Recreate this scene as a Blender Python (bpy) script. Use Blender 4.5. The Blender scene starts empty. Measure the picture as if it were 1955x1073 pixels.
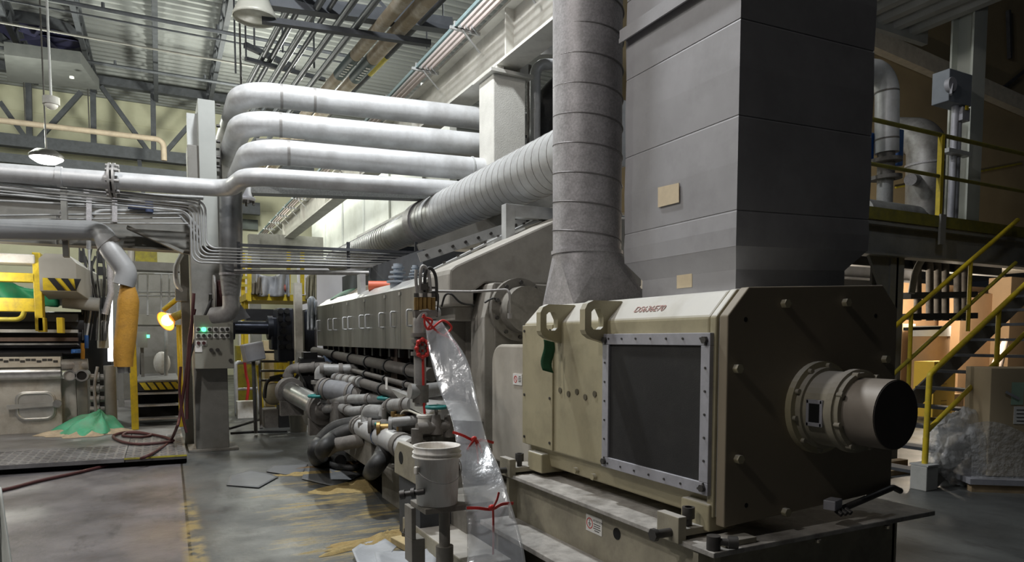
import bpy, math, random
from mathutils import Vector as V, Matrix
random.seed(7)
S = bpy.context.scene
COL = S.collection
# ---------------------------------------------------------------- camera
FPX, YAW, TILT, EYE = 1300.0, math.radians(27.3), math.radians(-3.7), 1.6
cam = bpy.data.objects.new('camera', bpy.data.cameras.new('camera')); COL.objects.link(cam)
cam.data.sensor_width = 36.0; cam.data.lens = 36.0 * FPX / 1955.0
cam.data.shift_y = (732.0 - 536.5) / 1955.0
cam.data.clip_end = 200
cam.location = (0, 0, EYE)
cam.rotation_euler = (math.radians(90) + TILT, 0, -YAW)
S.camera = cam
# ---------------------------------------------------------------- world, exposure
w = bpy.data.worlds.new('World'); S.world = w; w.use_nodes = True
w.node_tree.nodes['Background'].inputs[0].default_value = (0.75, 0.85, 1.0, 1)
w.node_tree.nodes['Background'].inputs[1].default_value = 0.006
S.view_settings.view_transform = 'Standard'; S.view_settings.look = 'None'
S.view_settings.gamma = 1; S.view_settings.use_curve_mapping = False
S.view_settings.exposure = 0.0
# ---------------------------------------------------------------- the plant's lamps and a few added fill lamps
def lamp(name, loc, power, col=(1, .97, .90), size=.5, aim=None, spot=None):
    if spot:
        l = bpy.data.lights.new(name, 'SPOT'); l.spot_size = math.radians(spot); l.spot_blend = .5; l.shadow_soft_size = size / 2
    elif aim:
        l = bpy.data.lights.new(name, 'AREA'); l.shape = 'DISK'; l.size = size
    else:
        l = bpy.data.lights.new(name, 'POINT'); l.shadow_soft_size = size / 2
    l.energy = power; l.color = col
    o = bpy.data.objects.new(name, l); COL.objects.link(o); o.location = loc
    if aim: o.rotation_euler = (V(aim) - V(loc)).to_track_quat('-Z', 'Y').to_euler()
    return o
lamp('high_bay_light', (-5.4, 1.50, 8.2), 580, (1, .95, .90), .25)                      # over the aisle, left of the camera
lamp('high_bay_light', (-3.2, 4.7, 8.2), 640, (1, .96, .92), .4)                       # next one along the aisle
lamp('high_bay_light', (1.2, 6.8, 8.3), 470, (.95, .98, 1), .5, aim=(1.6, 8.5, 0))     # above the pipes
lamp('high_bay_light', (6.6, 12.5, 8.6), 260, (.95, 1, .95), .6)
lamp('high_bay_light', (-6.5, 12, 8.3), 420, (1, .98, .92), .6)
lamp('high_bay_light', (-3.2, 23.0, 7.2), 800, (.97, 1, .88), .6)
lamp('high_bay_light', (3.0, 24.0, 8.0), 1100, (.98, 1, .88), .6)
lamp('high_bay_light', (-12, 22.0, 8.0), 650, (.97, 1, .88), .6)
lamp('high_bay_light', (3.6, 17.5, 8.0), 620, (.97, 1, .94), .6)  # added fill lamp, brightens the white sheet curtain
lamp('far_fill_light', (1.4, 18.5, 5.6), 230, (1, .99, .92), .4)  # added fill lamp, brightens the far centre
lamp('machine_light', (-2.4, 11.7, 2.4), 60, (1, .93, .82), .3)
lamp('store_light', (14.8, 8.5, 2.4), 330, (1, .86, .68), .5)
lamp('store_light', (10.6, 8.2, 2.4), 110, (1, .86, .68), .5)
lamp('store_light', (12.0, 17.0, 3.2), 140, (1, .95, .85), .5)
lamp('deck_fill_light', (6.2, 2.9, 5.2), 48, (.9, .95, 1), .5)  # added fill lamp, brightens the mezzanine and the carton
# ---------------------------------------------------------------- camera geometry: a photo pixel to a world point on a given plane
_h = V((math.sin(YAW), math.cos(YAW), 0)); _R = V((math.cos(YAW), -math.sin(YAW), 0)); _Z = V((0, 0, 1))
_F = _h * math.cos(TILT) + _Z * math.sin(TILT); _U = _R.cross(_F); _C = V((0, 0, EYE))
def at(px, py, x=None, y=None, z=None, d=None):
    r = _F + _R * ((px - 977.5) / FPX) + _U * ((732.0 - py) / FPX)
    if d is not None: t = d
    elif x is not None: t = x / r.x
    elif y is not None: t = y / r.y
    else: t = (z - EYE) / r.z
    return _C + r * t
# ---------------------------------------------------------------- materials
MATS = {}
def mat(name, col, rough=.6, metal=0.0, var=.18, scale=5.0, dirt=None, dscale=2.0, damt=.5, bump=0.0, bscale=60.0, stretch=None, spec=.5, emit=None, estr=0, dust=None):
    """painted or bare surface: base colour with mottled variation, optional grime colour, optional fine bump"""
    if name in MATS: return MATS[name]
    m = bpy.data.materials.new(name); m.use_nodes = True; nt = m.node_tree; N = nt.nodes; L = nt.links
    b = N['Principled BSDF']
    b.inputs['Roughness'].default_value = rough; b.inputs['Metallic'].default_value = metal
    b.inputs['Specular IOR Level'].default_value = spec
    tc = N.new('ShaderNodeTexCoord'); mp = N.new('ShaderNodeMapping'); L.new(tc.outputs['Object'], mp.inputs[0])
    if stretch: mp.inputs['Scale'].default_value = stretch
    n1 = N.new('ShaderNodeTexNoise'); n1.inputs['Scale'].default_value = scale; n1.inputs['Detail'].default_value = 6; n1.inputs['Roughness'].default_value = .62
    L.new(mp.outputs[0], n1.inputs[0])
    r1 = N.new('ShaderNodeValToRGB'); c = r1.color_ramp
    c.elements[0].position = .3; c.elements[1].position = .72
    c.elements[0].color = tuple(max(0, v * (1 - var)) for v in col) + (1,)
    c.elements[1].color = tuple(min(1, v * (1 + var * .7)) for v in col) + (1,)
    L.new(n1.outputs['Fac'], r1.inputs[0]); out = r1.outputs[0]
    if dirt:
        n2 = N.new('ShaderNodeTexNoise'); n2.inputs['Scale'].default_value = dscale; n2.inputs['Detail'].default_value = 9; n2.inputs['Roughness'].default_value = .7
        L.new(mp.outputs[0], n2.inputs[0])
        r2 = N.new('ShaderNodeValToRGB'); r2.color_ramp.elements[0].position = .46; r2.color_ramp.elements[1].position = .70
        r2.color_ramp.elements[0].color = (0, 0, 0, 1); r2.color_ramp.elements[1].color = (damt, damt, damt, 1)
        L.new(n2.outputs['Fac'], r2.inputs[0])
        mx = N.new('ShaderNodeMixRGB'); mx.inputs[2].default_value = tuple(dirt) + (1,)
        L.new(r2.outputs[0], mx.inputs[0]); L.new(out, mx.inputs[1]); out = mx.outputs[0]
    if dust:      # pale dust settled on faces that look up
        ge = N.new('ShaderNodeNewGeometry'); sp = N.new('ShaderNodeSeparateXYZ'); L.new(ge.outputs['True Normal'], sp.inputs[0])
        dm = N.new('ShaderNodeMapRange'); L.new(sp.outputs[2], dm.inputs[0]); dm.inputs[1].default_value = .35; dm.inputs[2].default_value = .75; dm.inputs[4].default_value = .8
        dn = N.new('ShaderNodeMapRange'); L.new(n1.outputs['Fac'], dn.inputs[0]); dn.inputs[1].default_value = .3; dn.inputs[2].default_value = .55; dn.inputs[3].default_value = .55
        dx = N.new('ShaderNodeMath'); dx.operation = 'MULTIPLY'; L.new(dm.outputs[0], dx.inputs[0]); L.new(dn.outputs[0], dx.inputs[1])
        md = N.new('ShaderNodeMixRGB'); md.inputs[2].default_value = tuple(dust) + (1,); L.new(dx.outputs[0], md.inputs[0]); L.new(out, md.inputs[1]); out = md.outputs[0]
    L.new(out, b.inputs['Base Color'])
    mr = N.new('ShaderNodeMapRange'); mr.inputs['To Min'].default_value = max(.05, rough - .1); mr.inputs['To Max'].default_value = min(1, rough + .12)
    L.new(n1.outputs['Fac'], mr.inputs[0]); L.new(mr.outputs[0], b.inputs['Roughness'])
    if bump:
        n3 = N.new('ShaderNodeTexNoise'); n3.inputs['Scale'].default_value = bscale; n3.inputs['Detail'].default_value = 4
        L.new(mp.outputs[0], n3.inputs[0])
        bp = N.new('ShaderNodeBump'); bp.inputs['Strength'].default_value = bump; bp.inputs['Distance'].default_value = .01
        L.new(n3.outputs['Fac'], bp.inputs['Height']); L.new(bp.outputs[0], b.inputs['Normal'])
    if emit:
        b.inputs['Emission Color'].default_value = tuple(emit) + (1,); b.inputs['Emission Strength'].default_value = estr
    MATS[name] = m
    return m
def film_mat(name, tint=(.85, .87, .9), alpha=.4, rough=.12, bump=.5, bscale=7, stretch=(1, 1, 1)):
    """clear plastic sheet: mostly see-through, a milky share and a glossy share"""
    m = bpy.data.materials.new(name); m.use_nodes = True; nt = m.node_tree; N = nt.nodes; L = nt.links
    N.remove(N['Principled BSDF']); out = N['Material Output']
    tr = N.new('ShaderNodeBsdfTransparent'); tr.inputs[0].default_value = (.96, .97, .98, 1)
    df = N.new('ShaderNodeBsdfDiffuse'); df.inputs[0].default_value = tuple(tint) + (1,)
    tl = N.new('ShaderNodeBsdfTranslucent'); tl.inputs[0].default_value = tuple(tint) + (1,)
    gl = N.new('ShaderNodeBsdfGlossy'); gl.inputs['Roughness'].default_value = rough
    tc = N.new('ShaderNodeTexCoord'); n3 = N.new('ShaderNodeTexNoise'); n3.inputs['Scale'].default_value = bscale; n3.inputs['Detail'].default_value = 5
    mp = N.new('ShaderNodeMapping'); mp.inputs['Scale'].default_value = stretch; L.new(tc.outputs['Object'], mp.inputs[0]); L.new(mp.outputs[0], n3.inputs[0])
    bp = N.new('ShaderNodeBump'); bp.inputs['Strength'].default_value = bump; bp.inputs['Distance'].default_value = .05
    L.new(n3.outputs['Fac'], bp.inputs['Height'])
    for s in (df, gl, tl): L.new(bp.outputs[0], s.inputs['Normal'])
    a = N.new('ShaderNodeMixShader'); a.inputs[0].default_value = .4; L.new(df.outputs[0], a.inputs[1]); L.new(tl.outputs[0], a.inputs[2])
    b = N.new('ShaderNodeMixShader'); b.inputs[0].default_value = alpha; L.new(tr.outputs[0], b.inputs[1]); L.new(a.outputs[0], b.inputs[2])
    lw0 = N.new('ShaderNodeLayerWeight'); lw0.inputs[0].default_value = .35; L.new(bp.outputs[0], lw0.inputs['Normal'])
    lw = N.new('ShaderNodeMapRange'); L.new(lw0.outputs['Facing'], lw.inputs[0]); lw.inputs[3].default_value = .05; lw.inputs[4].default_value = .30
    c = N.new('ShaderNodeMixShader'); L.new(lw.outputs[0], c.inputs[0]); L.new(b.outputs[0], c.inputs[1]); L.new(gl.outputs[0], c.inputs[2])
    L.new(c.outputs[0], out.inputs[0]); MATS[name] = m
    return m
GRIME = (.045, .04, .033)
m_cream = mat('cream_paint', (.43, .385, .25), .45, 0, .10, 3, (.20, .175, .12), 3.5, .45, dust=(.74, .74, .72))  # dust tone also carries the bright gloss of the motor chamfer
m_base = mat('dusty_cream_paint', (.36, .33, .25), .65, 0, .2, 6, (.16, .145, .12), 4, .6, dust=(.50, .48, .45))
m_plate = mat('end_plate_paint', (.27, .225, .16), .55, 0, .12, 3, (.16, .14, .10), 3, .4)
m_dusttop = mat('dusty_steel', (.44, .42, .39), .8, 0, .35, 9, (.15, .135, .11), 5, .7, .2, 120)
m_gear = mat('grey_cream_paint', (.42, .40, .36), .6, 0, .12, 4, (.19, .17, .14), 3, .5)
m_gearD = mat('grimy_grey_paint', (.27, .255, .225), .65, 0, .2, 5, (.10, .09, .075), 3, .7)
m_galv = mat('galvanised_sheet', (.50, .485, .50), .5, .3, .30, 70, (.22, .21, .21), 9, .5)
m_galvL = mat('galvanised_bright', (.52, .53, .53), .42, .25, .15, 9, (.34, .33, .32), 4, .35)
m_duct = mat('duct_grey_paint', (.35, .345, .36), .55, .1, .10, 3, (.22, .215, .22), 2.2, .5)
m_insul = mat('pipe_jacket', (.62, .63, .64), .42, .15, .12, 6, (.32, .31, .30), 2.6, .5, .12, 160)
m_steelpipe = mat('dull_steel_pipe', (.40, .39, .38), .5, .45, .2, 8, (.17, .15, .13), 5, .6)
m_dusty = mat('dusty_dark_pipe', (.20, .185, .17), .75, .1, .3, 8, GRIME, 5, .6)
m_pvc = mat('grey_plastic_pipe', (.31, .31, .305), .45, 0, .2, 8, (.11, .10, .085), 5, .7)
m_cond = mat('dusty_conduit', (.36, .365, .365), .5, .2, .2, 9)
m_colm = mat('grey_column_paint', (.235, .23, .21), .6, 0, .14, 3, (.14, .13, .11), 2.5, .6)
m_beam = mat('cream_beam_paint', (.66, .65, .60), .55, 0, .10, 3, (.36, .34, .30), 2.2, .5)
m_beamD = mat('dark_steelwork', (.075, .08, .09), .7, .2, .3, 6)
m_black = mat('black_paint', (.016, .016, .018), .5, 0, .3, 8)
m_rubber = mat('black_rubber', (.025, .025, .025), .55, 0, .3, 10, (.12, .11, .10), 6, .35)
m_pipeL = mat('pale_grey_pipe_paint', (.40, .405, .41), .45, .1, .18, 6, (.19, .185, .18), 3, .6)
m_yelS = mat('shaded_yellow', (.20, .18, .03), .6, 0, .25, 8, (.09, .085, .05), 6, .6)  # yellow with the mezzanine's shade darkened into the colour
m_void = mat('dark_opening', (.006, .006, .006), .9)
m_yellow = mat('safety_yellow', (.62, .46, .02), .5, 0, .15, 6, (.16, .13, .05), 5, .6)
m_yelD = mat('grimy_yellow', (.42, .36, .035), .55, 0, .2, 8, (.14, .13, .06), 6, .7)
m_orange = mat('orange_hose_cloth', (.55, .28, .035), .75, 0, .2, 9, (.24, .13, .04), 4, .5, .3, 50)
m_red = mat('red_plastic', (.60, .035, .03), .4, 0, .15, 8)
m_redhose = mat('dark_red_hose', (.075, .022, .022), .55, 0, .2, 8)
m_white = mat('white_plastic', (.86, .84, .79), .45, 0, .06, 8, (.42, .34, .24), 7, .55)
m_paper = mat('paper', (.80, .79, .76), .8, 0, .05)
m_tape = mat('masking_paper', (.66, .55, .38), .8, 0, .08, 20)
m_steel = mat('bright_steel', (.60, .60, .59), .32, .9, .2, 10)
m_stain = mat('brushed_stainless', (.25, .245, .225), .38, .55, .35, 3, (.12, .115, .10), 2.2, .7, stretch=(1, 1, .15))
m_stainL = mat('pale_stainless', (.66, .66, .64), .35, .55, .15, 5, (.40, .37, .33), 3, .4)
m_bolt = mat('dark_bolt', (.10, .095, .09), .5, .6, .2, 20)
m_brass = mat('old_brass', (.34, .22, .08), .45, .7, .3, 15)
m_alu = mat('grey_frame_paint', (.44, .44, .48), .5, .2, .12, 8, (.26, .26, .28), 9, .5)
m_screen = mat('dark_filter_mat', (.018, .0175, .0175), .75, 0, .25, 9, (.04, .038, .036), 4, .5, .2, 300)
m_green = mat('green_tarp', (.02, .26, .13), .6, 0, .2, 5, (.10, .16, .09), 4, .5)
m_strap = mat('green_strap', (.015, .09, .035), .7, 0, .2, 12)
m_tarp = mat('grey_tarp', (.34, .35, .37), .55, 0, .25, 4, (.16, .14, .11), 2.5, .6)
m_blue = mat('blue_paint', (.02, .09, .30), .5, 0, .2, 8)
m_card = mat('brown_cardboard', (.42, .29, .17), .85, 0, .10, 4, (.30, .20, .11), 2, .4)
m_cardO = mat('orange_brown_board', (.52, .33, .18), .85, 0, .10, 2)
m_wood = mat('pallet_wood', (.36, .26, .15), .85, 0, .3, 8)
m_brown = mat('brown_oxide', (.10, .065, .05), .7, 0, .3, 8)
m_box = mat('grey_box_paint', (.31, .305, .26), .5, 0, .08, 6, (.26, .24, .20), 4, .4)
m_teal = mat('teal_handwheel', (.02, .20, .19), .5, 0, .2, 20)
m_lampon = mat('lit_lamp', (1, 1, 1), .5, emit=(1, .98, .93), estr=14)
m_worklamp = mat('lit_work_lamp', (1, .8, .5), .5, emit=(1, .72, .30), estr=9)
m_greenlit = mat('lit_green_button', (.1, .8, .3), .4, emit=(.1, 1, .4), estr=3)
m_film = film_mat('clear_film', (.84, .86, .90), .20, .16, .22, 7, (1, 1, .10))
m_wrap = film_mat('crumpled_wrap', (.72, .73, .74), .42, .18, .9, 14)
# ---------------------------------------------------------------- mesh builder
EACH = set('foot end_flange saddle plug_hole flange_bolt coupling plate_hole screw rivet rim_bolt cover_screw anchor_bolt tube_collar hinge cable_drop union_nut pipe_clamp jacket_seam busbar_bracket conduit_clamp pipe_band strut_clamp plate_bolt warning_stripe hazard_stripe valve_cluster flanged_pipe handle_ear lamp_foot fan_blade pipe_flange bearer unit_port timber tail band breather_cap shim_plate bracket block sleeve hose_clamp'.split())      # kinds of part whose every piece becomes an object of its own
class MB:
    def __init__(s): s.v = []; s.f = []; s.sm = []
    def add(s, vs, fs, smooth=False):
        k = len(s.v); s.v += [tuple(p) for p in vs]
        s.f += [tuple(i + k for i in f) for f in fs]; s.sm += [smooth] * len(fs)
        return s
    def box2(s, lo, hi):
        x0, x1 = sorted((lo[0], hi[0])); y0, y1 = sorted((lo[1], hi[1])); z0, z1 = sorted((lo[2], hi[2]))
        return s.add([(x0, y0, z0), (x1, y0, z0), (x1, y1, z0), (x0, y1, z0), (x0, y0, z1), (x1, y0, z1), (x1, y1, z1), (x0, y1, z1)],
                     [(0, 3, 2, 1), (4, 5, 6, 7), (0, 1, 5, 4), (1, 2, 6, 5), (2, 3, 7, 6), (3, 0, 4, 7)])
    def box(s, c, sz, rz=0.0, m=None):
        h = [v / 2 for v in sz]; R = m or Matrix.Rotation(rz, 3, 'Z')
        vs = [V(c) + R @ V((sx * h[0], sy * h[1], sz_ * h[2])) for sz_ in (-1, 1) for sx, sy in ((-1, -1), (1, -1), (1, 1), (-1, 1))]
        return s.add(vs, [(0, 3, 2, 1), (4, 5, 6, 7), (0, 1, 5, 4), (1, 2, 6, 5), (2, 3, 7, 6), (3, 0, 4, 7)])
    def bar(s, p0, p1, w, h, up=(0, 0, 1)):
        """rectangular bar from p0 to p1: h along up, w across"""
        p0 = V(p0); p1 = V(p1); d = (p1 - p0).normalized(); u = V(up)
        if abs(d.dot(u)) > .98: u = V((0, 1, 0))
        a = d.cross(u).normalized(); u = a.cross(d)
        vs = [p + a * (i * w / 2) + u * (j * h / 2) for p in (p0, p1) for i, j in ((-1, -1), (1, -1), (1, 1), (-1, 1))]
        return s.add(vs, [(0, 1, 2, 3), (7, 6, 5, 4), (0, 4, 5, 1), (1, 5, 6, 2), (2, 6, 7, 3), (3, 7, 4, 0)])
    def ibeam(s, p0, p1, h, w, tf=.025, tw=.015):
        p0 = V(p0); p1 = V(p1); z = V((0, 0, 1))
        s.bar(p0 + z * (h / 2 - tf / 2), p1 + z * (h / 2 - tf / 2), w, tf)
        s.bar(p0 - z * (h / 2 - tf / 2), p1 - z * (h / 2 - tf / 2), w, tf)
        return s.bar(p0, p1, tw, h - 2 * tf)
    def frame(s, d):
        d = V(d).normalized(); u = V((0, 0, 1)) if abs(d.z) < .95 else V((0, 1, 0))
        a = d.cross(u).normalized(); return d, a, a.cross(d)
    def cyl(s, p0, p1, r, r1=None, n=20, caps=True):
        p0 = V(p0); p1 = V(p1); r1 = r if r1 is None else r1; d, a, b = s.frame(p1 - p0)
        vs = []
        for p, q in ((p0, r), (p1, r1)):
            for i in range(n):
                t = 2 * math.pi * i / n; vs.append(p + a * (q * math.cos(t)) + b * (q * math.sin(t)))
        s.add(vs, [(i, (i + 1) % n, n + (i + 1) % n, n + i) for i in range(n)], True)
        if caps:
            s.add(vs[:n], [tuple(reversed(range(n)))]); s.add(vs[n:], [tuple(range(n))])
        return s
    def ring(s, p0, p1, r, ri, n=28):
        p0 = V(p0); p1 = V(p1); d, a, b = s.frame(p1 - p0); vs = []
        for p, q in ((p0, r), (p1, r), (p1, ri), (p0, ri)):
            for i in range(n):
                t = 2 * math.pi * i / n; vs.append(p + a * (q * math.cos(t)) + b * (q * math.sin(t)))
        for k in range(4):
            l = (k + 1) % 4
            s.add(vs, [], False) if False else None
            s.add([vs[k * n + i] for i in range(n)] + [vs[l * n + i] for i in range(n)], [(i, (i + 1) % n, n + (i + 1) % n, n + i) for i in range(n)], k in (0, 2))
        return s
    def tube(s, pts, r, n=12, caps=True, rf=None):
        pts = [V(p) for p in pts]; m = len(pts); vs = []
        t0 = (pts[1] - pts[0]).normalized(); _, a, b = s.frame(t0); prev = t0
        for i, p in enumerate(pts):
            t = ((pts[min(i + 1, m - 1)] - p).normalized() + (p - pts[max(i - 1, 0)]).normalized())
            t = t.normalized() if t.length > 1e-6 else prev
            ax = prev.cross(t)
            if ax.length > 1e-7:
                q = Matrix.Rotation(prev.angle(t), 3, ax.normalized()); a = q @ a; b = q @ b
            prev = t
            rr = rf(i / (m - 1)) * r if rf else r
            for j in range(n):
                th = 2 * math.pi * j / n; vs.append(p + a * (rr * math.cos(th)) + b * (rr * math.sin(th)))
        fs = [(i * n + j, i * n + (j + 1) % n, (i + 1) * n + (j + 1) % n, (i + 1) * n + j) for i in range(m - 1) for j in range(n)]
        s.add(vs, fs, True)
        if caps: s.add(vs[:n], [tuple(reversed(range(n)))]); s.add(vs[-n:], [tuple(range(n))])
        return s
    def prism(s, poly, lo, hi, plane='xz'):
        def pt(a, b, c):
            return {'xz': (a, c, b), 'yz': (c, a, b), 'xy': (a, b, c)}[plane]
        n = len(poly); vs = [pt(a, b, lo) for a, b in poly] + [pt(a, b, hi) for a, b in poly]
        s.add(vs, [tuple(range(n)), tuple(reversed(range(n, 2 * n)))] + [(i, n + i, n + (i + 1) % n, (i + 1) % n) for i in range(n)])
        return s
    def loft(s, rings, smooth=False, caps=True):
        n = len(rings[0]); vs = [p for r in rings for p in r]
        s.add(vs, [(i * n + j, i * n + (j + 1) % n, (i + 1) * n + (j + 1) % n, (i + 1) * n + j) for i in range(len(rings) - 1) for j in range(n)], smooth)
        if caps: s.add(rings[0], [tuple(reversed(range(n)))]); s.add(rings[-1], [tuple(range(n))])
        return s
    def lathe(s, prof, o, axis=(0, 0, 1), n=28):
        d, a, b = s.frame(axis); o = V(o); vs = []
        for r, h in prof:
            for j in range(n):
                t = 2 * math.pi * j / n; vs.append(o + d * h + a * (max(r, 1e-4) * math.cos(t)) + b * (max(r, 1e-4) * math.sin(t)))
        return s.add(vs, [(i * n + j, i * n + (j + 1) % n, (i + 1) * n + (j + 1) % n, (i + 1) * n + j) for i in range(len(prof) - 1) for j in range(n)], True)
    def sph(s, c, r, sc=(1, 1, 1), n=16, m=10):
        return s.lathe_s([(math.sin(math.pi * i / m), -math.cos(math.pi * i / m)) for i in range(m + 1)], c, r, sc, n)
    def lathe_s(s, prof, c, r, sc, n):
        vs = []
        for q, h in prof:
            for j in range(n):
                t = 2 * math.pi * j / n; vs.append((c[0] + r * sc[0] * max(q, 1e-3) * math.cos(t), c[1] + r * sc[1] * max(q, 1e-3) * math.sin(t), c[2] + r * sc[2] * h))
        return s.add(vs, [(i * n + j, i * n + (j + 1) % n, (i + 1) * n + (j + 1) % n, (i + 1) * n + j) for i in range(len(prof) - 1) for j in range(n)], True)
    def hexb(s, p0, p1, r): return s.cyl(p0, p1, r, n=6)
    def grid(s, nu, nv, fn, smooth=True):
        vs = [fn(i / nu, j / nv) for i in range(nu + 1) for j in range(nv + 1)]
        return s.add(vs, [(i * (nv + 1) + j, (i + 1) * (nv + 1) + j, (i + 1) * (nv + 1) + j + 1, i * (nv + 1) + j + 1) for i in range(nu) for j in range(nv)], smooth)
    def pieces(s):
        """the separate bodies in this builder, each as a builder of its own"""
        key = {}; par = list(range(len(s.v)))
        def find(i):
            while par[i] != i: par[i] = par[par[i]]; i = par[i]
            return i
        for i, p in enumerate(s.v):
            k = (round(p[0], 4), round(p[1], 4), round(p[2], 4))
            if k in key: par[find(i)] = find(key[k])
            else: key[k] = i
        for f in s.f:
            for j in f[1:]: par[find(j)] = find(f[0])
        g = {}
        for fi, f in enumerate(s.f): g.setdefault(find(f[0]), []).append(fi)
        bodies = []
        for fl in g.values():
            vs = [s.v[j] for fi in fl for j in s.f[fi]]
            bodies.append([fl, [min(v[a] for v in vs) - .002 for a in range(3)], [max(v[a] for v in vs) + .002 for a in range(3)]])
        done = False
        while not done:
            done = True
            for i in range(len(bodies)):
                for j in range(i + 1, len(bodies)):
                    A, B = bodies[i], bodies[j]
                    if all(A[1][a] <= B[2][a] and B[1][a] <= A[2][a] for a in range(3)):
                        A[0] += B[0]; A[1] = [min(x, y) for x, y in zip(A[1], B[1])]; A[2] = [max(x, y) for x, y in zip(A[2], B[2])]; bodies.pop(j); done = False; break
                if not done: break
        out = []
        for fl, _, _ in bodies:
            m_ = MB(); mp = {}
            for fi in fl:
                f = []
                for j in s.f[fi]:
                    if j not in mp: mp[j] = len(m_.v); m_.v.append(s.v[j])
                    f.append(mp[j])
                m_.f.append(tuple(f)); m_.sm.append(s.sm[fi])
            out.append(m_)
        return out
    def build(s, name, m, parent=None, **k):
        if name in EACH and parent is not None:
            return [q._build(name, m, parent, **k) for q in s.pieces()][0]
        return s._build(name, m, parent, **k)
    def _build(s, name, m, parent=None, bevel=0.0, solid=0.0, loc=None, kind=None):
        off = V((0, 0, 0)); q = parent
        while q is not None: off += V(q.location); q = q.parent
        if loc is not None: off = V(loc)
        me = bpy.data.meshes.new(name)
        me.from_pydata([(a - off.x, b - off.y, c - off.z) for a, b, c in s.v], [], s.f)
        me.polygons.foreach_set('use_smooth', s.sm); me.materials.append(m); me.update()
        o = bpy.data.objects.new(name, me); COL.objects.link(o)
        if parent is not None: o.parent = parent
        elif loc is not None: o.location = loc
        if solid:
            md = o.modifiers.new('thickness', 'SOLIDIFY'); md.thickness = solid; md.offset = 0
        if bevel:
            md = o.modifiers.new('bevel', 'BEVEL'); md.width = bevel; md.segments = 2; md.limit_method = 'ANGLE'; md.angle_limit = math.radians(40)
        if kind: o['kind'] = kind
        return o
def bend(pts, rad, n=8):
    """round the inner corners of a polyline"""
    pts = [V(p) for p in pts]; out = [pts[0]]
    for i in range(1, len(pts) - 1):
        p = pts[i]; a = pts[i - 1] - p; b = pts[i + 1] - p
        r = min(rad, a.length * .49, b.length * .49); ang = a.angle(b)
        if ang > math.pi - .02: out.append(p); continue
        t = min(rad / math.tan(ang / 2), a.length * .49, b.length * .49); p0 = p + a.normalized() * t; p1 = p + b.normalized() * t
        R = t * math.tan(ang / 2); c = p + (a.normalized() + b.normalized()).normalized() * (R / math.sin(ang / 2))
        u = p0 - c; w2 = p1 - c; th = u.angle(w2) if u.length > 1e-6 else 0
        for k in range(n + 1):
            f = k / n
            q = (u * math.sin((1 - f) * th) + w2 * math.sin(f * th)) / max(math.sin(th), 1e-6); out.append(c + q)
    out.append(pts[-1]); return out
def spline(pts, n=8):
    """smooth curve through the points"""
    P = [V(p) for p in pts]; P = [P[0] * 2 - P[1]] + P + [P[-1] * 2 - P[-2]]; out = []
    for i in range(1, len(P) - 2):
        for k in range(n):
            t = k / n
            out.append(.5 * ((2 * P[i]) + (P[i + 1] - P[i - 1]) * t + (2 * P[i - 1] - 5 * P[i] + 4 * P[i + 1] - P[i + 2]) * t * t + (3 * P[i] - P[i - 1] - 3 * P[i + 1] + P[i + 2]) * t ** 3))
    out.append(P[-2]); return out
def tag(o, label, cat, group=None):
    o['label'] = label; o['category'] = cat
    if group: o['group'] = group
    return o
def thing(name, label, cat, loc=(0, 0, 0), group=None):
    o = bpy.data.objects.new(name, None); COL.objects.link(o); o.location = loc; o.empty_display_size = .1
    return tag(o, label, cat, group)
def copy_tree(o, loc=None, label=None):
    def cp(a, par):
        c = a.copy(); COL.objects.link(c)
        if par: c.parent = par
        for ch in list(a.children): cp(ch, c)
        return c
    c = cp(o, None)
    if loc is not None: c.location = loc
    if label: c['label'] = label
    return c
def text(s, name, size, origin, xdir, ydir, m, parent, thick=.0006):
    """lettering as a thin raised mesh"""
    cu = bpy.data.curves.new(name, 'FONT'); cu.body = s; cu.size = size; cu.extrude = thick; cu.align_x = 'LEFT'
    o = bpy.data.objects.new(name, cu); COL.objects.link(o)
    me = bpy.data.meshes.new_from_object(o.evaluated_get(bpy.context.evaluated_depsgraph_get())); bpy.data.objects.remove(o)
    X = V(xdir).normalized(); Y = V(ydir).normalized(); Z = X.cross(Y)
    mt = Matrix((X, Y, Z)).transposed()
    b = MB(); b.add([V(origin) + mt @ v.co for v in me.vertices], [tuple(p.vertices) for p in me.polygons])
    return b.build(name, m, parent)
def pbox(px0, py0, px1, py1, y, dep):
    """box whose near face covers the photo rectangle on the plane at y"""
    c0 = at(px0, (py0 + py1) / 2, y=y); c1 = at(px1, (py0 + py1) / 2, y=y); pm = (px0 + px1) / 2
    z0 = at(pm, py1, y=y).z; z1 = at(pm, py0, y=y).z
    return (c0.x, y, z0), (c1.x, y + dep, z1)
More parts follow.
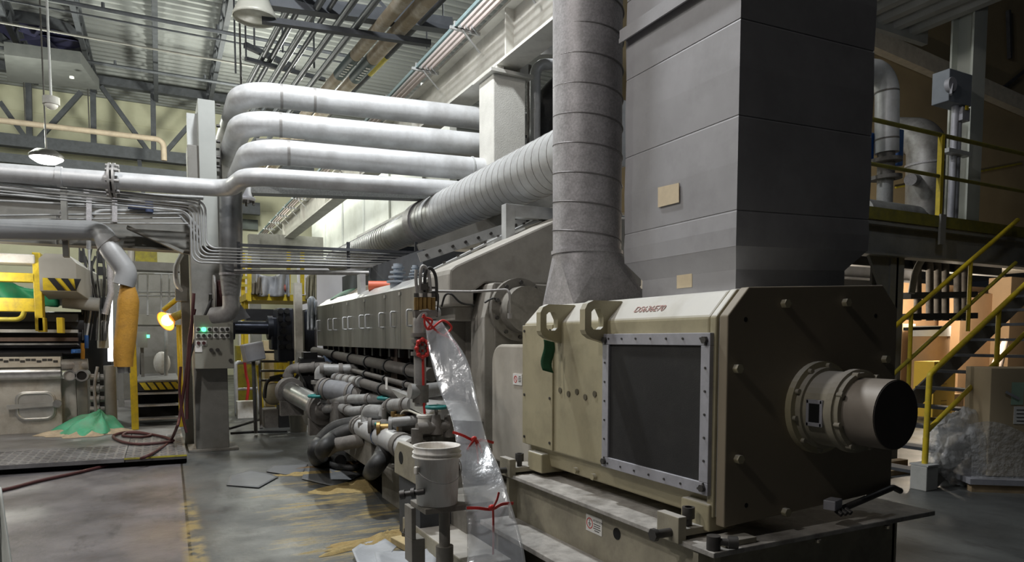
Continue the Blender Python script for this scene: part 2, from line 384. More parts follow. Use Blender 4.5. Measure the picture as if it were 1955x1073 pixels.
# ================================================================ SETTING
def struct_thing(b, name, m, label, cat, group=None): return tag(b.build(name, m), label, cat, group)
def floor_mat():
    m = bpy.data.materials.new('concrete_floor'); m.use_nodes = True; nt = m.node_tree; N = nt.nodes; L = nt.links
    b = N['Principled BSDF']; tc = N.new('ShaderNodeTexCoord')
    def noise(scale, det=8, rough=.65, st=(1, 1, 1), rot=0):
        mp = N.new('ShaderNodeMapping'); mp.inputs['Scale'].default_value = st; mp.inputs['Rotation'].default_value = (0, 0, rot); L.new(tc.outputs['Object'], mp.inputs[0])
        n = N.new('ShaderNodeTexNoise'); n.inputs['Scale'].default_value = scale; n.inputs['Detail'].default_value = det; n.inputs['Roughness'].default_value = rough
        L.new(mp.outputs[0], n.inputs[0]); return n.outputs['Fac']
    def ramp(i, p0, p1, c0, c1):
        r = N.new('ShaderNodeValToRGB'); r.color_ramp.elements[0].position = p0; r.color_ramp.elements[1].position = p1
        r.color_ramp.elements[0].color = c0 + (1,); r.color_ramp.elements[1].color = c1 + (1,); L.new(i, r.inputs[0]); return r.outputs[0]
    def mix(f, a, c, t='MIX'):
        x = N.new('ShaderNodeMixRGB'); x.blend_type = t
        if isinstance(f, float): x.inputs[0].default_value = f
        else: L.new(f, x.inputs[0])
        for k, v in ((1, a), (2, c)):
            if isinstance(v, tuple): x.inputs[k].default_value = v + (1,)
            else: L.new(v, x.inputs[k])
        return x.outputs[0]
    def math_(op, a, c=None, e=None):
        x = N.new('ShaderNodeMath'); x.operation = op
        for k, v in ((0, a), (1, c), (2, e)):
            if v is None: continue
            if isinstance(v, (int, float)): x.inputs[k].default_value = v
            else: L.new(v, x.inputs[k])
        return x.outputs[0]
    sx = N.new('ShaderNodeSeparateXYZ'); L.new(tc.outputs['Object'], sx.inputs[0]); X, Y = sx.outputs[0], sx.outputs[1]
    left = ramp(noise(1.1), .32, .70, (.060, .055, .058), (.20, .185, .19))
    right = ramp(noise(1.3, st=(1, .6, 1)), .30, .72, (.050, .052, .052), (.135, .140, .135))
    side = math_('GREATER_THAN', math_('ADD', X, math_('MULTIPLY', Y, -.011)), .095)
    col = mix(side, left, right)
    col = mix(mix(1.0, ramp(noise(5, 10, .75, (1, .35, 1), .3), .54, .64, (0, 0, 0), (1, 1, 1)), (.55, .55, .55), 'MULTIPLY'), col, (.035, .033, .033))
    # seam between the two slabs
    seam = math_('LESS_THAN', math_('ABSOLUTE', math_('SUBTRACT', math_('ADD', X, math_('MULTIPLY', Y, -.011)), .095)), .012)
    col = mix(seam, col, (.02, .018, .015))
    # swept streaks of yellow dust left on the right-hand slab, and a band of it along the seam
    def box(v, a, c, s):   # soft window
        u = N.new('ShaderNodeMapRange'); u.interpolation_type = 'SMOOTHSTEP'; L.new(v, u.inputs[0]); u.inputs[1].default_value = a - s; u.inputs[2].default_value = a + s
        q = N.new('ShaderNodeMapRange'); q.interpolation_type = 'SMOOTHSTEP'; L.new(v, q.inputs[0]); q.inputs[1].default_value = c - s; q.inputs[2].default_value = c + s
        return math_('MULTIPLY', u.outputs[0], math_('SUBTRACT', 1.0, q.outputs[0]))
    win = math_('MULTIPLY', box(X, .55, 2.6, .5), box(Y, 3.9, 8.3, .8))
    st = noise(2.1, 9, .66, (.55, 2.6, 1), .25)
    st = math_('ADD', st, math_('MULTIPLY', math_('SUBTRACT', noise(17, 8, .75, (.5, 1.6, 1), .25), .5), .38))
    stv = math_('MULTIPLY', ramp(math_('ADD', st, math_('MULTIPLY', math_('SUBTRACT', win, 1.0), .35)), .49, .62, (0, 0, 0), (.8, .8, .8)), win)
    col = mix(stv, col, ramp(noise(60), .3, .7, (.24, .18, .06), (.42, .31, .12)))
    sb = math_('MULTIPLY', math_('MULTIPLY', box(X, .12, .26, .04), box(Y, 4, 7.4, .6)), ramp(noise(4), .45, .55, (0, 0, 0), (.7, .7, .7)))
    col = mix(sb, col, (.36, .27, .10))
    L.new(col, b.inputs['Base Color'])
    rg = N.new('ShaderNodeMapRange'); L.new(noise(.9, 5), rg.inputs[0]); rg.inputs[1].default_value = .35; rg.inputs[2].default_value = .65; rg.inputs[3].default_value = .30; rg.inputs[4].default_value = .62
    L.new(math_('MAXIMUM', rg.outputs[0], stv), b.inputs['Roughness'])
    bp = N.new('ShaderNodeBump'); bp.inputs['Strength'].default_value = .25; bp.inputs['Distance'].default_value = .01; L.new(noise(25), bp.inputs['Height']); L.new(bp.outputs[0], b.inputs['Normal'])
    return m
MB().box2((-26, -6, -.2), (24, 46, 0)).build('floor', floor_mat(), kind='structure')
m_wall = mat('pale_yellow_panel_wall', (.64, .63, .46), .75, 0, .08, .6, (.42, .40, .26), .35, .5)
m_roof = mat('ribbed_roof_deck', (.25, .26, .255), .75, 0, .08, .5, (.17, .17, .165), .5, .3)
m_rwall = mat('dim_tan_wall', (.34, .28, .17), .8, 0, .15, .7)
b = MB(); b.box2((-26, 33, 0), (9, 33.3, 13))
for z in (2.6, 4.2, 5.8, 7.4, 9.0, 10.5): b.box2((-26, 32.97, z), (9, 33.01, z + .05))
b.build('wall_back', m_wall, kind='structure')
b = MB(); ys = 9.0; pts = []
while ys < 33:
    pts += [(ys, 11.55), (ys + .13, 11.55), (ys + .19, 11.43), (ys + .31, 11.43), (ys + .37, 11.55)]; ys += .37
vs = [(x, y, z) for x in (-26, 15) for y, z in pts]; n = len(pts)
b.add(vs, [(i, i + 1, n + i + 1, n + i) for i in range(n - 1)])
b.box2((-26, 9, 11.6), (15, 33, 11.75))
b.build('ceiling', m_roof, kind='structure')
# roof over the mezzanine at the right, and its walls
b = MB(); xs = 7.2; pts = []
while xs < 11.2:
    pts += [(xs, 6.7), (xs + .17, 6.7), (xs + .22, 6.58), (xs + .36, 6.58), (xs + .40, 6.7)]; xs += .40
n = len(pts); vs = [(x, y, z) for y in (4.2, 7.3) for x, z in pts]
b.add(vs, [(i, i + 1, n + i + 1, n + i) for i in range(n - 1)]); b.box2((7.2, 4.2, 6.75), (11.5, 7.3, 6.9)); b.box2((7.2, 7.2, 6.5), (11.5, 7.3, 6.75))
b.build('ceiling', mat('mezzanine_deck_paint', (.40, .40, .38), .7, 0, .2, 2), kind='structure')
MB().box2((7.6, 12, 4.3), (30, 12.2, 12)).build('wall_right', m_rwall, kind='structure')
b = MB()
for x, z in ((6.6, 6.75), (11.5, 5.0)): pass
p0 = at(1600, 48, y=11.85); p1 = at(2080, 258, y=11.85)
struct_thing(b.bar(p0, p1, .25, .45), 'wall_brace', mat('brace_paint', (.62, .60, .52), .6), 'long pale sloping brace on the wall behind the tall mezzanine column', 'brace')
b = MB().bar(at(1900, 180, y=11.9), at(2000, 100, y=11.9), .08, .08)
b.bar(at(1925, 20, y=11.9), at(1928, 112, y=11.9), .1, .1)
struct_thing(b, 'hanger_bracket', m_beamD, 'dark hanger bracket high on the wall behind the mezzanine', 'bracket')
# --- roof truss in front of the far wall
def wb(b, a, c, w_=.16): b.bar(at(*a, y=30), at(*c, y=30), w_, w_)
b = MB()
c0 = at(-40, 262, y=30); z = 8.62
b.bar((-22, 30, z), (6, 30, z), .35, .42); b.bar((-22, 30, 11.15), (6, 30, 11.15), .3, .3)
for x0 in (57, 179, 293): b.bar((at(x0, 200, y=30).x, 30, 11.2), (at(x0, 280, y=30).x, 30, z), .18, .18)
for a, c in (((155, 176), (66, 274)), ((0, 195), (55, 272)), ((193, 165), (288, 296)), ((400, 195), (308, 300)), ((-120, 160), (50, 0))):
    if c[1]: wb(b, a, c)
struct_thing(b, 'roof_truss', m_beamD, 'dark steel roof truss with diagonals in front of the pale yellow back wall', 'truss')
b = MB(); b.bar((-22, 29, 7.75), (4, 29, 7.75), .5, .30); b.bar((-22, 31.5, 7.2), (4, 31.5, 7.2), .3, .5)
for x in (-14, -10.5, -7, -3.5, -.5): b.bar((x, 30, 8.5), (x + .1, 30, 7.2), .14, .14)
struct_thing(b, 'lower_girder', m_beamD, 'dark girder under the roof truss behind the glowing high bay lamp', 'girder')
# --- joists under the deck, running away from the camera
b0 = None
for i, (px, py, yy) in enumerate(((10, 20, 18), (140, 0, 17), (295, 0, 17), (437, 0, 17), (-330, 0, 17))):
    x = at(px, py, z=11.0).x; b = MB()
    b.bar((x, 15, 11.30), (x, 30, 11.30), .16, .12); b.bar((x, 15, 10.72), (x, 30, 10.72), .14, .10)
    y = 15.0; k = 0
    while y < 29.6:
        b.bar((x, y, 11.28 if k % 2 else 10.74), (x, y + .6, 10.74 if k % 2 else 11.28), .05, .05); y += .6; k += 1
    struct_thing(b, 'roof_joist', m_beamD, ('roof joist passing left of the dark round roof fan', 'roof joist passing just right of the dark round roof fan', 'roof joist in the middle between the roof fan and the bell lamp', 'roof joist nearest the bell lamp', 'roof joist farthest left under the deck')[i], 'joist', 'roof joists')
# --- pale wall panels and beam of the enclosure behind the extruder
b = MB(); b.box2((5.3, 13.0, 4.35), (5.45, 27, 7.2))
for y in (14.5, 17, 19.5, 22, 24.5): b.bar((5.27, y, 4.35), (5.27, y, 7.2), .05, .05)
tag(b.build('sheet_curtain', mat('white_sheet_curtain', (.74, .76, .73), .55, 0, .10, 1.2, (.42, .42, .36), .8, .5, .4, 6)), 'white sheet curtain panels above the machine under the crane beam', 'curtain')
b = MB(); b.bar((4.9, 26, 4.15), (6.5, 26, 4.15), .3, .6); b.bar((5.3, 13, 4.2), (5.3, 27, 4.2), .2, .3)
c0, c1 = pbox(496, 452, 700, 500, 25, .3); b.box2(c0, c1); tag(b.build('enclosure_beam', m_colm), 'grey beam along the bottom of the white sheet curtain', 'beam')
c0, c1 = pbox(570, 500, 720, 640, 22, .2)
tag(MB().box2((c0[0], 22, 0), (c1[0] + 1, 22.2, 4)).build('partition_panel', mat('lilac_white_wall', (.66, .66, .72), .6, 0, .06, 1)), 'lilac white partition panel below the grey enclosure beam', 'panel')
c0, c1 = pbox(478, 480, 498, 640, 24.5, .5)
tag(MB().box2((c0[0], 24.5, 0), (c1[0], 24.9, 5.12)).build('far_column', m_colm), 'distant grey column carrying the far end of the crane beam', 'column')
c0, c1 = pbox(490, 404, 520, 420, 32.9, .5)
MB().box2((at(455, 420, y=32.8).x, 32.7, at(455, 437, y=32.8).z), (at(492, 420, y=32.8).x, 33, at(455, 418, y=32.8).z)).build('window_1', mat('dark_louvre', (.12, .14, .13), .6), kind='structure')
# --- store room seen under the mezzanine
b = MB(); b.box2((15.4, 10.2, 0), (26, 10.4, 2.95)); b.build('wall_right', m_cardO, kind='structure')
b = MB(); b.box2((7.0, 19, 0), (34, 19.2, 4.3)); b.build('wall_right', mat('white_store_wall', (.75, .72, .66), .7, 0, .05), kind='structure')
b = MB(); b.box2((5.0, 12.4, 4.3), (34, 19.2, 4.5)); b.build('ceiling', mat('store_ceiling_paint', (.5, .5, .48), .7), kind='structure')
# ================================================================ DRIVE MOTOR, ITS BASE AND DUCTS
SH = .045                                   # the motor sits a touch high on its right side
MX, MY0, MY1 = 2.357, 2.37, 4.37
def sh(x, z): return z + SH * (x - MX)
MW = 1.24
mot = thing('drive_motor', 'large cream electric drive motor with a dark screened vent and a round shaft guard', 'motor', (MX + .6, 3.3, .74))
def octo(x0, x1, z0, z1, c):
    return [(x0, sh(x0, z0)), (x1, sh(x1, z0)), (x1, sh(x1, z1 - c)), (x1 - c, sh(x1 - c, z1)), (x0 + c, sh(x0 + c, z1)), (x0, sh(x0, z1 - c))]
b = MB().prism(octo(MX, MX + MW, .835, 1.835, .125), MY0 + .12, MY1, 'xz')
b.prism([(MX + .06, sh(MX, .705)), (MX + MW - .05, sh(MX + MW, .74)), (MX + MW - .05, sh(MX + MW, .84)), (MX + .03, sh(MX, .84))], MY0 + .1, MY1 - .03, 'xz')
b.build('housing', m_cream, mot, bevel=.012)
b = MB().prism(octo(MX + .012, MX + MW - .012, .74, 1.822, .12), MY0 + .055, MY0 + .13, 'xz'); b.build('seam_band', m_gearD, mot)
b = MB().prism(octo(MX - .004, MX + MW, .735, 1.838, .128), MY0 + .07, MY0 + .115, 'xz').build('end_ring', m_cream, mot, bevel=.008)
b = MB().prism(octo(MX, MX + MW + .01, .705, 1.842, .13), MY0, MY0 + .055, 'xz').build('end_plate', m_plate, mot, bevel=.006)
# foot under the housing
b = MB()
for y in (2.45, 4.08): b.box2((MX - .02, y, .665), (MX + .16, y + .20, .80))
b.build('foot', m_cream, mot, bevel=.008)
# bolts on the end plate
for px, py in ((1496, 580), (1612, 578), (1405, 704), (1407, 876), (1687, 686), (1497, 977)):
    p = at(px, py, y=MY0); MB().hexb(p, p + V((0, -.028, 0)), .023).build('bolt', m_cream, mot, bevel=.003)
b = MB()
for px, py in ((1424, 610), (1672, 603), (1425, 965)):
    p = at(px, py, y=MY0 - .001); b.cyl(p, p + V((0, .004, 0)), .012, n=14)
b.build('plate_hole', m_void, mot)
# cover panel at the far end of the side face
pz0, pz1 = max(.845, at(1058, 858, x=MX).z), at(1058, 632, x=MX).z; py0 = at(1058, 700, x=MX).y
pan = MB().box2((MX - .014, py0, pz0 - .01), (MX + .02, MY1 + .005, 1.70)).build('cover_panel', m_cream, mot, bevel=.004)
b = MB()
for y in (py0 + .03, MY1 - .03):
    for z in (pz0 + .04, 1.2, 1.66): b.cyl((MX - .013, y, z), (MX - .021, y, z), .010, n=8)
b.build('screw', m_bolt, pan)
# screen
sy1, sy0 = 3.345, 2.455; sz0, sz1 = .842, 1.632
fr = MB(); t = .062
for lo, hi in (((sy0, sz0), (sy1, sz0 + t)), ((sy0, sz1 - t), (sy1, sz1)), ((sy0, sz0 + t), (sy0 + t, sz1 - t)), ((sy1 - t, sz0 + t), (sy1, sz1 - t))):
    fr.box2((MX - .028, lo[0], lo[1]), (MX - .002, hi[0], hi[1]))
fr.build('screen_frame', m_alu, mot, bevel=.003)
MB().box2((MX - .016, sy0 + t, sz0 + t), (MX + .004, sy1 - t, sz1 - t)).build('screen', m_screen, mot)
b = MB(); k = 7
for i in range(k):
    f = (i + .5) / k
    for z in (sz0 + t * .45, sz1 - t * .45): p = (MX - .028, sy0 + f * (sy1 - sy0), z); b.cyl(p, (p[0] - .005, p[1], p[2]), .006, n=8)
    for y in (sy0 + t * .45, sy1 - t * .45): p = (MX - .028, y, sz0 + f * (sz1 - sz0)); b.cyl(p, (p[0] - .005, p[1], p[2]), .006, n=8)
b.build('rivet', m_bolt, mot)
for y in (sy0 + .03, sy1 - .03):
    for z in (sz0 + .035, sz1 - .035):
        MB().hexb((MX - .028, y, z), (MX - .046, y, z), .019).build('corner_bolt', m_bolt, mot, bevel=.002)
# inspection plugs in a row
b = MB()
for i, px in enumerate((1070, 1086, 1102, 1118, 1136)):
    p = at(px, (745, 752, 748, 758, 752)[i], x=MX); b.cyl(p + V((.002, 0, 0)), p + V((-.006, 0, 0)), .019, n=14)
b.build('plug_hole', mat('shadowed_recess', (.12, .105, .07), .7), mot)
# bolts on the skirt
for px, py in ((1102, 898), (1136, 910)):
    p = at(px, py, x=MX + .05); MB().hexb(p, p + V((-.025, 0, 0)), .022).build('bolt', m_cream, mot)
# lifting lugs
def lug(px, y):
    c = at(px, 625, y=y); x0 = MX - .160; zc = 1.70
    out = [(x0, zc - .045), (x0 + .012, zc - .07), (x0 + .05, zc - .095), (MX + .02, zc - .13), (MX + .02, zc + .02), (MX + .12, zc + .115), (MX + .10, zc + .128), (x0 + .06, zc + .128), (x0 + .02, zc + .11), (x0, zc + .075)]
    hole = [(x0 + .045, zc - .025), (x0 + .06, zc - .042), (MX - .05, zc - .042), (MX - .03, zc - .025), (MX - .03, zc + .03), (MX - .055, zc + .078), (x0 + .065, zc + .080), (x0 + .045, zc + .06)]
    me = bpy.data.curves.new('lifting_lug', 'CURVE'); me.dimensions = '2D'; me.fill_mode = 'BOTH'; me.extrude = .027
    for lp in (out, hole):
        s = me.splines.new('POLY'); s.points.add(len(lp) - 1); s.use_cyclic_u = True
        for q, (a, c_) in zip(s.points, lp): q.co = (a, c_, 0, 1)
    o = bpy.data.objects.new('t', me); COL.objects.link(o)
    msh = bpy.data.meshes.new_from_object(o.evaluated_get(bpy.context.evaluated_depsgraph_get())); bpy.data.objects.remove(o)
    q = MB(); q.add([(v.co.x, y - v.co.z, v.co.y) for v in msh.vertices], [tuple(p.vertices) for p in msh.polygons])
    q.build('lifting_lug', m_cream, mot)
lug(1050, 3.88); lug(1136, 3.36)
for y, px in ((3.62, 1095),):
    p = V((MX + .06, y, sh(MX, 1.78))); MB().hexb(p, p + V((-.02, 0, .02)), .018).build('bolt', m_cream, mot)
# stencilled number on the chamfer
cx0 = at(1187, 590, x=MX + .075)
text('DS636E70', 'stencil_number', .062, (MX + .037, 3.14, sh(MX, 1.7545)), (0, -1, 0), (.7, 0, .7), mat('faded_red_ink', (.50, .31, .28), .8), mot, .0008)
# shaft guard
fc = at(1560, 777, y=MY0)
MB().ring(fc + V((0, .0, 0)), fc + V((0, -.035, 0)), .235, .13, 40).build('guard_flange', m_cream, mot, bevel=.003)
sg = MB().ring(fc + V((0, -.03, 0)), fc + V((0, -.065, 0)), .205, .12, 40)
sg.cyl(fc + V((0, -.06, 0)), fc + V((0, -.26, 0)), .188, n=40); sg.ring(fc + V((0, -.20, 0)), fc + V((0, -.235, 0)), .203, .17, 40)
g_o = sg.build('guard_collar', m_base, mot)
tipY = .42
MB().cyl(fc + V((0, -.25, 0)), fc + V((0, -tipY, 0)), .163, n=44).build('shaft_guard', mat('brown_grey_paint', (.27, .235, .195), .5, .1, .2, 5, (.14, .12, .10), 4, .5), mot, bevel=.003)
MB().cyl(fc + V((0, -tipY, 0)), fc + V((0, -tipY - .004, 0)), .158, n=44).build('guard_end_cap', mat('dark_end_cap', (.05, .043, .04), .7, 0, .2, 9), mot)
b = MB()
for k in range(10):
    t = 2 * math.pi * k / 10 + .2; p = fc + V((math.cos(t) * .215, -.035, math.sin(t) * .215)); b.hexb(p, p + V((0, -.018, 0)), .014)
for k in range(8):
    t = 2 * math.pi * k / 8 + .3; p = fc + V((math.cos(t) * .185, -.26, math.sin(t) * .185)); b.hexb(p + V((0, .02, 0)), p + V((0, -.01, 0)), .013)
b.build('flange_bolt', m_base, mot)
wd = V((-.965, 0, -.05)).normalized(); wc = fc + wd * .186 + V((0, -.135, 0))
b = MB()
for dy, dz, sy, sz in ((0, .055, .09, .02), (0, -.055, .09, .02), (-.038, 0, .016, .13), (.038, 0, .016, .13)): b.box(wc + V((0, dy, dz)), (.016, sy, sz))
b.build('window_rim', m_alu, g_o, bevel=.003)
MB().box(wc, (.010, .062, .092)).build('window_opening', m_void, g_o)
# cable gland block at the bottom of the end plate
gl = at(1590, 962, y=MY0 - .05)
b = MB().box(gl + V((0, 0, 0)), (.10, .06, .05), .3); b.build('terminal_block', m_alu, mot, bevel=.004)
b = MB().tube(bend([gl + V((.03, -.01, -.035)), gl + V((.10, .0, -.03)), gl + V((.52, .02, .03)), gl + V((.60, .03, .0))], .05), .017)
for k in range(3): b.hexb(gl + V((.0 + .035 * k, -.02, -.03)), gl + V((.0 + .035 * k, -.055, -.045)), .013)
b.build('lubrication_pipe', m_bolt, mot)
# green strap hanging from the lug
def strap(u, v):
    y = 3.88 - .02 + .05 * math.sin(v * 3) * .4; return (MX - .150 + .075 * u + .012 * math.sin(6 * v), y - .030 - .01 * u, 1.60 - .20 * v - .02 * u)
tag(MB().grid(4, 10, strap).build('strap', m_strap, solid=.006), 'short dark green webbing strap hanging from the lifting eye of the cream motor', 'strap')

# ---------------------------------------------------------------- base frame
base = thing('motor_base', 'heavy cream steel base frame with dusty top plate under the drive motor', 'machine base', (3.0, 3.3, 0))
bx = 2.20
b = MB().box2((bx, 2.27, .608), (3.86, 4.40, .634))
b.build('top_plate', m_dusttop, base, bevel=.004)
wb_ = MB().box2((2.275, 2.34, .0), (2.31, 4.36, .60)); wb_.box2((2.275, 2.40, .0), (3.70, 2.43, .60)); wb_.box2((3.68, 2.40, 0), (3.72, 4.3, .6)); wb_.box2((2.275, 4.33, 0), (3.7, 4.37, .6))
web = wb_.build('web', m_base, base)
p = at(1178, 1019, x=2.275); MB().cyl(p + V((-.003, 0, 0)), p + V((.004, 0, 0)), .034, n=24).build('web_hole', m_void, base)
# lower flange
MB().box2((2.02, 2.1, .265), (2.30, 4.42, .30)).build('lower_ledge', m_dusttop, base, bevel=.004)
for y in (4.20, 3.4, 2.6):
    MB().prism([(2.06, 0), (2.28, 0), (2.28, .265), (2.06, .265)], y, y + .03, 'xz').build('rib', m_base, base)
for y in (4.33, 2.38): MB().prism([(2.21, .60), (2.28, .60), (2.28, .30), (2.23, .30), (2.21, .47)], y, y + .035, 'xz').build('rib', m_base, base)
# clamp blocks and jacking bolts
def clamp(c, name='clamp_block'):
    o = MB().box((c[0] + .01, c[1], c[2] + .05), (.05, .16, .13)).box((c[0] + .13, c[1] + .02, c[2] + .035), (.20, .19, .035)).build(name, m_base, base, bevel=.004)
    q = MB().cyl((c[0] + .01, c[1] - .02, c[2] + .03), (c[0] - .10, c[1] - .02, c[2] + .03), .022, n=12); q.hexb((c[0] - .10, c[1] - .02, c[2] + .03), (c[0] - .125, c[1] - .02, c[2] + .03), .032); q.build('jack_bolt', m_bolt, o)
    for dx, h in ((.09, .085), (.19, .05)):
        q = MB().cyl((c[0] + dx, c[1] - .03, c[2] + .045), (c[0] + dx, c[1] - .03, c[2] + .06 + h), .026 if h < .08 else .019, n=16)
        if h > .08: q.cyl((c[0] + dx, c[1] - .03, c[2] + .09), (c[0] + dx, c[1] - .03, c[2] + .06 + h), .031, n=16)
        q.build('cap_screw', m_bolt, o, bevel=.003)
    return o
clamp((2.19, 4.33, .635)); clamp((2.19, 2.56, .635))
q = MB().cyl((2.235, 2.31, .635), (2.235, 2.31, .70), .032, n=14); q.cyl((2.235, 2.31, .672), (2.30, 2.26, .672), .017, n=10); q.hexb((2.285, 2.27, .672), (2.32, 2.243, .672), .030); q.build('jack_bolt', m_bolt, base)
b = MB()
for x in (2.9, 3.45): b.hexb((x, 2.28, .60), (x, 2.28, .585), .018)
b.box2((2.30, 2.30, .635), (2.50, 2.42, .662)); b.build('shim_plate', m_base, base, bevel=.003)
# label on the web
lab = MB(); ly1 = at(1119, 990, x=2.272).y; ly0 = at(1149, 1005, x=2.272).y; lz0 = at(1134, 1018, x=2.272).z; lz1 = at(1134, 986, x=2.272).z
lo = MB().box2((2.2715, ly0, lz0), (2.275, ly1, lz1)).build('warning_label', m_paper, base); lo['label'] = 'white earth warning label with a red ring'
h = lz1 - lz0; cy, cz = ly1 - (ly1 - ly0) * .24, (lz0 + lz1) / 2
MB().ring((2.2715, cy, cz), (2.2705, cy, cz), h * .33, h * .27, 28).build('ring_mark', m_red, lo)
b = MB().box((2.271, cy, cz + h * .12), (.001, .004, h * .22))
for k, wv in enumerate((.30, .20, .10)): b.box((2.271, cy, cz - h * .01 - k * h * .08), (.001, h * wv, .004))
for k in range(4): b.box((2.271, ly1 - (ly1 - ly0) * .70, lz1 - h * (.44 + .13 * k)), (.001, (ly1 - ly0) * (.44, .40, .45, .3)[k], h * .045))
b.build('print_lines', m_bolt, lo)
text('ATTENTION', 'print_heading', h * .17, (2.2714, ly1 - (ly1 - ly0) * .46, lz1 - h * .30), (0, -1, 0), (0, 0, 1), m_bolt, lo, .0004)

# ---------------------------------------------------------------- rectangular duct
dux, duy = 2.781, 2.75
d2x, d2y = 3.875, 3.745
rd = thing('rectangular_air_duct', 'tall dark grey rectangular sheet metal duct rising off the drive motor', 'duct', (3.3, 3.2, 1.84))
def sect(z, i=0.0, k=.0, ox=0): return [(dux + i, duy + k, z + 0), (d2x - i, duy + k, z + .0), (d2x - i, d2y - i, z), (dux + i, d2y - i, z)]
zb = 2.105
zs = (zb, 2.30, 2.80, 3.30, 3.80, 4.6)
for k in range(len(zs) - 1):
    z0, z1 = zs[k], zs[k + 1]; zm = (z0 + z1) / 2; e = .004
    lean = lambda z: 0.0
    r = [[(x + lean(zz) + ee * (1 if x > 3.3 else -1), y + ee * (1 if y > 3.2 else -1), zz + .035 * (1 if x > 3.3 else 0)) for x, y, _ in sect(zz)] for zz, ee in ((z0, 0), (z0 + .004, .0), (zm, e), (z1 - .012, .0), (z1, -.004))]
    MB().loft(r).build('duct_panel', m_duct, rd)
tz = 1.935
MB().loft([[(x, y, z + (.035 if x > 3.3 else 0)) for x, y, z in sect(zb + .004)], [(2.835, 2.80, tz + .05), (d2x - .14, 2.80, tz + .085), (d2x - .14, 3.62, tz + .085), (2.835, 3.62, tz + .05)], [(2.835, 2.80, 1.82), (d2x - .14, 2.80, 1.82), (d2x - .14, 3.62, 1.82), (2.835, 3.62, 1.82)]]).build('duct_hopper', m_duct, rd)
b = MB(); zf = at(1183, 78, x=dux).z
b.box2((dux - .045, duy - .03, zf - .02), (dux + .02, d2y + .02, zf + .035)); b.box2((dux - .05, duy - .03, zf - .02), (dux - .038, d2y + .02, zf - .05))
b.build('stiffener_angle', m_duct, rd)
def patch(pts, name, lift=.013):
    ps = [at(x, y, x=dux - lift) for x, y in pts]
    MB().add(ps + [p + V((.004, 0, 0)) for p in ps], [(0, 1, 2, 3), (7, 6, 5, 4), (0, 4, 5, 1), (1, 5, 6, 2), (2, 6, 7, 3), (3, 7, 4, 0)]).build(name, m_tape, rd)['label'] = 'blank tan paper patch'
patch([(1256, 358), (1296, 349), (1296, 386), (1256, 396)], 'paper_patch')
ps = [at(x, y, x=2.832) for x, y in ((1292, 518), (1321, 515), (1321, 548), (1292, 551))]
MB().add(ps + [p + V((.01, 0, 0)) for p in ps], [(0, 1, 2, 3), (7, 6, 5, 4), (0, 4, 5, 1), (1, 5, 6, 2), (2, 6, 7, 3), (3, 7, 4, 0)]).build('paper_patch', m_tape, rd)

# ---------------------------------------------------------------- round riser
rr = thing('spiral_riser_duct', 'vertical galvanised spiral duct standing on the drive motor beside the rectangular duct', 'duct', (2.73, 4.1, 1.84))
rc, rad = V((2.728, 4.12, 0)), .243
b = MB().cyl(rc + V((0, 0, 2.215)), rc + V((-.012, 0, 5.0)), rad, n=48); b.build('spiral_pipe', m_galv, rr)
b = MB(); hl = []
for k in range(int(14 * 40)):
    t = k / 40; a = -2 * math.pi * t; hl.append(rc + V((math.cos(a) * (rad + .001), math.sin(a) * (rad + .001), 2.26 + .197 * t)))
b.tube(hl, .0055, 5); b.build('spiral_seam', mat('seam_metal', (.22, .21, .21), .5, .5), rr)
b = MB().ring(rc + V((0, 0, 2.20)), rc + V((0, 0, 2.225)), rad + .012, rad - .01, 48); b.build('joint_band', m_galv, rr)
n = 48
top = [rc + V((math.cos(2 * math.pi * i / n) * rad, math.sin(2 * math.pi * i / n) * rad, 2.205)) for i in range(n)]
bl = at(1057, 581, z=1.838)
zq = 1.838; xa, xb2, ya, yb = 2.50, 3.16, 3.93, 4.36
cor = [V((xb2, ya, zq)), V((xb2, yb, zq)), V((xa, yb, zq)), V((xa, ya, zq))]      # right-near, right-far, left-far, left-near
q4 = n // 4; ci = lambda k: top[k % n]
b = MB()
for i, k0 in enumerate((0, q4, 2 * q4, 3 * q4)):      # quadrant points: right, far, left, near
    c_a, c_b = cor[(i + 3) % 4] if i == 0 else cor[i - 1], cor[i]
    if i == 0: c_a, c_b = cor[0], cor[1]
    elif i == 1: c_a, c_b = cor[1], cor[2]
    elif i == 2: c_a, c_b = cor[2], cor[3]
    else: c_a, c_b = cor[3], cor[0]
    b.add([c_a, c_b, ci(k0)], [(0, 1, 2)])
    arc = [ci(k0 + j) for j in range(q4 + 1)]
    b.add([c_b] + arc, [(0, j + 1, j + 2) for j in range(q4)], True)
b.build('transition_boot', m_galv, rr)
# ================================================================ GEARBOX
GY = 5.5
gb = thing('gear_reducer', 'grey-cream gear reducer with sloped guard hood and round bearing cover behind the motor', 'gearbox', (3.0, 5.8, 0))
def gp(px, py, y=GY): p = at(px, py, y=y); return (p.x, p.z)
a, e = gp(858, 514), gp(1085, 408)
sl = (e[1] - a[1]) / (e[0] - a[0]); xr = 4.3
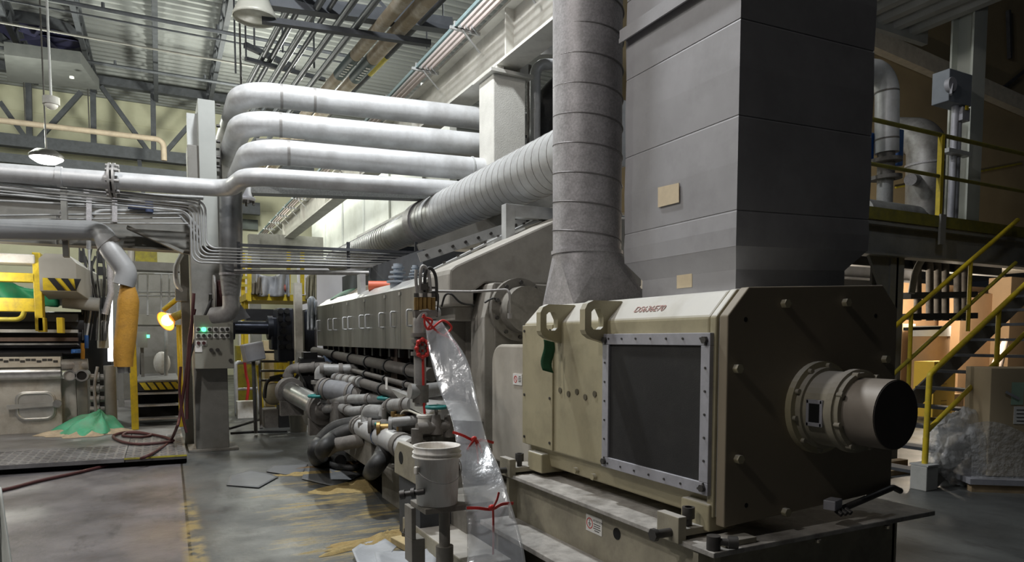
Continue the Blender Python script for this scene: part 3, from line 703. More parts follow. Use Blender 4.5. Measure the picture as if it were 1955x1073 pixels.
# hood: sloped top, arch cut in the lower edge
poly = [(a[0], gp(858, 584)[1]), gp(905, 584), gp(905, 556), gp(926, 541), (xr, gp(1070, 541)[1]), (xr, e[1] + .02), (e[0] + .05, e[1] + .02), (a[0] + .06, a[1] + .04), (a[0] + .01, a[1] + .0), (a[0], a[1] - .04)]
hood = MB().prism(poly, GY, GY + .62, 'xz').build('guard_hood', m_gear, gb, bevel=.02)
rim = MB()
r0 = V((a[0] - .03, GY + .60, a[1] - .0)); r1 = V((e[0] + .05, GY + .60, e[1] + .07)); rim.bar(r0, r1, .10, .018, up=(0, 0, 1)); rim.bar(r1, (xr, GY + .6, e[1] + .07), .10, .018)
rim.build('hood_rim', m_galvL, gb)
b = MB()
for i in range(9):
    p = r0.lerp(r1, (i + .5) / 9) + V((0, -.03, .005)); b.hexb(p, p + V((-.006, 0, .022)), .016)
b.build('rim_bolt', m_bolt, gb)
p = at(1072, 455, y=GY - .002)
b = MB().box(p, (.12, .012, .075)); b.build('hood_latch', m_bolt, gb)
# gear housing and bearing cover
hy = 5.32
hl = at(944, 700, y=hy).x
zt = at(990, 541, y=hy).z
MB().box2((hl, hy, .35), (4.2, 6.6, zt)).build('gear_housing', m_gearD, gb, bevel=.012)
lf = MB().prism([(hl - .09, .35), (hl + .005, .35), (hl + .005, zt), (hl - .01, zt - .02), (hl - .09, zt - .30)], hy + .01, hy + .30, 'xz').build('housing_flange', m_gear, gb, bevel=.008)
dc = at(988, 592, y=hy)
b = MB().cyl(dc + V((0, 0, 0)), dc + V((0, -.05, 0)), .275, n=40).build('bearing_flange', m_gearD, gb, bevel=.004)
MB().cyl(dc + V((0, -.04, 0)), dc + V((0, -.19, 0)), .20, n=40).build('bearing_cover', m_gearD, gb, bevel=.012)
b = MB()
for k in range(10):
    t = 2 * math.pi * k / 10 + .3; p = dc + V((math.cos(t) * .238, -.05, math.sin(t) * .238)); b.cyl(p, p + V((0, -.022, 0)), .017, n=10)
b.build('cover_screw', m_bolt, gb)
# body to the left with its flange block
bxl = at(862, 600, y=5.7).x
b = MB().box2((bxl, 5.62, at(890, 612, y=5.62).z), (hl + .02, 6.15, at(890, 585, y=5.62).z)); b.box2((bxl + .04, 5.66, at(890, 585, y=5.62).z - .01), (hl, 6.1, at(890, 585, y=5.62).z + .06))
b.build('flange_block', m_gear, gb, bevel=.01)
MB().box2((bxl + .06, 5.95, .35), (hl + .05, 6.7, at(890, 610, y=5.7).z)).build('lower_body', m_gearD, gb, bevel=.02)
b = MB().cyl((bxl + .09, 5.75, at(890, 585, y=5.62).z), (bxl + .09, 5.75, at(890, 585, y=5.62).z + .10), .055, n=16)
pz = at(922, 577, y=5.6); b.cyl(pz + V((0, 0, -.03)), pz + V((0, 0, .03)), .055, n=16); b.build('breather_cap', m_gearD, gb, bevel=.005)
# oil lines on the gearbox face
b = MB().tube(bend([at(822, 556, y=5.35), at(900, 557, y=5.2), at(968, 553, y=5.05), at(973, 560, y=5.03), at(974, 598, y=5.08)], .03), .011, 8)
b.cyl(at(974, 598, y=5.10), at(974, 608, y=5.10), .022); b.build('oil_line', m_steelpipe, gb)
b = MB().tube(spline([at(843, 585, y=5.55), at(850, 564, y=5.5), at(862, 562, y=5.45), at(880, 578, y=5.45), at(905, 583, y=5.5)]), .009, 8)
b.build('oil_hose', m_rubber, gb)
b = MB().tube(spline([at(925, 578, y=5.3), at(940, 570, y=5.28), at(952, 572, y=5.26)]), .008, 8); b.build('oil_hose', m_rubber, gb)
# bed under gearbox
MB().box2((1.95, 4.50, .0), (4.3, 6.65, .35)).build('gearbox_bed', m_gearD, gb, bevel=.01)
# coupling guard between motor and gearbox
cg = thing('coupling_guard', 'rounded cream sheet guard over the coupling between motor and gear reducer', 'guard', (2.9, 4.8, .7))
y0, y1, zt2 = 4.42, 5.08, 1.56
prof = [(y0, .60), (y1, .60), (y1, zt2 - .17)] + [(y1 - .16 + .16 * math.cos(t * math.pi / 2 / 6), zt2 - .16 + .16 * math.sin(t * math.pi / 2 / 6)) for t in range(7)] + [(y0, zt2)]
MB().prism(prof, 2.43, 3.4, 'yz').build('guard_shell', mat('pale_cream_paint', (.47, .44, .38), .55, 0, .1, 4, (.27, .24, .20), 3, .4), cg, bevel=.02)
q0 = at(980, 713, x=2.428); q1 = at(997, 736, x=2.428)
lb = MB().box2((2.4245, q1.y, q1.z), (2.430, q0.y, q0.z)).build('prohibition_label', m_paper, cg); lb['label'] = 'white prohibition label with a red ring and slash'
hh = q0.z - q1.z; cy, cz = q0.y - (q0.y - q1.y) * .30, (q0.z + q1.z) / 2
MB().ring((2.4245, cy, cz), (2.4235, cy, cz), hh * .32, hh * .25, 24).build('ring_mark', m_red, lb)
b = MB().bar((2.424, cy + hh * .2, cz + hh * .2), (2.424, cy - hh * .2, cz - hh * .2), .001, hh * .06, up=(0, 1, 0)); b.build('slash_mark', m_red, lb)
b = MB()
for k in range(4): b.box((2.424, q0.y - (q0.y - q1.y) * .77, q0.z - hh * (.22 + .15 * k)), (.001, (q0.y - q1.y) * (.22, .3, .32, .28)[k], hh * .05))
b.build('print_lines', m_bolt, lb)
# steps and plates low between base and gearbox
pl = thing('gearbox_foot_rail', 'dusty steel rail with bolted foot plate on the floor below the white bucket', 'rail', (1.75, 4.5, 0))
f0, f1 = at(775, 990, z=.16), at(905, 1085, z=.16)
MB().bar((f0.x + .12, f0.y, .09), (f1.x + .12, f1.y, .09), .30, .18).build('rail_body', m_base, pl, bevel=.01)
fp = at(798, 1028, z=.06)
MB().box(fp + V((-.02, 0, -.03)), (.26, .34, .055), .15).build('foot_plate', mat('dust_coated_plate', (.50, .40, .22), .9, 0, .25, 12), pl, bevel=.006)
b = MB()
for px, py in ((775, 1022), (787, 1036)): p = at(px, py, z=.06); b.hexb(p + V((0, 0, -.01)), p + V((0, 0, .025)), .035); b.cyl(p, p + V((0, 0, .055)), .018, n=10)
b.build('anchor_bolt', m_bolt, pl)
# ---------------------------------------------------------------- bucket and its stand
bk = V((1.52, 3.97, .575))
st = thing('bucket_stand', 'dusty steel bracket stand carrying the white bucket', 'stand', (1.6, 4.0, 0))
b = MB().box2((1.40, 3.86, .535), (1.86, 4.14, .572)); b.build('stand_top', m_gearD, st, bevel=.005)
b = MB().box2((1.38, 4.06, .33), (1.41, 4.2, .535)); b.box2((1.38, 4.06, .17), (1.47, 4.2, .33)); b.build('side_plate', m_gearD, st, bevel=.004)
b = MB().cyl((1.56, 3.95, 0), (1.56, 3.95, .30), .055, n=18); b.cyl((1.56, 3.95, .3), (1.56, 3.95, .54), .035, n=14); b.build('stand_post', m_gearD, st)
b = MB(); p0, p1 = at(797, 940, y=3.9), at(764, 945, y=3.95)
b.cyl(p0, p1, .018, n=12); b.hexb(p1, p1 + (p0 - p1).normalized() * .03, .03); b.hexb(p0 + (p1 - p0) * .15, p0 + (p1 - p0) * .35, .034); b.cyl(p0 - (p1 - p0) * .4, p0, .02)
b.build('adjusting_bolt', m_bolt, st)
def bucket(c, r0, r1, h, label, m, lidside, s=1):
    t = thing('bucket', label, 'bucket', c)
    b = MB().lathe([(0, .004), (r0, 0), (r0 + (r1 - r0) * .8, h * .80), (r1 + .012 * s, h * .805), (r1 + .012 * s, h * .83), (r1, h * .835), (r1, h * .87), (r1 + .010 * s, h * .875), (r1 + .010 * s, h * .9), (r1, h * .905), (r1 + .003, h * .98), (r1 + .008 * s, h), (r1 - .006 * s, h), (r1 - .008 * s, h * .9), (r0 - .004, .02), (0, .02)], c, n=40)
    b.build('bucket_body', m, t)
    return t
bt = bucket(bk, .128, .143, .365, 'white plastic bucket with dirty streaks and wire handle beside the clear film', mat('stained_white_plastic', (.92, .90, .86), .45, 0, .04, 8, (.40, .30, .19), 11, .45, stretch=(1, 1, .22)), 1)
b = MB(); hv = []
for k in range(17):
    t = math.pi * k / 16; ang = math.radians(-75)
    d = V((math.cos(ang), math.sin(ang), 0)); sd = V((-d.y, d.x, 0))
    hv.append(bk + V((0, 0, .255)) + sd * (.152 * math.cos(t)) + d * (.155 * math.sin(t) * (1)) + V((0, 0, -.10 * math.sin(t) + .03 * math.cos(t))))
b.tube(hv, .003, 6).build('wire_handle', m_steelpipe, bt)
b = MB()
for p in (hv[0], hv[-1]): b.box(p, (.03, .03, .05), .4)
b.build('handle_ear', m_white, bt, bevel=.008)
pm = at(838, 924, d=4.07)
# ---------------------------------------------------------------- clear film tube with ties
ftop = at(826, 612, y=5.05); 
L_ = [(812, 612), (818, 665), (838, 740), (862, 800), (872, 850), (884, 925), (893, 1000), (893, 1073), (893, 1140)]
R_ = [(842, 612), (862, 640), (893, 690), (912, 770), (930, 840), (952, 890), (972, 950), (998, 1040), (1012, 1140)]
Yc = [5.05, 4.92, 4.68, 4.42, 4.22, 3.98, 3.76, 3.55, 3.34]
rows = []
for l, r, y in zip(L_, R_, Yc): rows.append((at(l[0], l[1], y=y), at(r[0], r[1], y=y - .02)))
lc = spline([q[0] for q in rows], 6); rc2 = spline([q[1] for q in rows], 6)
b = MB(); ringsL = []; n = 22
for i, (p, q) in enumerate(zip(lc, rc2)):
    c = (p + q) / 2; hw = (q - p) / 2; dn = V((.45, -.80, .1)).normalized(); dd = min(.30, .55) * hw.length; v = i / len(lc)
    ring = []
    for j in range(n):
        t = 2 * math.pi * j / n; wv = 1 + .10 * math.sin(3 * t + v * 9) + .06 * math.sin(7 * t + v * 17)
        ring.append(c + hw * math.cos(t) + dn * (-1) * (dd * math.sin(t) * wv * (.9 if math.sin(t) > 0 else .5)))
    ringsL.append(ring)
b.loft(ringsL, smooth=True, caps=False)
tag(b.build('plastic_film_tube', m_film), 'long clear plastic film tube hanging from a pipe down past the white bucket', 'plastic film')
def tie(i, pa, pb_, drop, name, label):
    t = thing(name, label, 'ribbon', lc[i])
    p, q = at(*pa, y=lc[i].y - .03), at(*pb_, y=lc[i].y - .05); m = p.lerp(q, .55) + V((-.03, -.06, 0))
    off = V((-.02, -.045, 0))
    b = MB(); pts = spline([p + V((-.012, -.02, 0)), p.lerp(q, .25) + off * 1.3, m + V((0, -.01, -.015)), p.lerp(q, .8) + off, q + V((.012, -.02, -.01))], 6)
    for a_, c_ in zip(pts, pts[1:]): b.bar(a_, c_, .004, .018)
    b.build('band', m_red, t)
    b = MB().sph(m + V((-.005, -.02, 0)), .022, (1, .7, .8), 10, 8); b.build('knot', m_red, t)
    b = MB()
    for dx, ln in drop:
        pts = spline([m + V((0, -.03, 0)), m + V((dx * .6, -.035, -ln * .5)), m + V((dx, -.03, -ln))], 5)
        for a_, c_ in zip(pts, pts[1:]): b.bar(a_, c_, .016, .003, up=(.4, -.9, .1))
    b.build('tail', m_red, t)
ib = [min(range(len(lc)), key=lambda k: abs(lc[k].y - yy)) for yy in (4.31, 3.80)]
tie(ib[0], (865, 824), (937, 842), ((.02, .17), (-.06, .07), (.05, .10)), 'red_tie', 'upper red ribbon tied round the clear film tube')
tie(ib[1], (892, 968), (974, 957), ((.0, .29), (.04, -.09)), 'red_tie', 'lower red ribbon with long tail tied round the clear film tube')
tp = thing('red_tape_knot', 'tangled red tape tying the top of the clear film to the pipe', 'ribbon', ftop)
for pts in ([(808, 600), (818, 615), (838, 636), (858, 645), (872, 660), (880, 680)], [(810, 602), (812, 622), (822, 628), (845, 612), (862, 625), (850, 640)], [(806, 605), (825, 612), (815, 630)]):
    q = spline([at(x, y, y=4.98) for x, y in pts], 6); MB().tube(q, .009, 6).build('tape_strand', m_red, tp)
# hanging red cord with hand wheel valve
rcq = thing('pull_cord', 'red cord hanging down the vertical pipe from a small red wheel', 'cord', at(808, 660, y=5.2))
MB().tube(spline([at(806, 650, y=5.2), at(808, 700, y=5.2), at(809, 760, y=5.2), at(812, 800, y=5.2), at(818, 826, y=5.15)], 6), .011, 8).build('cord', m_red, rcq)
b = MB()
for k in range(8):
    t = 2 * math.pi * k / 8; c = at(807, 665, y=5.18); b.sph(c + V((math.cos(t) * .05, 0, math.sin(t) * .07)), .02, n=8, m=6)
b.tube([at(807, 665, y=5.18) + V((math.cos(t * .3) * .05, 0, math.sin(t * .3) * .07)) for t in range(22)], .012, 6).build('red_wheel', m_red, rcq)
# ---------------------------------------------------------------- standing pipe with sight flow manifold
mf = thing('water_manifold', 'standing pipe with brass sight tubes and hoses beside the extruder guard', 'manifold', at(798, 770, y=5.25))
PY = 5.25
pt = lambda px, py, y=PY: at(px, py, y=y)
MB().tube(bend([pt(835, 597, 5.3), pt(800, 600), pt(801, 650), pt(803, 775)], .07), .050, 16).build('stand_pipe', m_steelpipe, mf)
b = MB()
for y in (640, 652, 664, 676): b.cyl(pt(800.5, y - 4), pt(800.5, y + 3), .068, n=16)
b.build('union_nut', m_dusty, mf)
MB().tube(bend([pt(782, 747), pt(800, 748), pt(842, 742, 5.6)], .03), .062, 16).build('cross_pipe', m_pvc, mf)
MB().cyl(pt(803, 735), pt(803, 768), .066).build('pipe_tee', m_dusty, mf)
for i, px in enumerate((795, 802, 810, 819, 827)):
    o = MB().cyl(pt(px, 568), pt(px, 592), .020, n=12).build('sight_tube', m_brass, mf)
    q = MB().cyl(pt(px, 560), pt(px, 567), .022, n=10); q.cyl(pt(px, 592), pt(px, 598), .022, n=10); q.build('tube_collar', m_white if i % 2 else m_bolt, o)
MB().bar(pt(790, 600), pt(832, 598), .07, .05).build('header_bar', m_dusty, mf)
for i, pts in enumerate(([(796, 560), (794, 530), (795, 515)], [(803, 560), (803, 520), (808, 508), (818, 520), (822, 556)], [(811, 558), (812, 522), (822, 512), (832, 530), (834, 575)], [(819, 560), (836, 562), (834, 605)])):
    MB().tube(spline([pt(x, y) for x, y in pts], 6), .014 if i < 3 else .008, 8).build('water_hose', (m_steelpipe, m_steelpipe, m_rubber, m_rubber)[i], mf)
b = MB().box(pt(808, 548), (.05, .05, .05)); b.box(pt(820, 549), (.10, .02, .015)); b.build('valve_lever', m_bolt, mf)
# ---------------------------------------------------------------- barrel guard (long stainless hood)
HX = 2.1
hd = thing('barrel_guard', 'long stainless guard with hinged panels and bar handles over the extruder barrel', 'guard', (2.8, 8.2, 1.5))
yb = [10.45, 9.35, 8.55, 7.75, 6.95, 6.45, 5.95]
zl, zc, zt3 = 1.505, 2.085, 2.20
for k in range(len(yb) - 1):
    y1, y0 = yb[k], yb[k + 1] + .008
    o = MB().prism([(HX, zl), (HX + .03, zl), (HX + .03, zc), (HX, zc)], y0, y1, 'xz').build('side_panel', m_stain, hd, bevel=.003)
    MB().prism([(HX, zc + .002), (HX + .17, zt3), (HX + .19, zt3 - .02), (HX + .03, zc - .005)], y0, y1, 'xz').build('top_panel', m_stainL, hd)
    for f in ((.16, .84) if y1 - y0 > .6 else (.45,)):
        yy = y0 + (y1 - y0) * f; zz = 1.80
        q = MB().tube(bend([(HX, yy - .055, zz + .075), (HX - .045, yy - .055, zz + .075), (HX - .045, yy - .055, zz - .075), (HX, yy - .055, zz - .075)], .015, 4), .009, 8); q.build('bar_handle', m_galvL, o)
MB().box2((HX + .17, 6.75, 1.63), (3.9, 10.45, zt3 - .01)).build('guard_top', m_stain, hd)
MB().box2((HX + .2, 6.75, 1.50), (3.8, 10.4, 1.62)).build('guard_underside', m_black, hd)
b = MB()
for y in yb[1:-1]: b.box((HX - .004, y, zc - .04), (.015, .05, .03))
b.build('hinge', m_steel, hd)
# extruder frame under the hood
ex = thing('extruder_bed', 'dark steel extruder frame with legs and bed below the stainless guard', 'frame', (2.9, 8.0, 0))
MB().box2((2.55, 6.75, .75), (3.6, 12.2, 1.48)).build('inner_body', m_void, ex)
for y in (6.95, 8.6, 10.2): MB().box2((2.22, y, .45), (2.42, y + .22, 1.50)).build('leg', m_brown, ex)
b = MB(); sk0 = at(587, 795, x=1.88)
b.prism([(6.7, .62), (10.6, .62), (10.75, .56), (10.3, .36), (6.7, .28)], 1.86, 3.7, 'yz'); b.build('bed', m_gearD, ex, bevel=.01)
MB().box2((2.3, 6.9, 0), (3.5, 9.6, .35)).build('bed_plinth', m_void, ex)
m_under = mat('dark_dusty_pipe', (.105, .095, .085), .7, 0, .3, 8)
for (ya, za), (yb2, zb2), r in (((10.6, 1.40), (5.9, 1.27), .060), ((10.6, 1.28), (5.9, 1.13), .036), ((10.6, 1.20), (5.9, 1.05), .055)):
    pass
for k, (z, x, r) in enumerate(((1.36, 2.20, .062), (1.22, 2.16, .030), (1.11, 2.13, .056), (1.25, 2.36, .05))):
    o = MB().cyl((x, 11.2, z + .06), (x - .02, 5.8, z - .08), r, n=16).build('coolant_pipe', m_under, ex)
    q = MB()
    for y in (6.4, 7.1, 7.9, 8.7, 9.6): zz = z - .08 + (y - 5.8) / 5.4 * .14; q.cyl((x - .01, y, zz), (x - .01, y + .05, zz), r + .016, n=16)
    q.build('pipe_clamp', m_black, o)
b = MB()
for i in range(13):
    y = 6.3 + i * .33; b.cyl((2.25, y, 1.50), (2.28 + .1 * random.random(), y + .05, 1.05 - .2 * random.random()), .018, n=8); b.box((2.2, y + .12, 1.46), (.05, .06, .09))
b.build('cable_drop', m_black, ex)
# steel chute and tag by the frame leg
ch = [at(745, 742, x=2.0), at(800, 765, x=2.0), at(823, 800, x=2.0), at(770, 772, x=2.0)]
b = MB().add(ch + [p + V((.5, 0, -.05)) for p in ch], [(0, 1, 2, 3), (7, 6, 5, 4), (0, 4, 5, 1), (1, 5, 6, 2), (2, 6, 7, 3), (3, 7, 4, 0)]); tag(b.build('steel_chute', m_stainL), 'bare sheet metal chute plate leaning under the stainless guard', 'chute')
c0 = at(738, 732, x=2.0)
tag(MB().box(c0, (.004, .07, .12)).build('paper_tag', m_paper), 'small white paper tag hanging on the extruder frame leg', 'tag')
# ================================================================ PIPEWORK BETWEEN EXTRUDER AND AISLE
def pipe(name, pts, r, m, parent, rad=None, n=14, bands=0, bm=None, clamp_r=1.18):
    q = bend([V(p) for p in pts], rad or r * 1.8)
    o = MB().tube(q, r, n).build(name, m, parent)
    if bands:
        b = MB(); L = [0]
        for a, c in zip(pts, pts[1:]): L.append(L[-1] + (V(c) - V(a)).length)
        for k in range(bands):
            f = L[-1] * (k + .6) / bands
            i = max(j for j in range(len(L) - 1) if L[j] <= f); d = (V(pts[i + 1]) - V(pts[i])).normalized(); p = V(pts[i]) + d * (f - L[i])
            b.cyl(p - d * r * .35, p + d * r * .35, r * clamp_r, n=n)
        b.build('coupling', bm or m_dusty, o)
    return o
def wheel(c, r, m, parent, axis='z'):
    b = MB(); pts = []
    for k in range(25):
        t = 2 * math.pi * k / 24; p = (math.cos(t) * r, math.sin(t) * r)
        pts.append(V(c) + (V((p[0], p[1], 0)) if axis == 'z' else V((p[0], 0, p[1]))))
    b.tube(pts, r * .2, 6, caps=False)
    for k in range(4):
        t = math.pi * k / 2 + .4; p = (math.cos(t) * r, math.sin(t) * r); b.bar(c, V(c) + (V((p[0], p[1], 0)) if axis == 'z' else V((p[0], 0, p[1]))), r * .16, r * .16)
    return b.build('handwheel', m, parent)
# --- shell heat exchangers on the bed tip
hx = thing('heat_exchanger', 'shiny steel shell heat exchanger lying across the tip of the extruder bed', 'heat exchanger', at(580, 790, y=9.0))
p0, p1 = at(556, 748, y=9.6), at(612, 778, y=8.7)
MB().cyl(p0, p1, .135, n=24).build('shell', m_steel, hx)
d = (p1 - p0).normalized(); b = MB().cyl(p1, p1 + d * .05, .20, n=24); b.cyl(p1 + d * .05, p1 + d * .12, .20, n=24); b.cyl(p0 - d * .10, p0, .19, n=24); b.cyl(p1 + d * .12, p1 + d * .2, .13, .06, n=20); b.build('end_flange', m_dusty, hx)
b = MB().box(p1 + V((0, 0, -.24)), (.30, .12, .20)); b.box(p0 + V((0, 0, -.22)), (.3, .12, .2)); b.cyl(p1 + V((0, 0, .15)), p1 + V((0, 0, .34)), .075); b.cyl(p1 + V((0, 0, .3)), p1 + V((0, 0, .34)), .11); b.build('saddle', m_dusty, hx)
p = p1 + V((0, 0, .36)); pipe('outlet_pipe', [p, p + V((0, 0, .12)), at(700, 706, y=8.6)], .07, m_pvc, hx, .09, bands=3)
pipe('inlet_pipe', [at(549, 735, y=9.7), at(552, 704, y=9.7), at(622, 700, y=9.5), at(632, 712, y=9.4)], .065, m_dusty, hx, .09, bands=4)
hx2 = thing('heat_exchanger', 'grey painted shell heat exchanger with dark bands behind the shiny one', 'heat exchanger', at(650, 750, y=8.4))
p0, p1 = at(618, 742, y=8.5), at(684, 752, y=8.0); MB().cyl(p0, p1, .125, n=24).build('shell', mat('slate_grey_paint', (.24, .245, .26), .5, 0, .2, 6, (.1, .1, .1), 4, .6), hx2); d = (p1 - p0).normalized()
b = MB()
for f in (.03, .16, .85): b.cyl(p0 + (p1 - p0) * f - d * .02, p0 + (p1 - p0) * f + d * .02, .138, n=24)
b.cyl(p1, p1 + d * .08, .11, .06, n=20); b.box(p0.lerp(p1, .5) + V((0, 0, -.25)), (.2, .3, .26)); b.build('band', m_dusty, hx2)
# --- white cooling lines feeding the exchangers
for k, (label, pts, r) in enumerate((
    ('upper grey water line along the extruder bed with a tee', [at(617, 764, y=8.6), at(700, 762, y=7.6), at(726, 762, y=7.4), at(760, 759, y=7.0)], .060),
    ('lower grey water line along the extruder bed with an offset elbow', [at(622, 780, y=8.5), at(650, 777, y=8.2), at(672, 786, y=7.7), at(762, 780, y=6.9)], .060),
    ('short grey water line above the lower one with a blue mark', [at(652, 776, y=8.2), at(694, 772, y=7.8)], .055),
    ('grey water line running to the shiny exchanger outlet', [at(640, 722, y=8.6), at(690, 730, y=7.9)], .062))):
    t = thing('water_line', label, 'pipe', pts[0], 'water lines on the extruder bed'); pipe('pipe_run', pts, r, m_pvc, t, bands=4)
vt = thing('gate_valve', 'teal gate valve at the end of the shiny heat exchanger', 'valve', at(608, 765, y=8.65))
MB().cyl(at(608, 775, y=8.65), at(608, 750, y=8.65), .05).build('valve_body', m_dusty, vt); wheel(at(606, 756, y=8.5), .10, m_teal, vt)
vt = thing('gate_valve', 'teal topped gate valve standing beside the sheet metal chute', 'valve', at(738, 790, y=6.9))
MB().cyl(at(738, 790, y=6.9), at(739, 764, y=6.9), .04).build('valve_body', m_dusty, vt); wheel(at(740, 760, y=6.9), .095, m_teal, vt)
# --- motor pump and clutter further back
pm = thing('pump', 'dusty pump with pale round housing beside the ladder', 'pump', at(520, 770, z=.3, y=None) if False else at(520, 775, y=13.2))
c = at(522, 752, y=13.2); b = MB().sph(c, .20, (1, .9, 1.05), 18, 12); b.cyl(c + V((0, .1, .05)), c + V((.5, .5, .05)), .13); b.build('pump_housing', mat('pale_dusty_paint', (.40, .38, .30), .7, 0, .25, 5), pm)
b = MB().box((c.x + .1, c.y, .16), (.6, .5, .32)); b.build('pump_base', m_dusty, pm)
for k, pts in enumerate(([(505, 760), (510, 730), (530, 722), (545, 735)], [(515, 722), (540, 718), (560, 730)], [(540, 745), (553, 735), (570, 715)])):
    MB().tube(spline([at(x, y, y=12.8) for x, y in pts], 6), .03, 8).build('pump_hose', m_rubber, pm)
mt = thing('coolant_motor', 'small dark motor with blue cap among the pipes near the extruder foot', 'motor', at(600, 720, y=10.2))
c = at(598, 700, y=10.2); b = MB().cyl(c + V((-.2, 0, 0)), c + V((.15, 0, 0)), .14); b.box(c + V((0, 0, -.3)), (.35, .3, .35)); b.box(c + V((-.05, 0, .16)), (.2, .16, .1)); b.build('motor_body', m_black, mt)
MB().cyl(c + V((.15, 0, .03)), c + V((.32, 0, .03)), .13).build('fan_cap', mat('faded_blue', (.20, .27, .40), .5), mt)
b = MB()
for k in range(5): b.tube(spline([c + V((-.2 + .12 * k, -.05, -.1)), c + V((-.15 + .12 * k, -.2, -.25 - .05 * k)), c + V((-.1 + .15 * k, -.1, -.5))], 5), .02, 6)
b.build('loose_cable', m_rubber, mt)
# --- front cluster: big grey pipe, hoses, valves
cl = thing('coolant_header', 'big grey plastic coolant header pipe with blue stripe above the floor hoses', 'pipe', at(740, 850, y=6.0))
a, e = at(684, 812, y=7.3), at(796, 864, y=5.35)
o = pipe('header_pipe', [a, e], .105, mat('light_grey_pipe', (.44, .445, .45), .4, 0, .12, 6, (.22, .20, .17), 4, .6), cl)
d = (e - a).normalized(); b = MB()
for f, w_ in ((.04, .03), (.10, .02), (.80, .06), (.99, .05)): b.cyl(a + (e - a) * f - d * w_, a + (e - a) * f + d * w_, .117, n=20)
b.build('coupling', m_dusty, o)
b = MB().cyl(a + (e - a) * .46 - d * .008, a + (e - a) * .46 + d * .008, .107, n=20).build('blue_stripe', m_blue, o)
up = a + (e - a) * .22
o = pipe('riser_elbow', [up, at(702, 793, y=6.95), at(706, 785, y=6.9), at(760, 783, y=6.3), at(735, 784, y=6.5)][:3] + [at(752, 790, y=6.6)], .075, m_pvc, cl, .14)
MB().cyl(at(702, 816, y=6.9), at(702, 806, y=6.9), .10).build('riser_collar', m_dusty, cl)
pipe('branch_elbow', [at(736, 796, y=6.5), at(740, 776, y=6.5), at(790, 772, y=5.9)], .07, m_pvc, cl, .13, bands=2)
a2, e2 = at(694, 806, y=7.2), at(746, 840, y=6.2)
pipe('second_header', [a2, e2], .085, m_pvc, cl, bands=5, bm=m_dusty)
pipe('third_header', [at(770, 842, y=6.1), at(800, 858, y=5.7)], .085, m_pvc, cl, bands=5)
vb = thing('valve_bank', 'bank of dark green and brass valves beside the coolant header', 'valve', at(760, 830, y=5.9))
for k, (px, py, y, s) in enumerate(((735, 812, 6.4, .055), (752, 818, 6.2, .05), (775, 812, 6.1, .06), (795, 812, 5.95, .06))):
    c = at(px, py, y=y); b = MB().cyl(c + V((-.14, .05, 0)), c + V((.14, -.05, 0)), s); b.cyl(c, c + V((0, 0, .16)), s * .55); b.sph(c, s * 1.3, n=12, m=8)
    for q in (-.12, .12): b.cyl(c + V((q, -.0 - q * .3, 0)), c + V((q * 1.25, -q * .4, 0)), s * 1.4)
    b.build('valve_body', (m_dusty, m_brass, m_pvc, m_dusty)[k], vb)
c = at(764, 812, y=6.0); b = MB().cyl(c + V((0, 0, -.28)), c + V((0, 0, .10)), .034); b.cyl(c + V((0, 0, .02)), c + V((0, 0, .10)), .05); b.build('brass_fitting', m_brass, vb)
wheel(at(735, 809, y=6.35), .085, m_teal, vb); wheel(at(788, 800, y=5.95), .085, mat('dull_red_wheel', (.40, .10, .11), .5), vb)
for k, (px, py) in enumerate(((745, 826), (756, 838), (768, 838), (780, 828), (750, 806), (800, 825))):
    c = at(px, py, y=6.15 - .05 * k); MB().cyl(c, c + V((.22, -.12, .02)), .045, n=12).build('short_pipe', m_dusty if k % 2 else m_pvc, vb)
MB().tube(spline([at(764, 806, y=6.0), at(767, 788, y=6.0), at(780, 784, y=5.9), at(808, 793, y=5.5), at(840, 783, y=5.2)], 6), .010, 8).build('capillary_tube', mat('pale_tube', (.52, .50, .42), .5), vb)
# gate valve by the film
gv = thing('gate_valve', 'dark gate valve with teal handwheel beside the top of the white bucket', 'valve', at(833, 815, y=5.0))
c = at(833, 816, y=5.0); b = MB().cyl(c + V((-.16, 0, 0)), c + V((.10, 0, 0)), .045); b.cyl(c + V((0, 0, -.05)), c + V((0, 0, .10)), .06, .03); b.cyl(c, c + V((0, 0, .15)), .014)
b.cyl(c + V((-.16, 0, .0)), c + V((-.16, 0, -.12)), .045); b.cyl(c + V((.10, 0, -.08)), c + V((.10, 0, .09)), .05, .03); b.build('valve_body', m_dusty, gv); wheel(c + V((0, 0, .16)), .075, m_teal, gv)
b = MB().cyl(at(812, 795, y=5.1), at(812, 818, y=5.1), .06); b.cyl(at(812, 792, y=5.1), at(812, 796, y=5.1), .07); tag(b.build('air_vent_cap', m_white), 'small round white fitting left of the dark gate valve', 'fitting')
# bearing block beside the bucket
bb = thing('pivot_block', 'cream steel block with a round hole behind the white bucket', 'machine block', at(800, 850, y=4.9))
bp_ = at(790, 875, y=4.95)
b = MB().prism([(4.75, .52), (5.30, .52), (5.30, .70), (5.2, .79), (4.75, .79)], 1.66, 1.72, 'yz'); b.box2((1.72, 4.8, .52), (1.95, 5.25, .75)); b.build('block', m_base, bb, bevel=.008)
p = V((1.66, 5.12, .67)); MB().cyl(p + V((-.003, 0, 0)), p + V((.003, 0, 0)), .05).build('block_hole', m_void, bb)
MB().box2((1.70, 4.8, 0), (2.0, 5.3, .52)).build('plinth', m_beamD, bb)
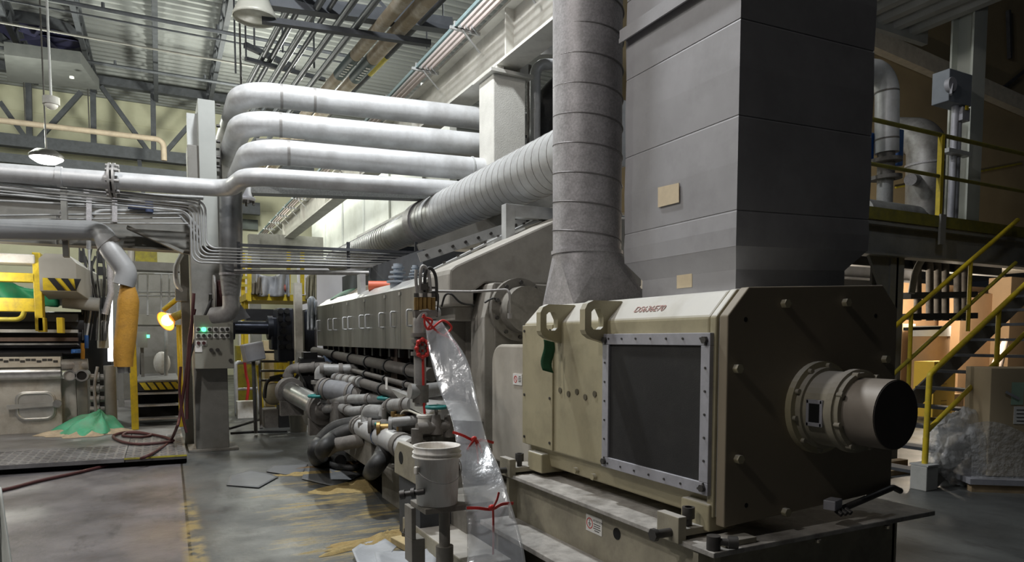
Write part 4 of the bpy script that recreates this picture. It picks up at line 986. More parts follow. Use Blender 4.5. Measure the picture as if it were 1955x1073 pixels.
# --- black hoses falling to the floor
def hose(label, pts, r, m, name='rubber_hose', cat='hose', group=None):
    return tag(MB().tube(spline(pts, 7), r, 14).build(name, m), label, cat, group)
def flo(px, py, z=.08): return at(px, py, z=z)
hose('upper thick black hose drooping from the coolant header to the floor', [at(696, 815, y=7.3), at(675, 811, y=7.4), at(640, 820, y=7.55), at(612, 846, y=7.6), at(603, 862, y=7.5), flo(606, 878)], .092, m_rubber)
hose('lower thick black hose curling under the coolant header', [at(694, 822, y=7.3), at(668, 822, y=7.35), at(635, 838, y=7.4), at(616, 860, y=7.3), flo(618, 874, .09), flo(650, 881, .09)], .085, m_rubber)
hose('grey hose end lying behind the drooping black hoses', [at(700, 838, y=7.0), at(660, 846, y=7.2), at(640, 850, y=7.3), at(620, 862, y=7.3)], .075, m_dusty)
hose('thin black hose snaking along the floor toward the brown dust', [flo(612, 878, .05), flo(640, 890, .05), flo(676, 893, .05), flo(700, 884, .05), flo(725, 893, .05)], .04, m_rubber)
hose('short black hose dropping from the pipes onto the yellow dust', [at(735, 858, y=6.2), at(728, 875, y=6.1), at(715, 893, y=6.05), flo(706, 905, .07)], .085, m_rubber)
hose('bent black hose lying in the dust below the valve bank', [flo(675, 879, .05), flo(690, 873, .10), flo(715, 880, .05), flo(745, 893, .05)], .04, m_dusty)
fb = thing('floor_bracket', 'dark bolted bracket on the floor under the coolant header', 'bracket', at(705, 870, y=6.3))
c = flo(708, 868, .12); b = MB().box(c, (.45, .3, .10)); b.box(c + V((.0, 0, .12)), (.12, .12, .18)); b.box(c + V((.28, .05, .10)), (.2, .16, .18)); b.cyl(c + V((-.1, 0, .0)), c + V((-.1, 0, .25)), .05); b.build('bracket_body', m_dusty, fb)
b = MB().box(c + V((.28, -.035, .10)), (.13, .01, .12)); b.build('bracket_slot', m_void, fb)
c = flo(762, 895, .0); tag(MB().cyl(c, c + V((0, 0, .45)), .22).build('drip_drum', mat('dark_drum', (.12, .125, .13), .6)), 'dark round drum on the floor behind the white bucket', 'drum')
# --- small bucket near the column
c = at(570, 824, z=0); bucket(c, .135, .165, .37, 'dirty white bucket on the dark floor under the extruder bed tip', mat('dirty_white_plastic', (.50, .48, .42), .5, 0, .1, 6, (.25, .22, .16), 6, .7), 0)
cb = thing('crate', 'dark plastic crate behind the dirty white bucket', 'crate', at(548, 820, z=0)); c = at(548, 818, z=0); b = MB().box(c + V((.05, .3, .2)), (.32, .3, .40)); b.build('crate_body', m_black, cb)
# ================================================================ DUST AND SHEETS ON THE FLOOR
from mathutils import noise as NZ
m_dust = mat('yellow_sawdust', (.36, .27, .115), .95, 0, .25, 30, (.30, .19, .06), 6, .6, .5, 90)
m_dustB = mat('brown_sawdust', (.15, .088, .035), .95, 0, .35, 14, (.36, .24, .09), 5, .6, .5, 90)
def heap(px, py, rx, ry, h, m, label, rot=0, seed=0):
    c = at(px, py, z=0); rnd = random.Random(seed); ph = [rnd.random() * 6 for _ in range(6)]
    def f(u, v):
        t = 2 * math.pi * v; e = 1 + .22 * math.sin(2 * t + ph[0]) + .16 * math.sin(3 * t + ph[1]) + .1 * math.sin(5 * t + ph[2]) + .06 * math.sin(9 * t + ph[3]) + .55 * NZ.fractal(V((2.2 * math.cos(t) + seed, 2.2 * math.sin(t), seed * 3.1)), .9, 2.0, 5)
        x, y = rx * u * e * math.cos(t), ry * u * e * math.sin(t)
        X = x * math.cos(rot) - y * math.sin(rot); Y = x * math.sin(rot) + y * math.cos(rot)
        z = h * (1 - u ** 1.5) * (1 + .9 * NZ.fractal(V((5 * X, 5 * Y, seed)), .8, 2.0, 4)) * (1 + .35 * math.sin(7 * X + ph[4]) * math.sin(9 * Y + ph[5])) + .012 * (1 - u) * math.sin(31 * X) * math.sin(27 * Y)
        return (c.x + X, c.y + Y, max(.002, z + .002))
    o = MB().grid(14, 48, f).build('sawdust_heap', m); tag(o, label, 'sawdust'); o['kind'] = 'stuff'
heap(728, 922, .62, .38, .05, m_dust, 'yellow sawdust spread on the floor left of the white bucket', .2, 1)
heap(785, 918, .42, .50, .10, m_dustB, 'brown sawdust heap against the machine left of the white bucket', .1, 2)
heap(680, 887, .62, .16, .05, m_dustB, 'brown and yellow sawdust line under the black hoses', -.1, 3)
heap(735, 1030, .55, .17, .05, m_dust, 'crumbly yellow sawdust beside the grey paper sheets at the foot plate', .25, 4)
heap(590, 905, .70, .10, .02, m_dust, 'thin yellow sawdust trail beside the dark floor sheets', -.12, 5)
def sheet(pts, m, label, lift=.012, curl=0):
    ps = [at(x, y, z=lift) for x, y in pts]; n = len(ps); c = sum(ps, V()) / n
    b = MB(); vs = [c] + ps
    rows = []
    k = 6
    for i in range(k + 1):
        f = i / k; rows.append([c.lerp(p, f) + V((0, 0, curl * f * f * max(0, math.sin(2.2 * j)))) for j, p in enumerate(ps)])
    b.loft(rows, smooth=True, caps=False)
    tag(b.build('floor_sheet', m, solid=.004), label, 'sheet', 'loose sheets on the floor')
m_sheetD = mat('dark_grey_board', (.145, .15, .155), .6, 0, .15, 5); m_sheetL = mat('pale_grey_board', (.40, .42, .45), .6, 0, .12, 4, (.24, .25, .26), 3, .6)
sheet([(432, 926), (440, 908), (478, 898), (508, 903), (532, 910), (494, 931)], m_sheetD, 'torn dark grey sheet lying flat nearest the column on the aisle floor')
sheet([(508, 900), (520, 889), (588, 886), (578, 902), (545, 906)], m_sheetD, 'dark grey sheet between the torn one and the black hoses')
sheet([(576, 914), (583, 893), (640, 892), (692, 906), (642, 930)], m_sheetD, 'dark grey sheet nearest the yellow sawdust on the aisle floor')
sheet([(700, 1120), (672, 1062), (690, 1037), (735, 1033), (757, 1052), (730, 1075), (712, 1120)], m_sheetL, 'left one of the pale grey sheets at the foot of the machine', .02, .06)
sheet([(730, 1130), (716, 1072), (745, 1052), (800, 1060), (838, 1050), (830, 1085), (800, 1130)], m_sheetL, 'right one of the pale grey sheets at the foot of the machine', .04, .08)
# ================================================================ OVERHEAD PIPES, CRANE BEAM, HORIZONTAL SPIRAL DUCT
def along(px, py, d0, px1, py1): return at(px, py, d=d0)
RUN = V((math.sin(math.radians(98)), math.cos(math.radians(98)), 0))
AWAY = V((0, 1, 0))
# four jacketed pipes: each runs across the aisle, turns at its left end and goes away
specs = (('topmost of the four big silver jacketed pipes crossing overhead', (535, 184), 9.6, .155), ('second from the top of the four big silver jacketed pipes', (530, 238), 9.2, .150),
         ('third from the top of the four big silver jacketed pipes', (545, 292), 8.8, .150))
for lab, (px, py), yy, r in specs:
    c = at(px, py, y=yy); lft = at(px - (72 if py < 200 else 66 if py < 260 else 62), py, y=yy)
    s = c + RUN * ((lft.x - c.x) / RUN.x); e = c + RUN * 3.6
    t = thing('jacketed_pipe', lab, 'pipe', c, 'jacketed process pipes overhead')
    far = s + AWAY * 3.2
    pts = bend([e, s, far], .46, 14)
    MB().tube(pts, r, 28).build('pipe_run', m_insul, t)
    b = MB()
    for f in (.0, .42) if py < 200 else (.02,): p = c + RUN * f; b.cyl(p, p + RUN * .035, r + .003, n=28)
    b.build('jacket_seam', m_steelpipe, t)
    if py > 260: p = c + RUN * 2.35; MB().cyl(p, p + RUN * .02, r + .012, n=28).build('pipe_strap', m_galvL, t)
# vertical leg and the smaller line joining the left pipe
yy = 8.55; c = at(560, 336, y=yy); s = at(470, 336, y=yy); r = .105
t = thing('jacketed_pipe', 'smaller lowest silver pipe joining the long pipe over the roll machine', 'pipe', c)
e = c + RUN * 3.2
lp = at(428, 360, y=9.45); lp0 = at(-60, 336, y=9.45); lp0 = V((lp.x - 5.5, lp.y + .55, at(0, 338, y=9.9).z))
q = [e, s, V((lp.x + .02, lp.y, lp.z))]
pts = bend([e, s, V((lp.x + .06, lp.y, lp.z)), lp0], .30, 12)
MB().tube(pts, r, 24).build('pipe_run', m_steelpipe if False else m_insul, t)
jn = at(217, 345, y=9.75); dl = (lp - lp0).normalized()
fj = lp0 + dl * ((jn.x - lp0.x) / dl.x)
b = MB()
for o_ in (-.035, .012): b.cyl(fj + dl * o_, fj + dl * (o_ + .024), .205, n=28)
for k in range(8):
    a_ = 2 * math.pi * k / 8 + .2; p = fj + V((0, math.cos(a_) * .17, math.sin(a_) * .17)); b.hexb(p - dl * .07, p + dl * .07, .022)
b.build('bolted_flange', m_steelpipe, t)
b = MB()
for px in (118,):
    p = lp0 + dl * ((at(px, 345, y=9.8).x - lp0.x) / dl.x); b.cyl(p - dl * .03, p + dl * .03, r + .012, n=24)
b.build('pipe_band', m_insul, t)
vp = thing('down_pipe', 'large dull vertical pipe beside the control column narrowing to an elbow', 'pipe', at(440, 480, y=9.9))
v0 = at(441, 372, y=9.9); v1 = at(441, 522, y=9.9); v2 = at(441, 565, y=9.9)
b = MB().tube([v0 + V((0, 0, .05)), v1], .145, 24); b.build('pipe_run', mat('dark_steel_pipe', (.20, .205, .21), .45, .5, .2, 5, (.09, .09, .09), 3, .6), vp)
MB().cyl(v1, v1 - V((0, 0, .03)), .15, n=24).build('joint_band', m_galv, vp); MB().cyl(v1, v2, .145, .11, n=24).build('reducer', m_pvc, vp)
MB().tube(bend([v2, v2 + V((0, 0, -.24)), v2 + V((-.22, .15, -.26))], .2), .11, 20).build('elbow', m_steelpipe, vp)
b = MB().bar(v1 + V((0, .1, .35)), v1 + V((.0, .85, .35)), .08, .08); b.build('wall_bracket', m_colm, vp)
# ---- crane runway beam
XB = 4.12; zb0, zb1 = 5.14, 5.80
cr = thing('crane_runway_beam', 'cream crane runway beam with busbars running away over the machine', 'beam', (XB, 8, zb0))
b = MB(); b.bar((XB, 3.5, zb1 - .015), (XB, 29, zb1 - .015), .30, .035); b.bar((XB + .02, 3.5, zb0 + .015), (XB + .02, 29, zb0 + .015), .34, .035); b.bar((XB, 3.5, (zb0 + zb1) / 2), (XB, 29, (zb0 + zb1) / 2), .03, zb1 - zb0 - .05)
for y in (4.5, 7.9, 11.5, 15, 18.5, 22, 25.5): b.box2((XB - .13, y, zb0), (XB + .13, y + .03, zb1))
b.build('runway_beam', m_beam, cr)
for k in range(4):
    MB().bar((XB - .22 - .085 * k, 5.0, zb1 + .03 - .012 * k), (XB - .22 - .085 * k, 29.5, zb1 + .03 - .012 * k), .035, .05).build('busbar', mat('dusty_pink_busbar', (.58, .50, .47), .6, 0, .1, 5) if k < 3 else mat('teal_busbar', (.22, .30, .31), .6), cr)
b = MB()
for i in range(16):
    y = 5.6 + i * 1.55; b.bar((XB - .12, y, zb1 - .06), (XB - .56, y, zb1 - .045), .03, .04); b.bar((XB - .12, y, zb1 - .3), (XB - .36, y, zb1 - .07), .02, .02)
    for k in range(4): b.box((XB - .22 - .085 * k, y, zb1 + .0), (.05, .03, .09))
b.build('busbar_bracket', m_galvL, cr)
# post with cap and bracket
po = thing('crane_post', 'cream box column with cap plate carrying the crane beam', 'column', (4.15, 8.1, 0))
pl_, pr_ = at(942, 200, y=8.1), at(1004, 200, y=8.1)
MB().box2((pl_.x, 8.1, 0.35), (pr_.x, 8.55, 5.02)).build('column', mat('textured_cream_paint', (.66, .65, .60), .6, 0, .08, 5, (.4, .38, .33), 2, .3, .35, 70), po, bevel=.015)
MB().box2((pl_.x - .06, 8.04, 5.02), (pr_.x + .08, 8.62, 5.07)).build('cap_plate', m_beam, po, bevel=.005)
b = MB(); xc = (pl_.x + pr_.x) / 2; b.box2((pl_.x + .06, 8.12, 5.07), (pl_.x + .16, 8.5, 5.135)); b.box2((4.30, 8.10, 5.07), (pr_.x + .04, 8.5, 5.42)); b.prism([(pr_.x - .10, 5.42), (pr_.x + .04, 5.42), (pr_.x - .06, 5.15)], 8.05, 8.10, 'xz'); b.box2((4.30, 8.05, 5.42), (pr_.x + .08, 8.55, 5.46))
b.build('bracket', m_beam, po, bevel=.004)
# ---- horizontal spiral duct
sd = thing('spiral_duct', 'horizontal galvanised spiral duct with a thicker near section above the extruder', 'duct', (3.36, 7, 3.2))
XD = 3.36
pA, pB, pC = V((XD, 4.6, 3.27)), V((XD - .04, 9.2, 3.23)), V((XD, 14.5, 3.23))
MB().cyl(pA, pB, .265, n=44).build('near_section', m_galvL, sd)
MB().cyl(pB, pC, .225, n=40).build('far_section', m_galvL, sd)
b = MB().ring(pB + V((0, .02, 0)), pB - V((0, .22, 0)), .285, .2, 44); b.cyl(pC, pC + V((0, .05, 0)), .24); b.build('sleeve', m_galv, sd)
b = MB(); hl = []
for k in range(int(32 * 36)):
    t = k / 36; y = 4.7 + .138 * t; a_ = 2 * math.pi * t
    if y < 8.95: hl.append(V((XD - .04 * (y - 4.6) / 4.6 + math.cos(a_) * .266, y, 3.27 - .04 * (y - 4.6) / 4.6 + math.sin(a_) * .266)))
b.tube(hl,   .003, 5); b.build('spiral_seam', m_steelpipe, sd)
hl = []
b = MB()
for k in range(int(36 * 30)):
    t = k / 30; y = 9.3 + .14 * t
    if y < 14.4: a_ = 2 * math.pi * t; hl.append(V((XD - .03 + math.cos(a_) * .226, y, 3.23 + math.sin(a_) * .226)))
b.tube(hl, .004, 5); b.build('spiral_seam', m_steelpipe, sd)
# support frame, rails and boxes between duct and gearbox
sf = thing('duct_support_frame', 'pale steel goalpost frame under the horizontal spiral duct', 'frame', (3.2, 5.9, 2.4))
f0, f1 = at(966, 388, y=5.95), at(986, 445, y=5.95)
b = MB().box2((f0.x, 5.95, f1.z - .1), (f0.x + .10, 6.05, f0.z)); b.box2((f0.x + .10, 5.95, f0.z - .12), (f0.x + 1.6, 6.05, f0.z)); b.build('frame_member', m_galvL, sf, bevel=.004)
sr = thing('cover_rail', 'pale riveted cover rail sloping behind the gear reducer hood', 'rail', (2.6, 6.6, 2.4))
r0, r1 = at(800, 492, y=6.7), at(1085, 396, y=6.4)
MB().bar(r0, r1, .04, .10).build('rail_plate', m_galvL, sr)
b = MB()
for k in range(12): p = r0.lerp(r1, (k + .5) / 12) + V((0, -.022, 0)); b.cyl(p, p + V((0, -.02, 0)), .016, n=8)
b.build('rivet', m_bolt, sr)
MB().bar(at(800, 478, y=7.2), at(1085, 372, y=6.9), .05, .13).build('upper_rail', m_colm, sr)
b = MB().box2((2.5, 6.9, 2.2), (3.6, 10.5, 2.55)); tag(b.build('barrel_cover_box', m_beamD), 'dark cover box below the horizontal spiral duct', 'machine cover')
# things on the hood: insulators/valves and wraps
for k, (px, py, lab) in enumerate(((760, 540, 'larger of the two pale blue finned fittings on top of the stainless guard'), (793, 530, 'smaller pale blue finned fitting near the conduit end'))):
    t = thing('finned_fitting', lab, 'fitting', at(px, py, y=7.0)); c = at(px, py, y=7.0); b = MB(); s = 1.0 if k == 0 else .65
    b.cyl(c + V((0, 0, -.15 * s)), c + V((0, 0, .0)), .085 * s, n=14)
    for i in range(4): b.cyl(c + V((0, 0, .0 + .05 * i * s)), c + V((0, 0, .02 * s + .05 * i * s)), (.12 - .018 * i) * s, n=16)
    b.cyl(c, c + V((0, 0, .2 * s)), .05 * s, n=12); b.build('fitting_body', mat('pale_blue_grey', (.42, .47, .53), .5, .2, .15, 12), t)
rgp = thing('red_end_bottle', 'small red orange cylinder lying on top of the stainless guard', 'cylinder', at(712, 546, y=8.0)); c = at(704, 546, y=8.0)
MB().cyl(c, c + V((.26, -.1, 0)), .06).build('bottle_body', mat('orange_red_paint', (.62, .13, .06), .5), rgp); MB().cyl(c + V((.26, -.1, 0)), c + V((.32, -.125, 0)), .062).build('bottle_cap', m_white, rgp)
tb = thing('white_stanchion', 'pale steel upright standing on the stainless guard', 'post', at(693, 560, y=8.3)); b = MB().box2((at(688, 540, y=8.3).x, 8.3, 2.15), (at(698, 540, y=8.3).x, 8.45, at(690, 523, y=8.3).z)); b.build('upright', m_galvL, tb)
# ================================================================ CONDUITS CROSSING FROM THE COLUMN
cr_ = thing('conduit_bundle', 'bundle of thin steel conduits bending off the control column and crossing to the extruder', 'conduit', at(600, 490, y=8.9))
for k in range(6):
    y0 = 474 + 5.6 * k
    yl = 9.6 + .02 * k; xt = 0
    pr = at(797, 488 + 4.7 * k, y=8.6); pl2 = at(394 - 5.5 * k, y0 - 1, y=9.55)
    top = V((pl2.x, pl2.y, at(390, 384 + 4.5 * k, y=9.55).z)); lf = V((top.x - (.6 + .25 * k) - 2.4, top.y + .25, top.z + .12))
    MB().tube(bend([pr, pl2, top, lf], .12, 6), .011 if k else .014, 10).build('conduit', m_cond, cr_)
b = MB()
for px in (455, 664, 793):
    p = at(px, 488, y=9.45 if px < 500 else 8.95 if px < 700 else 8.6); b.box(p + V((0, -.03, 0)), (.04, .03, .34))
p0 = at(456, 471, y=9.4); p1 = at(797, 486, y=8.57); b.bar(p0 + V((0, -.02, .02)), p1 + V((0, -.02, .02)), .03, .035)
b.build('conduit_clamp', m_beamD, cr_)
for k, (ya, yb_, r, lab) in enumerate(((506, 506, .036, 'upper of the two grey pipes crossing below the conduits'), (518, 520, .032, 'lower of the two grey pipes crossing below the conduits'))):
    tag(MB().cyl(at(448, ya, y=9.7), at(772 if k == 0 else 750, yb_ + 2, y=8.9), r).build('service_pipe', m_steelpipe), lab, 'pipe', 'service pipes below the conduits')
# big box beam crossing under the jacketed pipes
tb0, tb1 = at(480, 358, y=9.3), at(860, 372, y=8.85)
tag(MB().bar(tb0, tb1, .20, .17).build('cable_trunking', mat('speckled_galvanised', (.42, .44, .44), .6, 0, .35, 60)), 'long galvanised box trunking under the lowest silver pipe', 'trunking')
tag(MB().bar(at(490, 295 - 20, y=10.2), at(930, 292, y=9.7), .22, .10).build('trunking_lid', m_galvL), 'pale trunking between second and third silver pipes', 'trunking')
# ================================================================ CONTROL COLUMN
co = thing('control_column', 'grey steel box column with widened top standing at the end of the tread plates', 'column', (.66, 10.8, 0))
x0, x1 = at(373, 800, y=10.62).x, at(437, 800, y=10.62).x
MB().box2((x0, 10.62, 0.03), (x1, 11.1, 4.3)).build('column', m_colm, co, bevel=.01)
MB().box2((x0 - .1, 10.55, 0), (x1 + .12, 11.2, .035)).build('base_plate', m_gearD, co, bevel=.004)
xt0, xt1 = at(379, 260, y=10.5).x, at(412, 260, y=10.5).x
MB().box2((xt0, 10.5, at(395, 470, y=10.5).z), (xt1, 11.2, at(395, 190, y=10.5).z)).build('top_plate', mat('lit_grey_green_paint', (.38, .395, .375), .5, 0, .08, 3), co, bevel=.006)  # paler than the column: light from above put into the colour
b = MB()
for py in (200, 240, 270, 300, 318): p = at(413, py, y=10.55); b.hexb(p, p + V((.05, 0, 0)), .022)
b.build('plate_bolt', m_bolt, co)
g0, g1 = at(356, 215, y=10.9), at(384, 340, y=10.9)
b = MB().box2((g0.x, 10.9, g1.z), (g0.x + .13, 11.05, g0.z)); b.box2((g0.x + .13, 10.9, g0.z - .13), (g1.x, 11.05, g0.z)); tag(b.build('angle_frame', mat('frosted_paint', (.55, .57, .56), .6)), 'pale galvanised angle frame beside the top of the control column', 'frame')
ca = thing('control_cabinet', 'grey push button cabinet with one lit green lamp mounted on the control column', 'control box', (x0 + .3, 10.5, 1.3))
k0, k1 = pbox(371, 602, 446, 704, 10.36, .24)
MB().box2(k0, k1).build('cabinet_body', m_box, ca, bevel=.008)
for r_, py in enumerate((629, 641, 655)):
    for c_, px in enumerate((379, 389, 400, 412, 424, 434)):
        if r_ == 2 and c_ > 1: continue
        p = at(px, py, y=10.355); lit = (r_ == 0 and c_ == 1)
        q = MB().box(p + V((0, .002, 0)), (.07, .006, .07)).build('button_plate', m_paper, ca)
        MB().cyl(p, p + V((0, -.03, 0)), .024 if not lit else .030, n=14).build('button', m_greenlit if lit else (m_bolt, m_bolt, m_redhose)[r_], q)
for px in (403, 415): p = at(px, 668, y=10.355); MB().cyl(p, p + V((0, -.05, 0)), .026, n=12).build('selector_knob', m_bolt, ca)
p = at(379, 666, y=10.355); MB().box(p, (.09, .008, .09)).build('name_plate', m_paper, ca); p = at(440, 688, y=10.355); MB().cyl(p, p + V((0, -.02, 0)), .025).build('lock', m_bolt, ca)
hr = thing('hose_reel', 'small red hose reel mounted on the control column above the button cabinet', 'hose reel', at(412, 560, y=10.4))
c = at(409, 561, y=10.35); c2 = c + V((.20, .0, 0))
MB().cyl(c, c2, .20, n=24).build('hose_winding', m_redhose, hr)
for q in (c, c2): MB().cyl(q - V((.012, 0, 0)), q + V((.012, 0, 0)), .26, n=28).build('reel_disc', m_steelpipe, hr)
b = MB().bar(c + V((-.05, .2, -.25)), c2 + V((.05, .2, -.25)), .05, .05); b.bar(c + V((-.05, .2, -.25)), c + V((-.05, 0, 0)), .04, .04); b.build('reel_bracket', m_bolt, hr)
MB().tube(spline([at(436, 600, y=10.3), at(434, 560, y=10.3), at(430, 540, y=10.35), at(424, 548, y=10.4)], 6), .05, 10).build('swivel_pipe', m_steelpipe, hr)
# hoses hanging down the column
for lab, pts, m, r in (
    ('dark red hose hanging nearest the column edge', [(370, 560), (366, 620), (362, 680), (358, 740), (357, 800)], m_redhose, .022),
    ('dark red hose hanging down and running across the floor to the left', [(372, 590), (362, 640), (358, 690), (350, 750), (342, 800), (318, 845)], m_redhose, .020),
    ('dark red hose hanging beside the yellow handrail', [(345, 700), (343, 750), (350, 800), (356, 826)], m_redhose, .018),
    ('black cable looping off the button cabinet', [(404, 570), (388, 610), (372, 650), (361, 690)], m_rubber, .018)):
    q = [at(x, y, y=10.4 - .0 * i) for i, (x, y) in enumerate(pts)]
    if 'floor' in lab: q = q[:-1] + [at(338, 815, y=10.25), at(325, 842, z=.14), at(303, 858, z=.14), at(278, 872, z=.14), at(250, 880, z=.022), at(200, 890, z=.022), at(140, 904, z=.022), at(70, 919, z=.022), at(8, 935, z=.022), at(-80, 952, z=.022)]
    hose(lab, q, r, m, 'air_hose')
q = [at(x, y, z=.145) for x, y in ((330, 843), (300, 846), (262, 848), (232, 843), (216, 833), (235, 826), (262, 825), (288, 830), (270, 834), (236, 832), (244, 826), (280, 828), (312, 834), (331, 841))]
hose('dark red hose lying in loose coils on the tread plate', q, .020, m_redhose, 'air_hose')
# tread plates
tpm = mat('tread_plate_steel', (.27, .265, .27), .45, .5, .2, 4, (.10, .095, .09), 1.5, .7)
pt_ = thing('tread_platform', 'low steel tread plate platform in front of the roll machine', 'platform', (-3, 11, 0))
pr1 = at(357, 868, z=.12); pl1 = at(0, 889, z=.12)
sx = (pl1.y - pr1.y) / (pl1.x - pr1.x); xL = -8.0; ps = at(238, 872, z=.12)
def slab(xa, xb, ya2, name, m):
    f = lambda x: pr1.y + sx * (x - pr1.x)
    b = MB(); i = 0; xx = -4.6
    while xx < pr1.x - .05:          # raised chequer lugs belong to the plate
        if xa < xx < xb - .04:
            yy = f(xx) + .05; j = 0
            while yy < f(xx) + (1.15 if xx < ps.x else 2.2):
                b.box((xx, yy, .121), (.075, .022, .006), .6 if (i + j) % 2 else -.6); yy += .10; j += 1
        xx += .10; i += 1
    return b.prism([(xa, f(xa)), (xb, f(xb)), (xb, ya2), (xa, ya2)], .07, .12, 'xy').build(name, m, pt_)
sa = slab(xL, ps.x, 16, 'tread_plate', tpm); sb_ = slab(ps.x + .01, pr1.x, 13.2, 'tread_plate', tpm)
f = lambda x: pr1.y + sx * (x - pr1.x)
b = MB().bar((ps.x, f(ps.x) - .004, .112), (pr1.x, f(pr1.x) - .004, .112), .015, .02); b.build('edge_nosing', m_yelD, sb_)
MB().prism([(xL, f(xL) + .12), (pr1.x, f(pr1.x) + .12), (pr1.x, 15.9), (xL, 15.9)], 0, .07, 'xy').build('platform_frame', m_void, pt_)  # near-black colour stands for the shadow under the plate edge
# green tarp heap on the platform
from mathutils import noise as NZ
gt = thing('tarp_heap', 'green tarp crumpled over rags on the tread plate', 'tarp', at(165, 835, z=.12))
c = at(165, 828, z=.12)
def gtf(u, v):
    t = 2 * math.pi * v; rx, ry = .46, .36; e = 1 + .12 * math.sin(3 * t) + .08 * math.sin(7 * t + 1) + .05 * math.sin(11 * t)
    pk = .32 * max(0, 1 - u) ** .8 + .05 * math.sin(5 * t) * u * (1 - u) * 4
    r9 = NZ.noise(V((3 * u * math.cos(t), 3 * u * math.sin(t), 4))); pk += .10 * r9 * (1 - u); e += .12 * NZ.noise(V((2 * math.cos(t), 2 * math.sin(t), 9)))
    return (c.x + .20 * (1 - u) + rx * u * e * math.cos(t), c.y + ry * u * e * math.sin(t), c.z + .02 + max(0, pk + .035 * math.sin(8 * t + 9 * u) * (1 - u)))
MB().grid(14, 52, gtf).build('tarp_sheet', mat('mint_green_tarp', (.06, .34, .19), .55, 0, .25, 5, (.16, .20, .12), 3, .5), gt)
def rgf(u, v):
    t = 2 * math.pi * v; e = 1 + .15 * math.sin(4 * t + 2) + .1 * math.sin(9 * t); return (c.x + .58 * u * e * math.cos(t), c.y - .04 + .42 * u * e * math.sin(t), c.z + .005 + .07 * (1 - u ** 3) + .02 * math.sin(13 * t) * u * (1 - u) * 4)
MB().grid(10, 48, rgf).build('rag_pile', mat('tan_rag', (.36, .29, .20), .9, 0, .3, 8), gt)
# ================================================================ CROSS BEAM AND PIPES OVER THE LEFT MACHINE
cb_ = thing('cross_beam', 'grey cross beam with gusset running left from the control column', 'beam', (-3, 11, 3.2))
zt_, zb2 = at(250, 378, y=10.8).z, at(250, 474, y=10.8).z
b = MB().box2((-8, 10.8, zb2), (x0 + .02, 11.1, zb2 + .03)); b.box2((-8, 10.95, zb2), (x0 + .02, 10.98, zt_)); b.box2((-8, 10.8, zt_ - .03), (x0 + .02, 11.1, zt_)); b.build('beam_web', m_colm, cb_)
ga, gb2, gc = at(243, 434, y=10.75), at(350, 482, y=10.75), at(352, 434, y=10.75)
MB().prism([(ga.x, ga.z), (gb2.x, gb2.z), (x0 + .02, gb2.z - .02), (x0 + .02, ga.z)], 10.84, 10.88, 'xz').build('gusset', m_colm, cb_)
MB().bar(ga, gb2, .16, .04, up=(0, 0, 1)).build('brace', m_colm, cb_)
cl2 = thing('conduit_rack', 'rack of thin conduits along the grey cross beam left of the column', 'conduit', (-2, 10.6, 3.4))
for k, (ya, yb3, r, e) in enumerate(((357, 377, .030, 388), (370, 388, .018, 372), (382, 400, .020, 352), (388, 402, .022, 335), (398, 402, .035, 350), (420, 416, .015, 345), (412, 407, .018, 350), (425, 427, .014, 360))):
    a_, c_ = at(-30, ya, y=10.55), at(e, yb3, y=10.5)
    if k in (3, 4): a_ = at(170 if k == 4 else 110, ya + 4, y=10.55); q = bend([a_ + V((-.02, .0, -.5)), a_, c_, c_ + V((.3, .1, -.35))], .2, 6)
    else: q = [a_, c_]
    MB().tube(q, r * .8, 8).build('conduit', m_cond, cl2)
b = MB()
for px, y0_, y1_ in ((170, 378, 430), (219, 372, 424), (165, 355, 372)): b.bar(at(px, y0_, y=10.48), at(px, y1_, y=10.48), .06, .04)
b.build('strut_clamp', m_galv, cl2)
tv = at(285, 398, y=10.45); b = MB().cyl(tv + V((-.25, 0, 0)), tv + V((.05, 0, 0)), .03); b.cyl(tv + V((0, 0, -.05)), tv + V((0, 0, .09)), .05); tag(b.build('solenoid_valve', mat('dark_blue_valve', (.05, .07, .14), .5)), 'small dark blue valve on the conduit rack left of the column', 'valve')
p0, p1 = at(114, 350, y=10.3), at(131, 490, y=10.3)
tag(MB().box2((p0.x, 10.3, p1.z), (p1.x, 10.45, p0.z)).build('pipe_post', m_colm), 'grey hanger post between the two long pipes at the left', 'post')
lpz = thing('vacuum_pipe', 'grey pipe with a big elbow ending above the orange hose over the roll machine', 'pipe', at(100, 440, y=10.3))
q = bend([at(-60, 437, y=10.35), at(196, 440, y=10.2), at(206, 470, y=9.9), at(243, 520, y=9.85), at(236, 545, y=9.85)], .30, 10)
MB().tube(q, .125, 20).build('pipe_run', m_pipeL, lpz)
b = MB(); p = at(121, 440, y=10.28); b.cyl(p - V((.02, 0, 0)), p + V((.02, 0, 0)), .132); p = at(208, 468, y=9.95); b.cyl(p + V((-.03, 0, .02)), p + V((.02, 0, -.03)), .145); b.build('pipe_band', m_dusty, lpz)
oh = thing('orange_hose', 'thick orange cloth hose hanging from the grey pipe elbow left of the column', 'hose', at(240, 560, y=9.9))
pts = spline([at(243, 540, y=9.85), at(245, 575, y=9.85), at(241, 630, y=9.85), at(236, 675, y=9.85), at(236, 700, y=9.85)], 8)
MB().tube(pts, .10, 18, rf=lambda f: .72 + .5 * min(1, f * 4) * (1 - .35 * max(0, f - .6) / .4)).build('hose_cloth', m_orange, oh)
b = MB().cyl(at(242, 530, y=9.85), at(243, 545, y=9.85), .095); b.cyl(at(236, 697, y=9.85), at(236, 712, y=9.85), .075); b.build('hose_clamp', m_steel, oh)
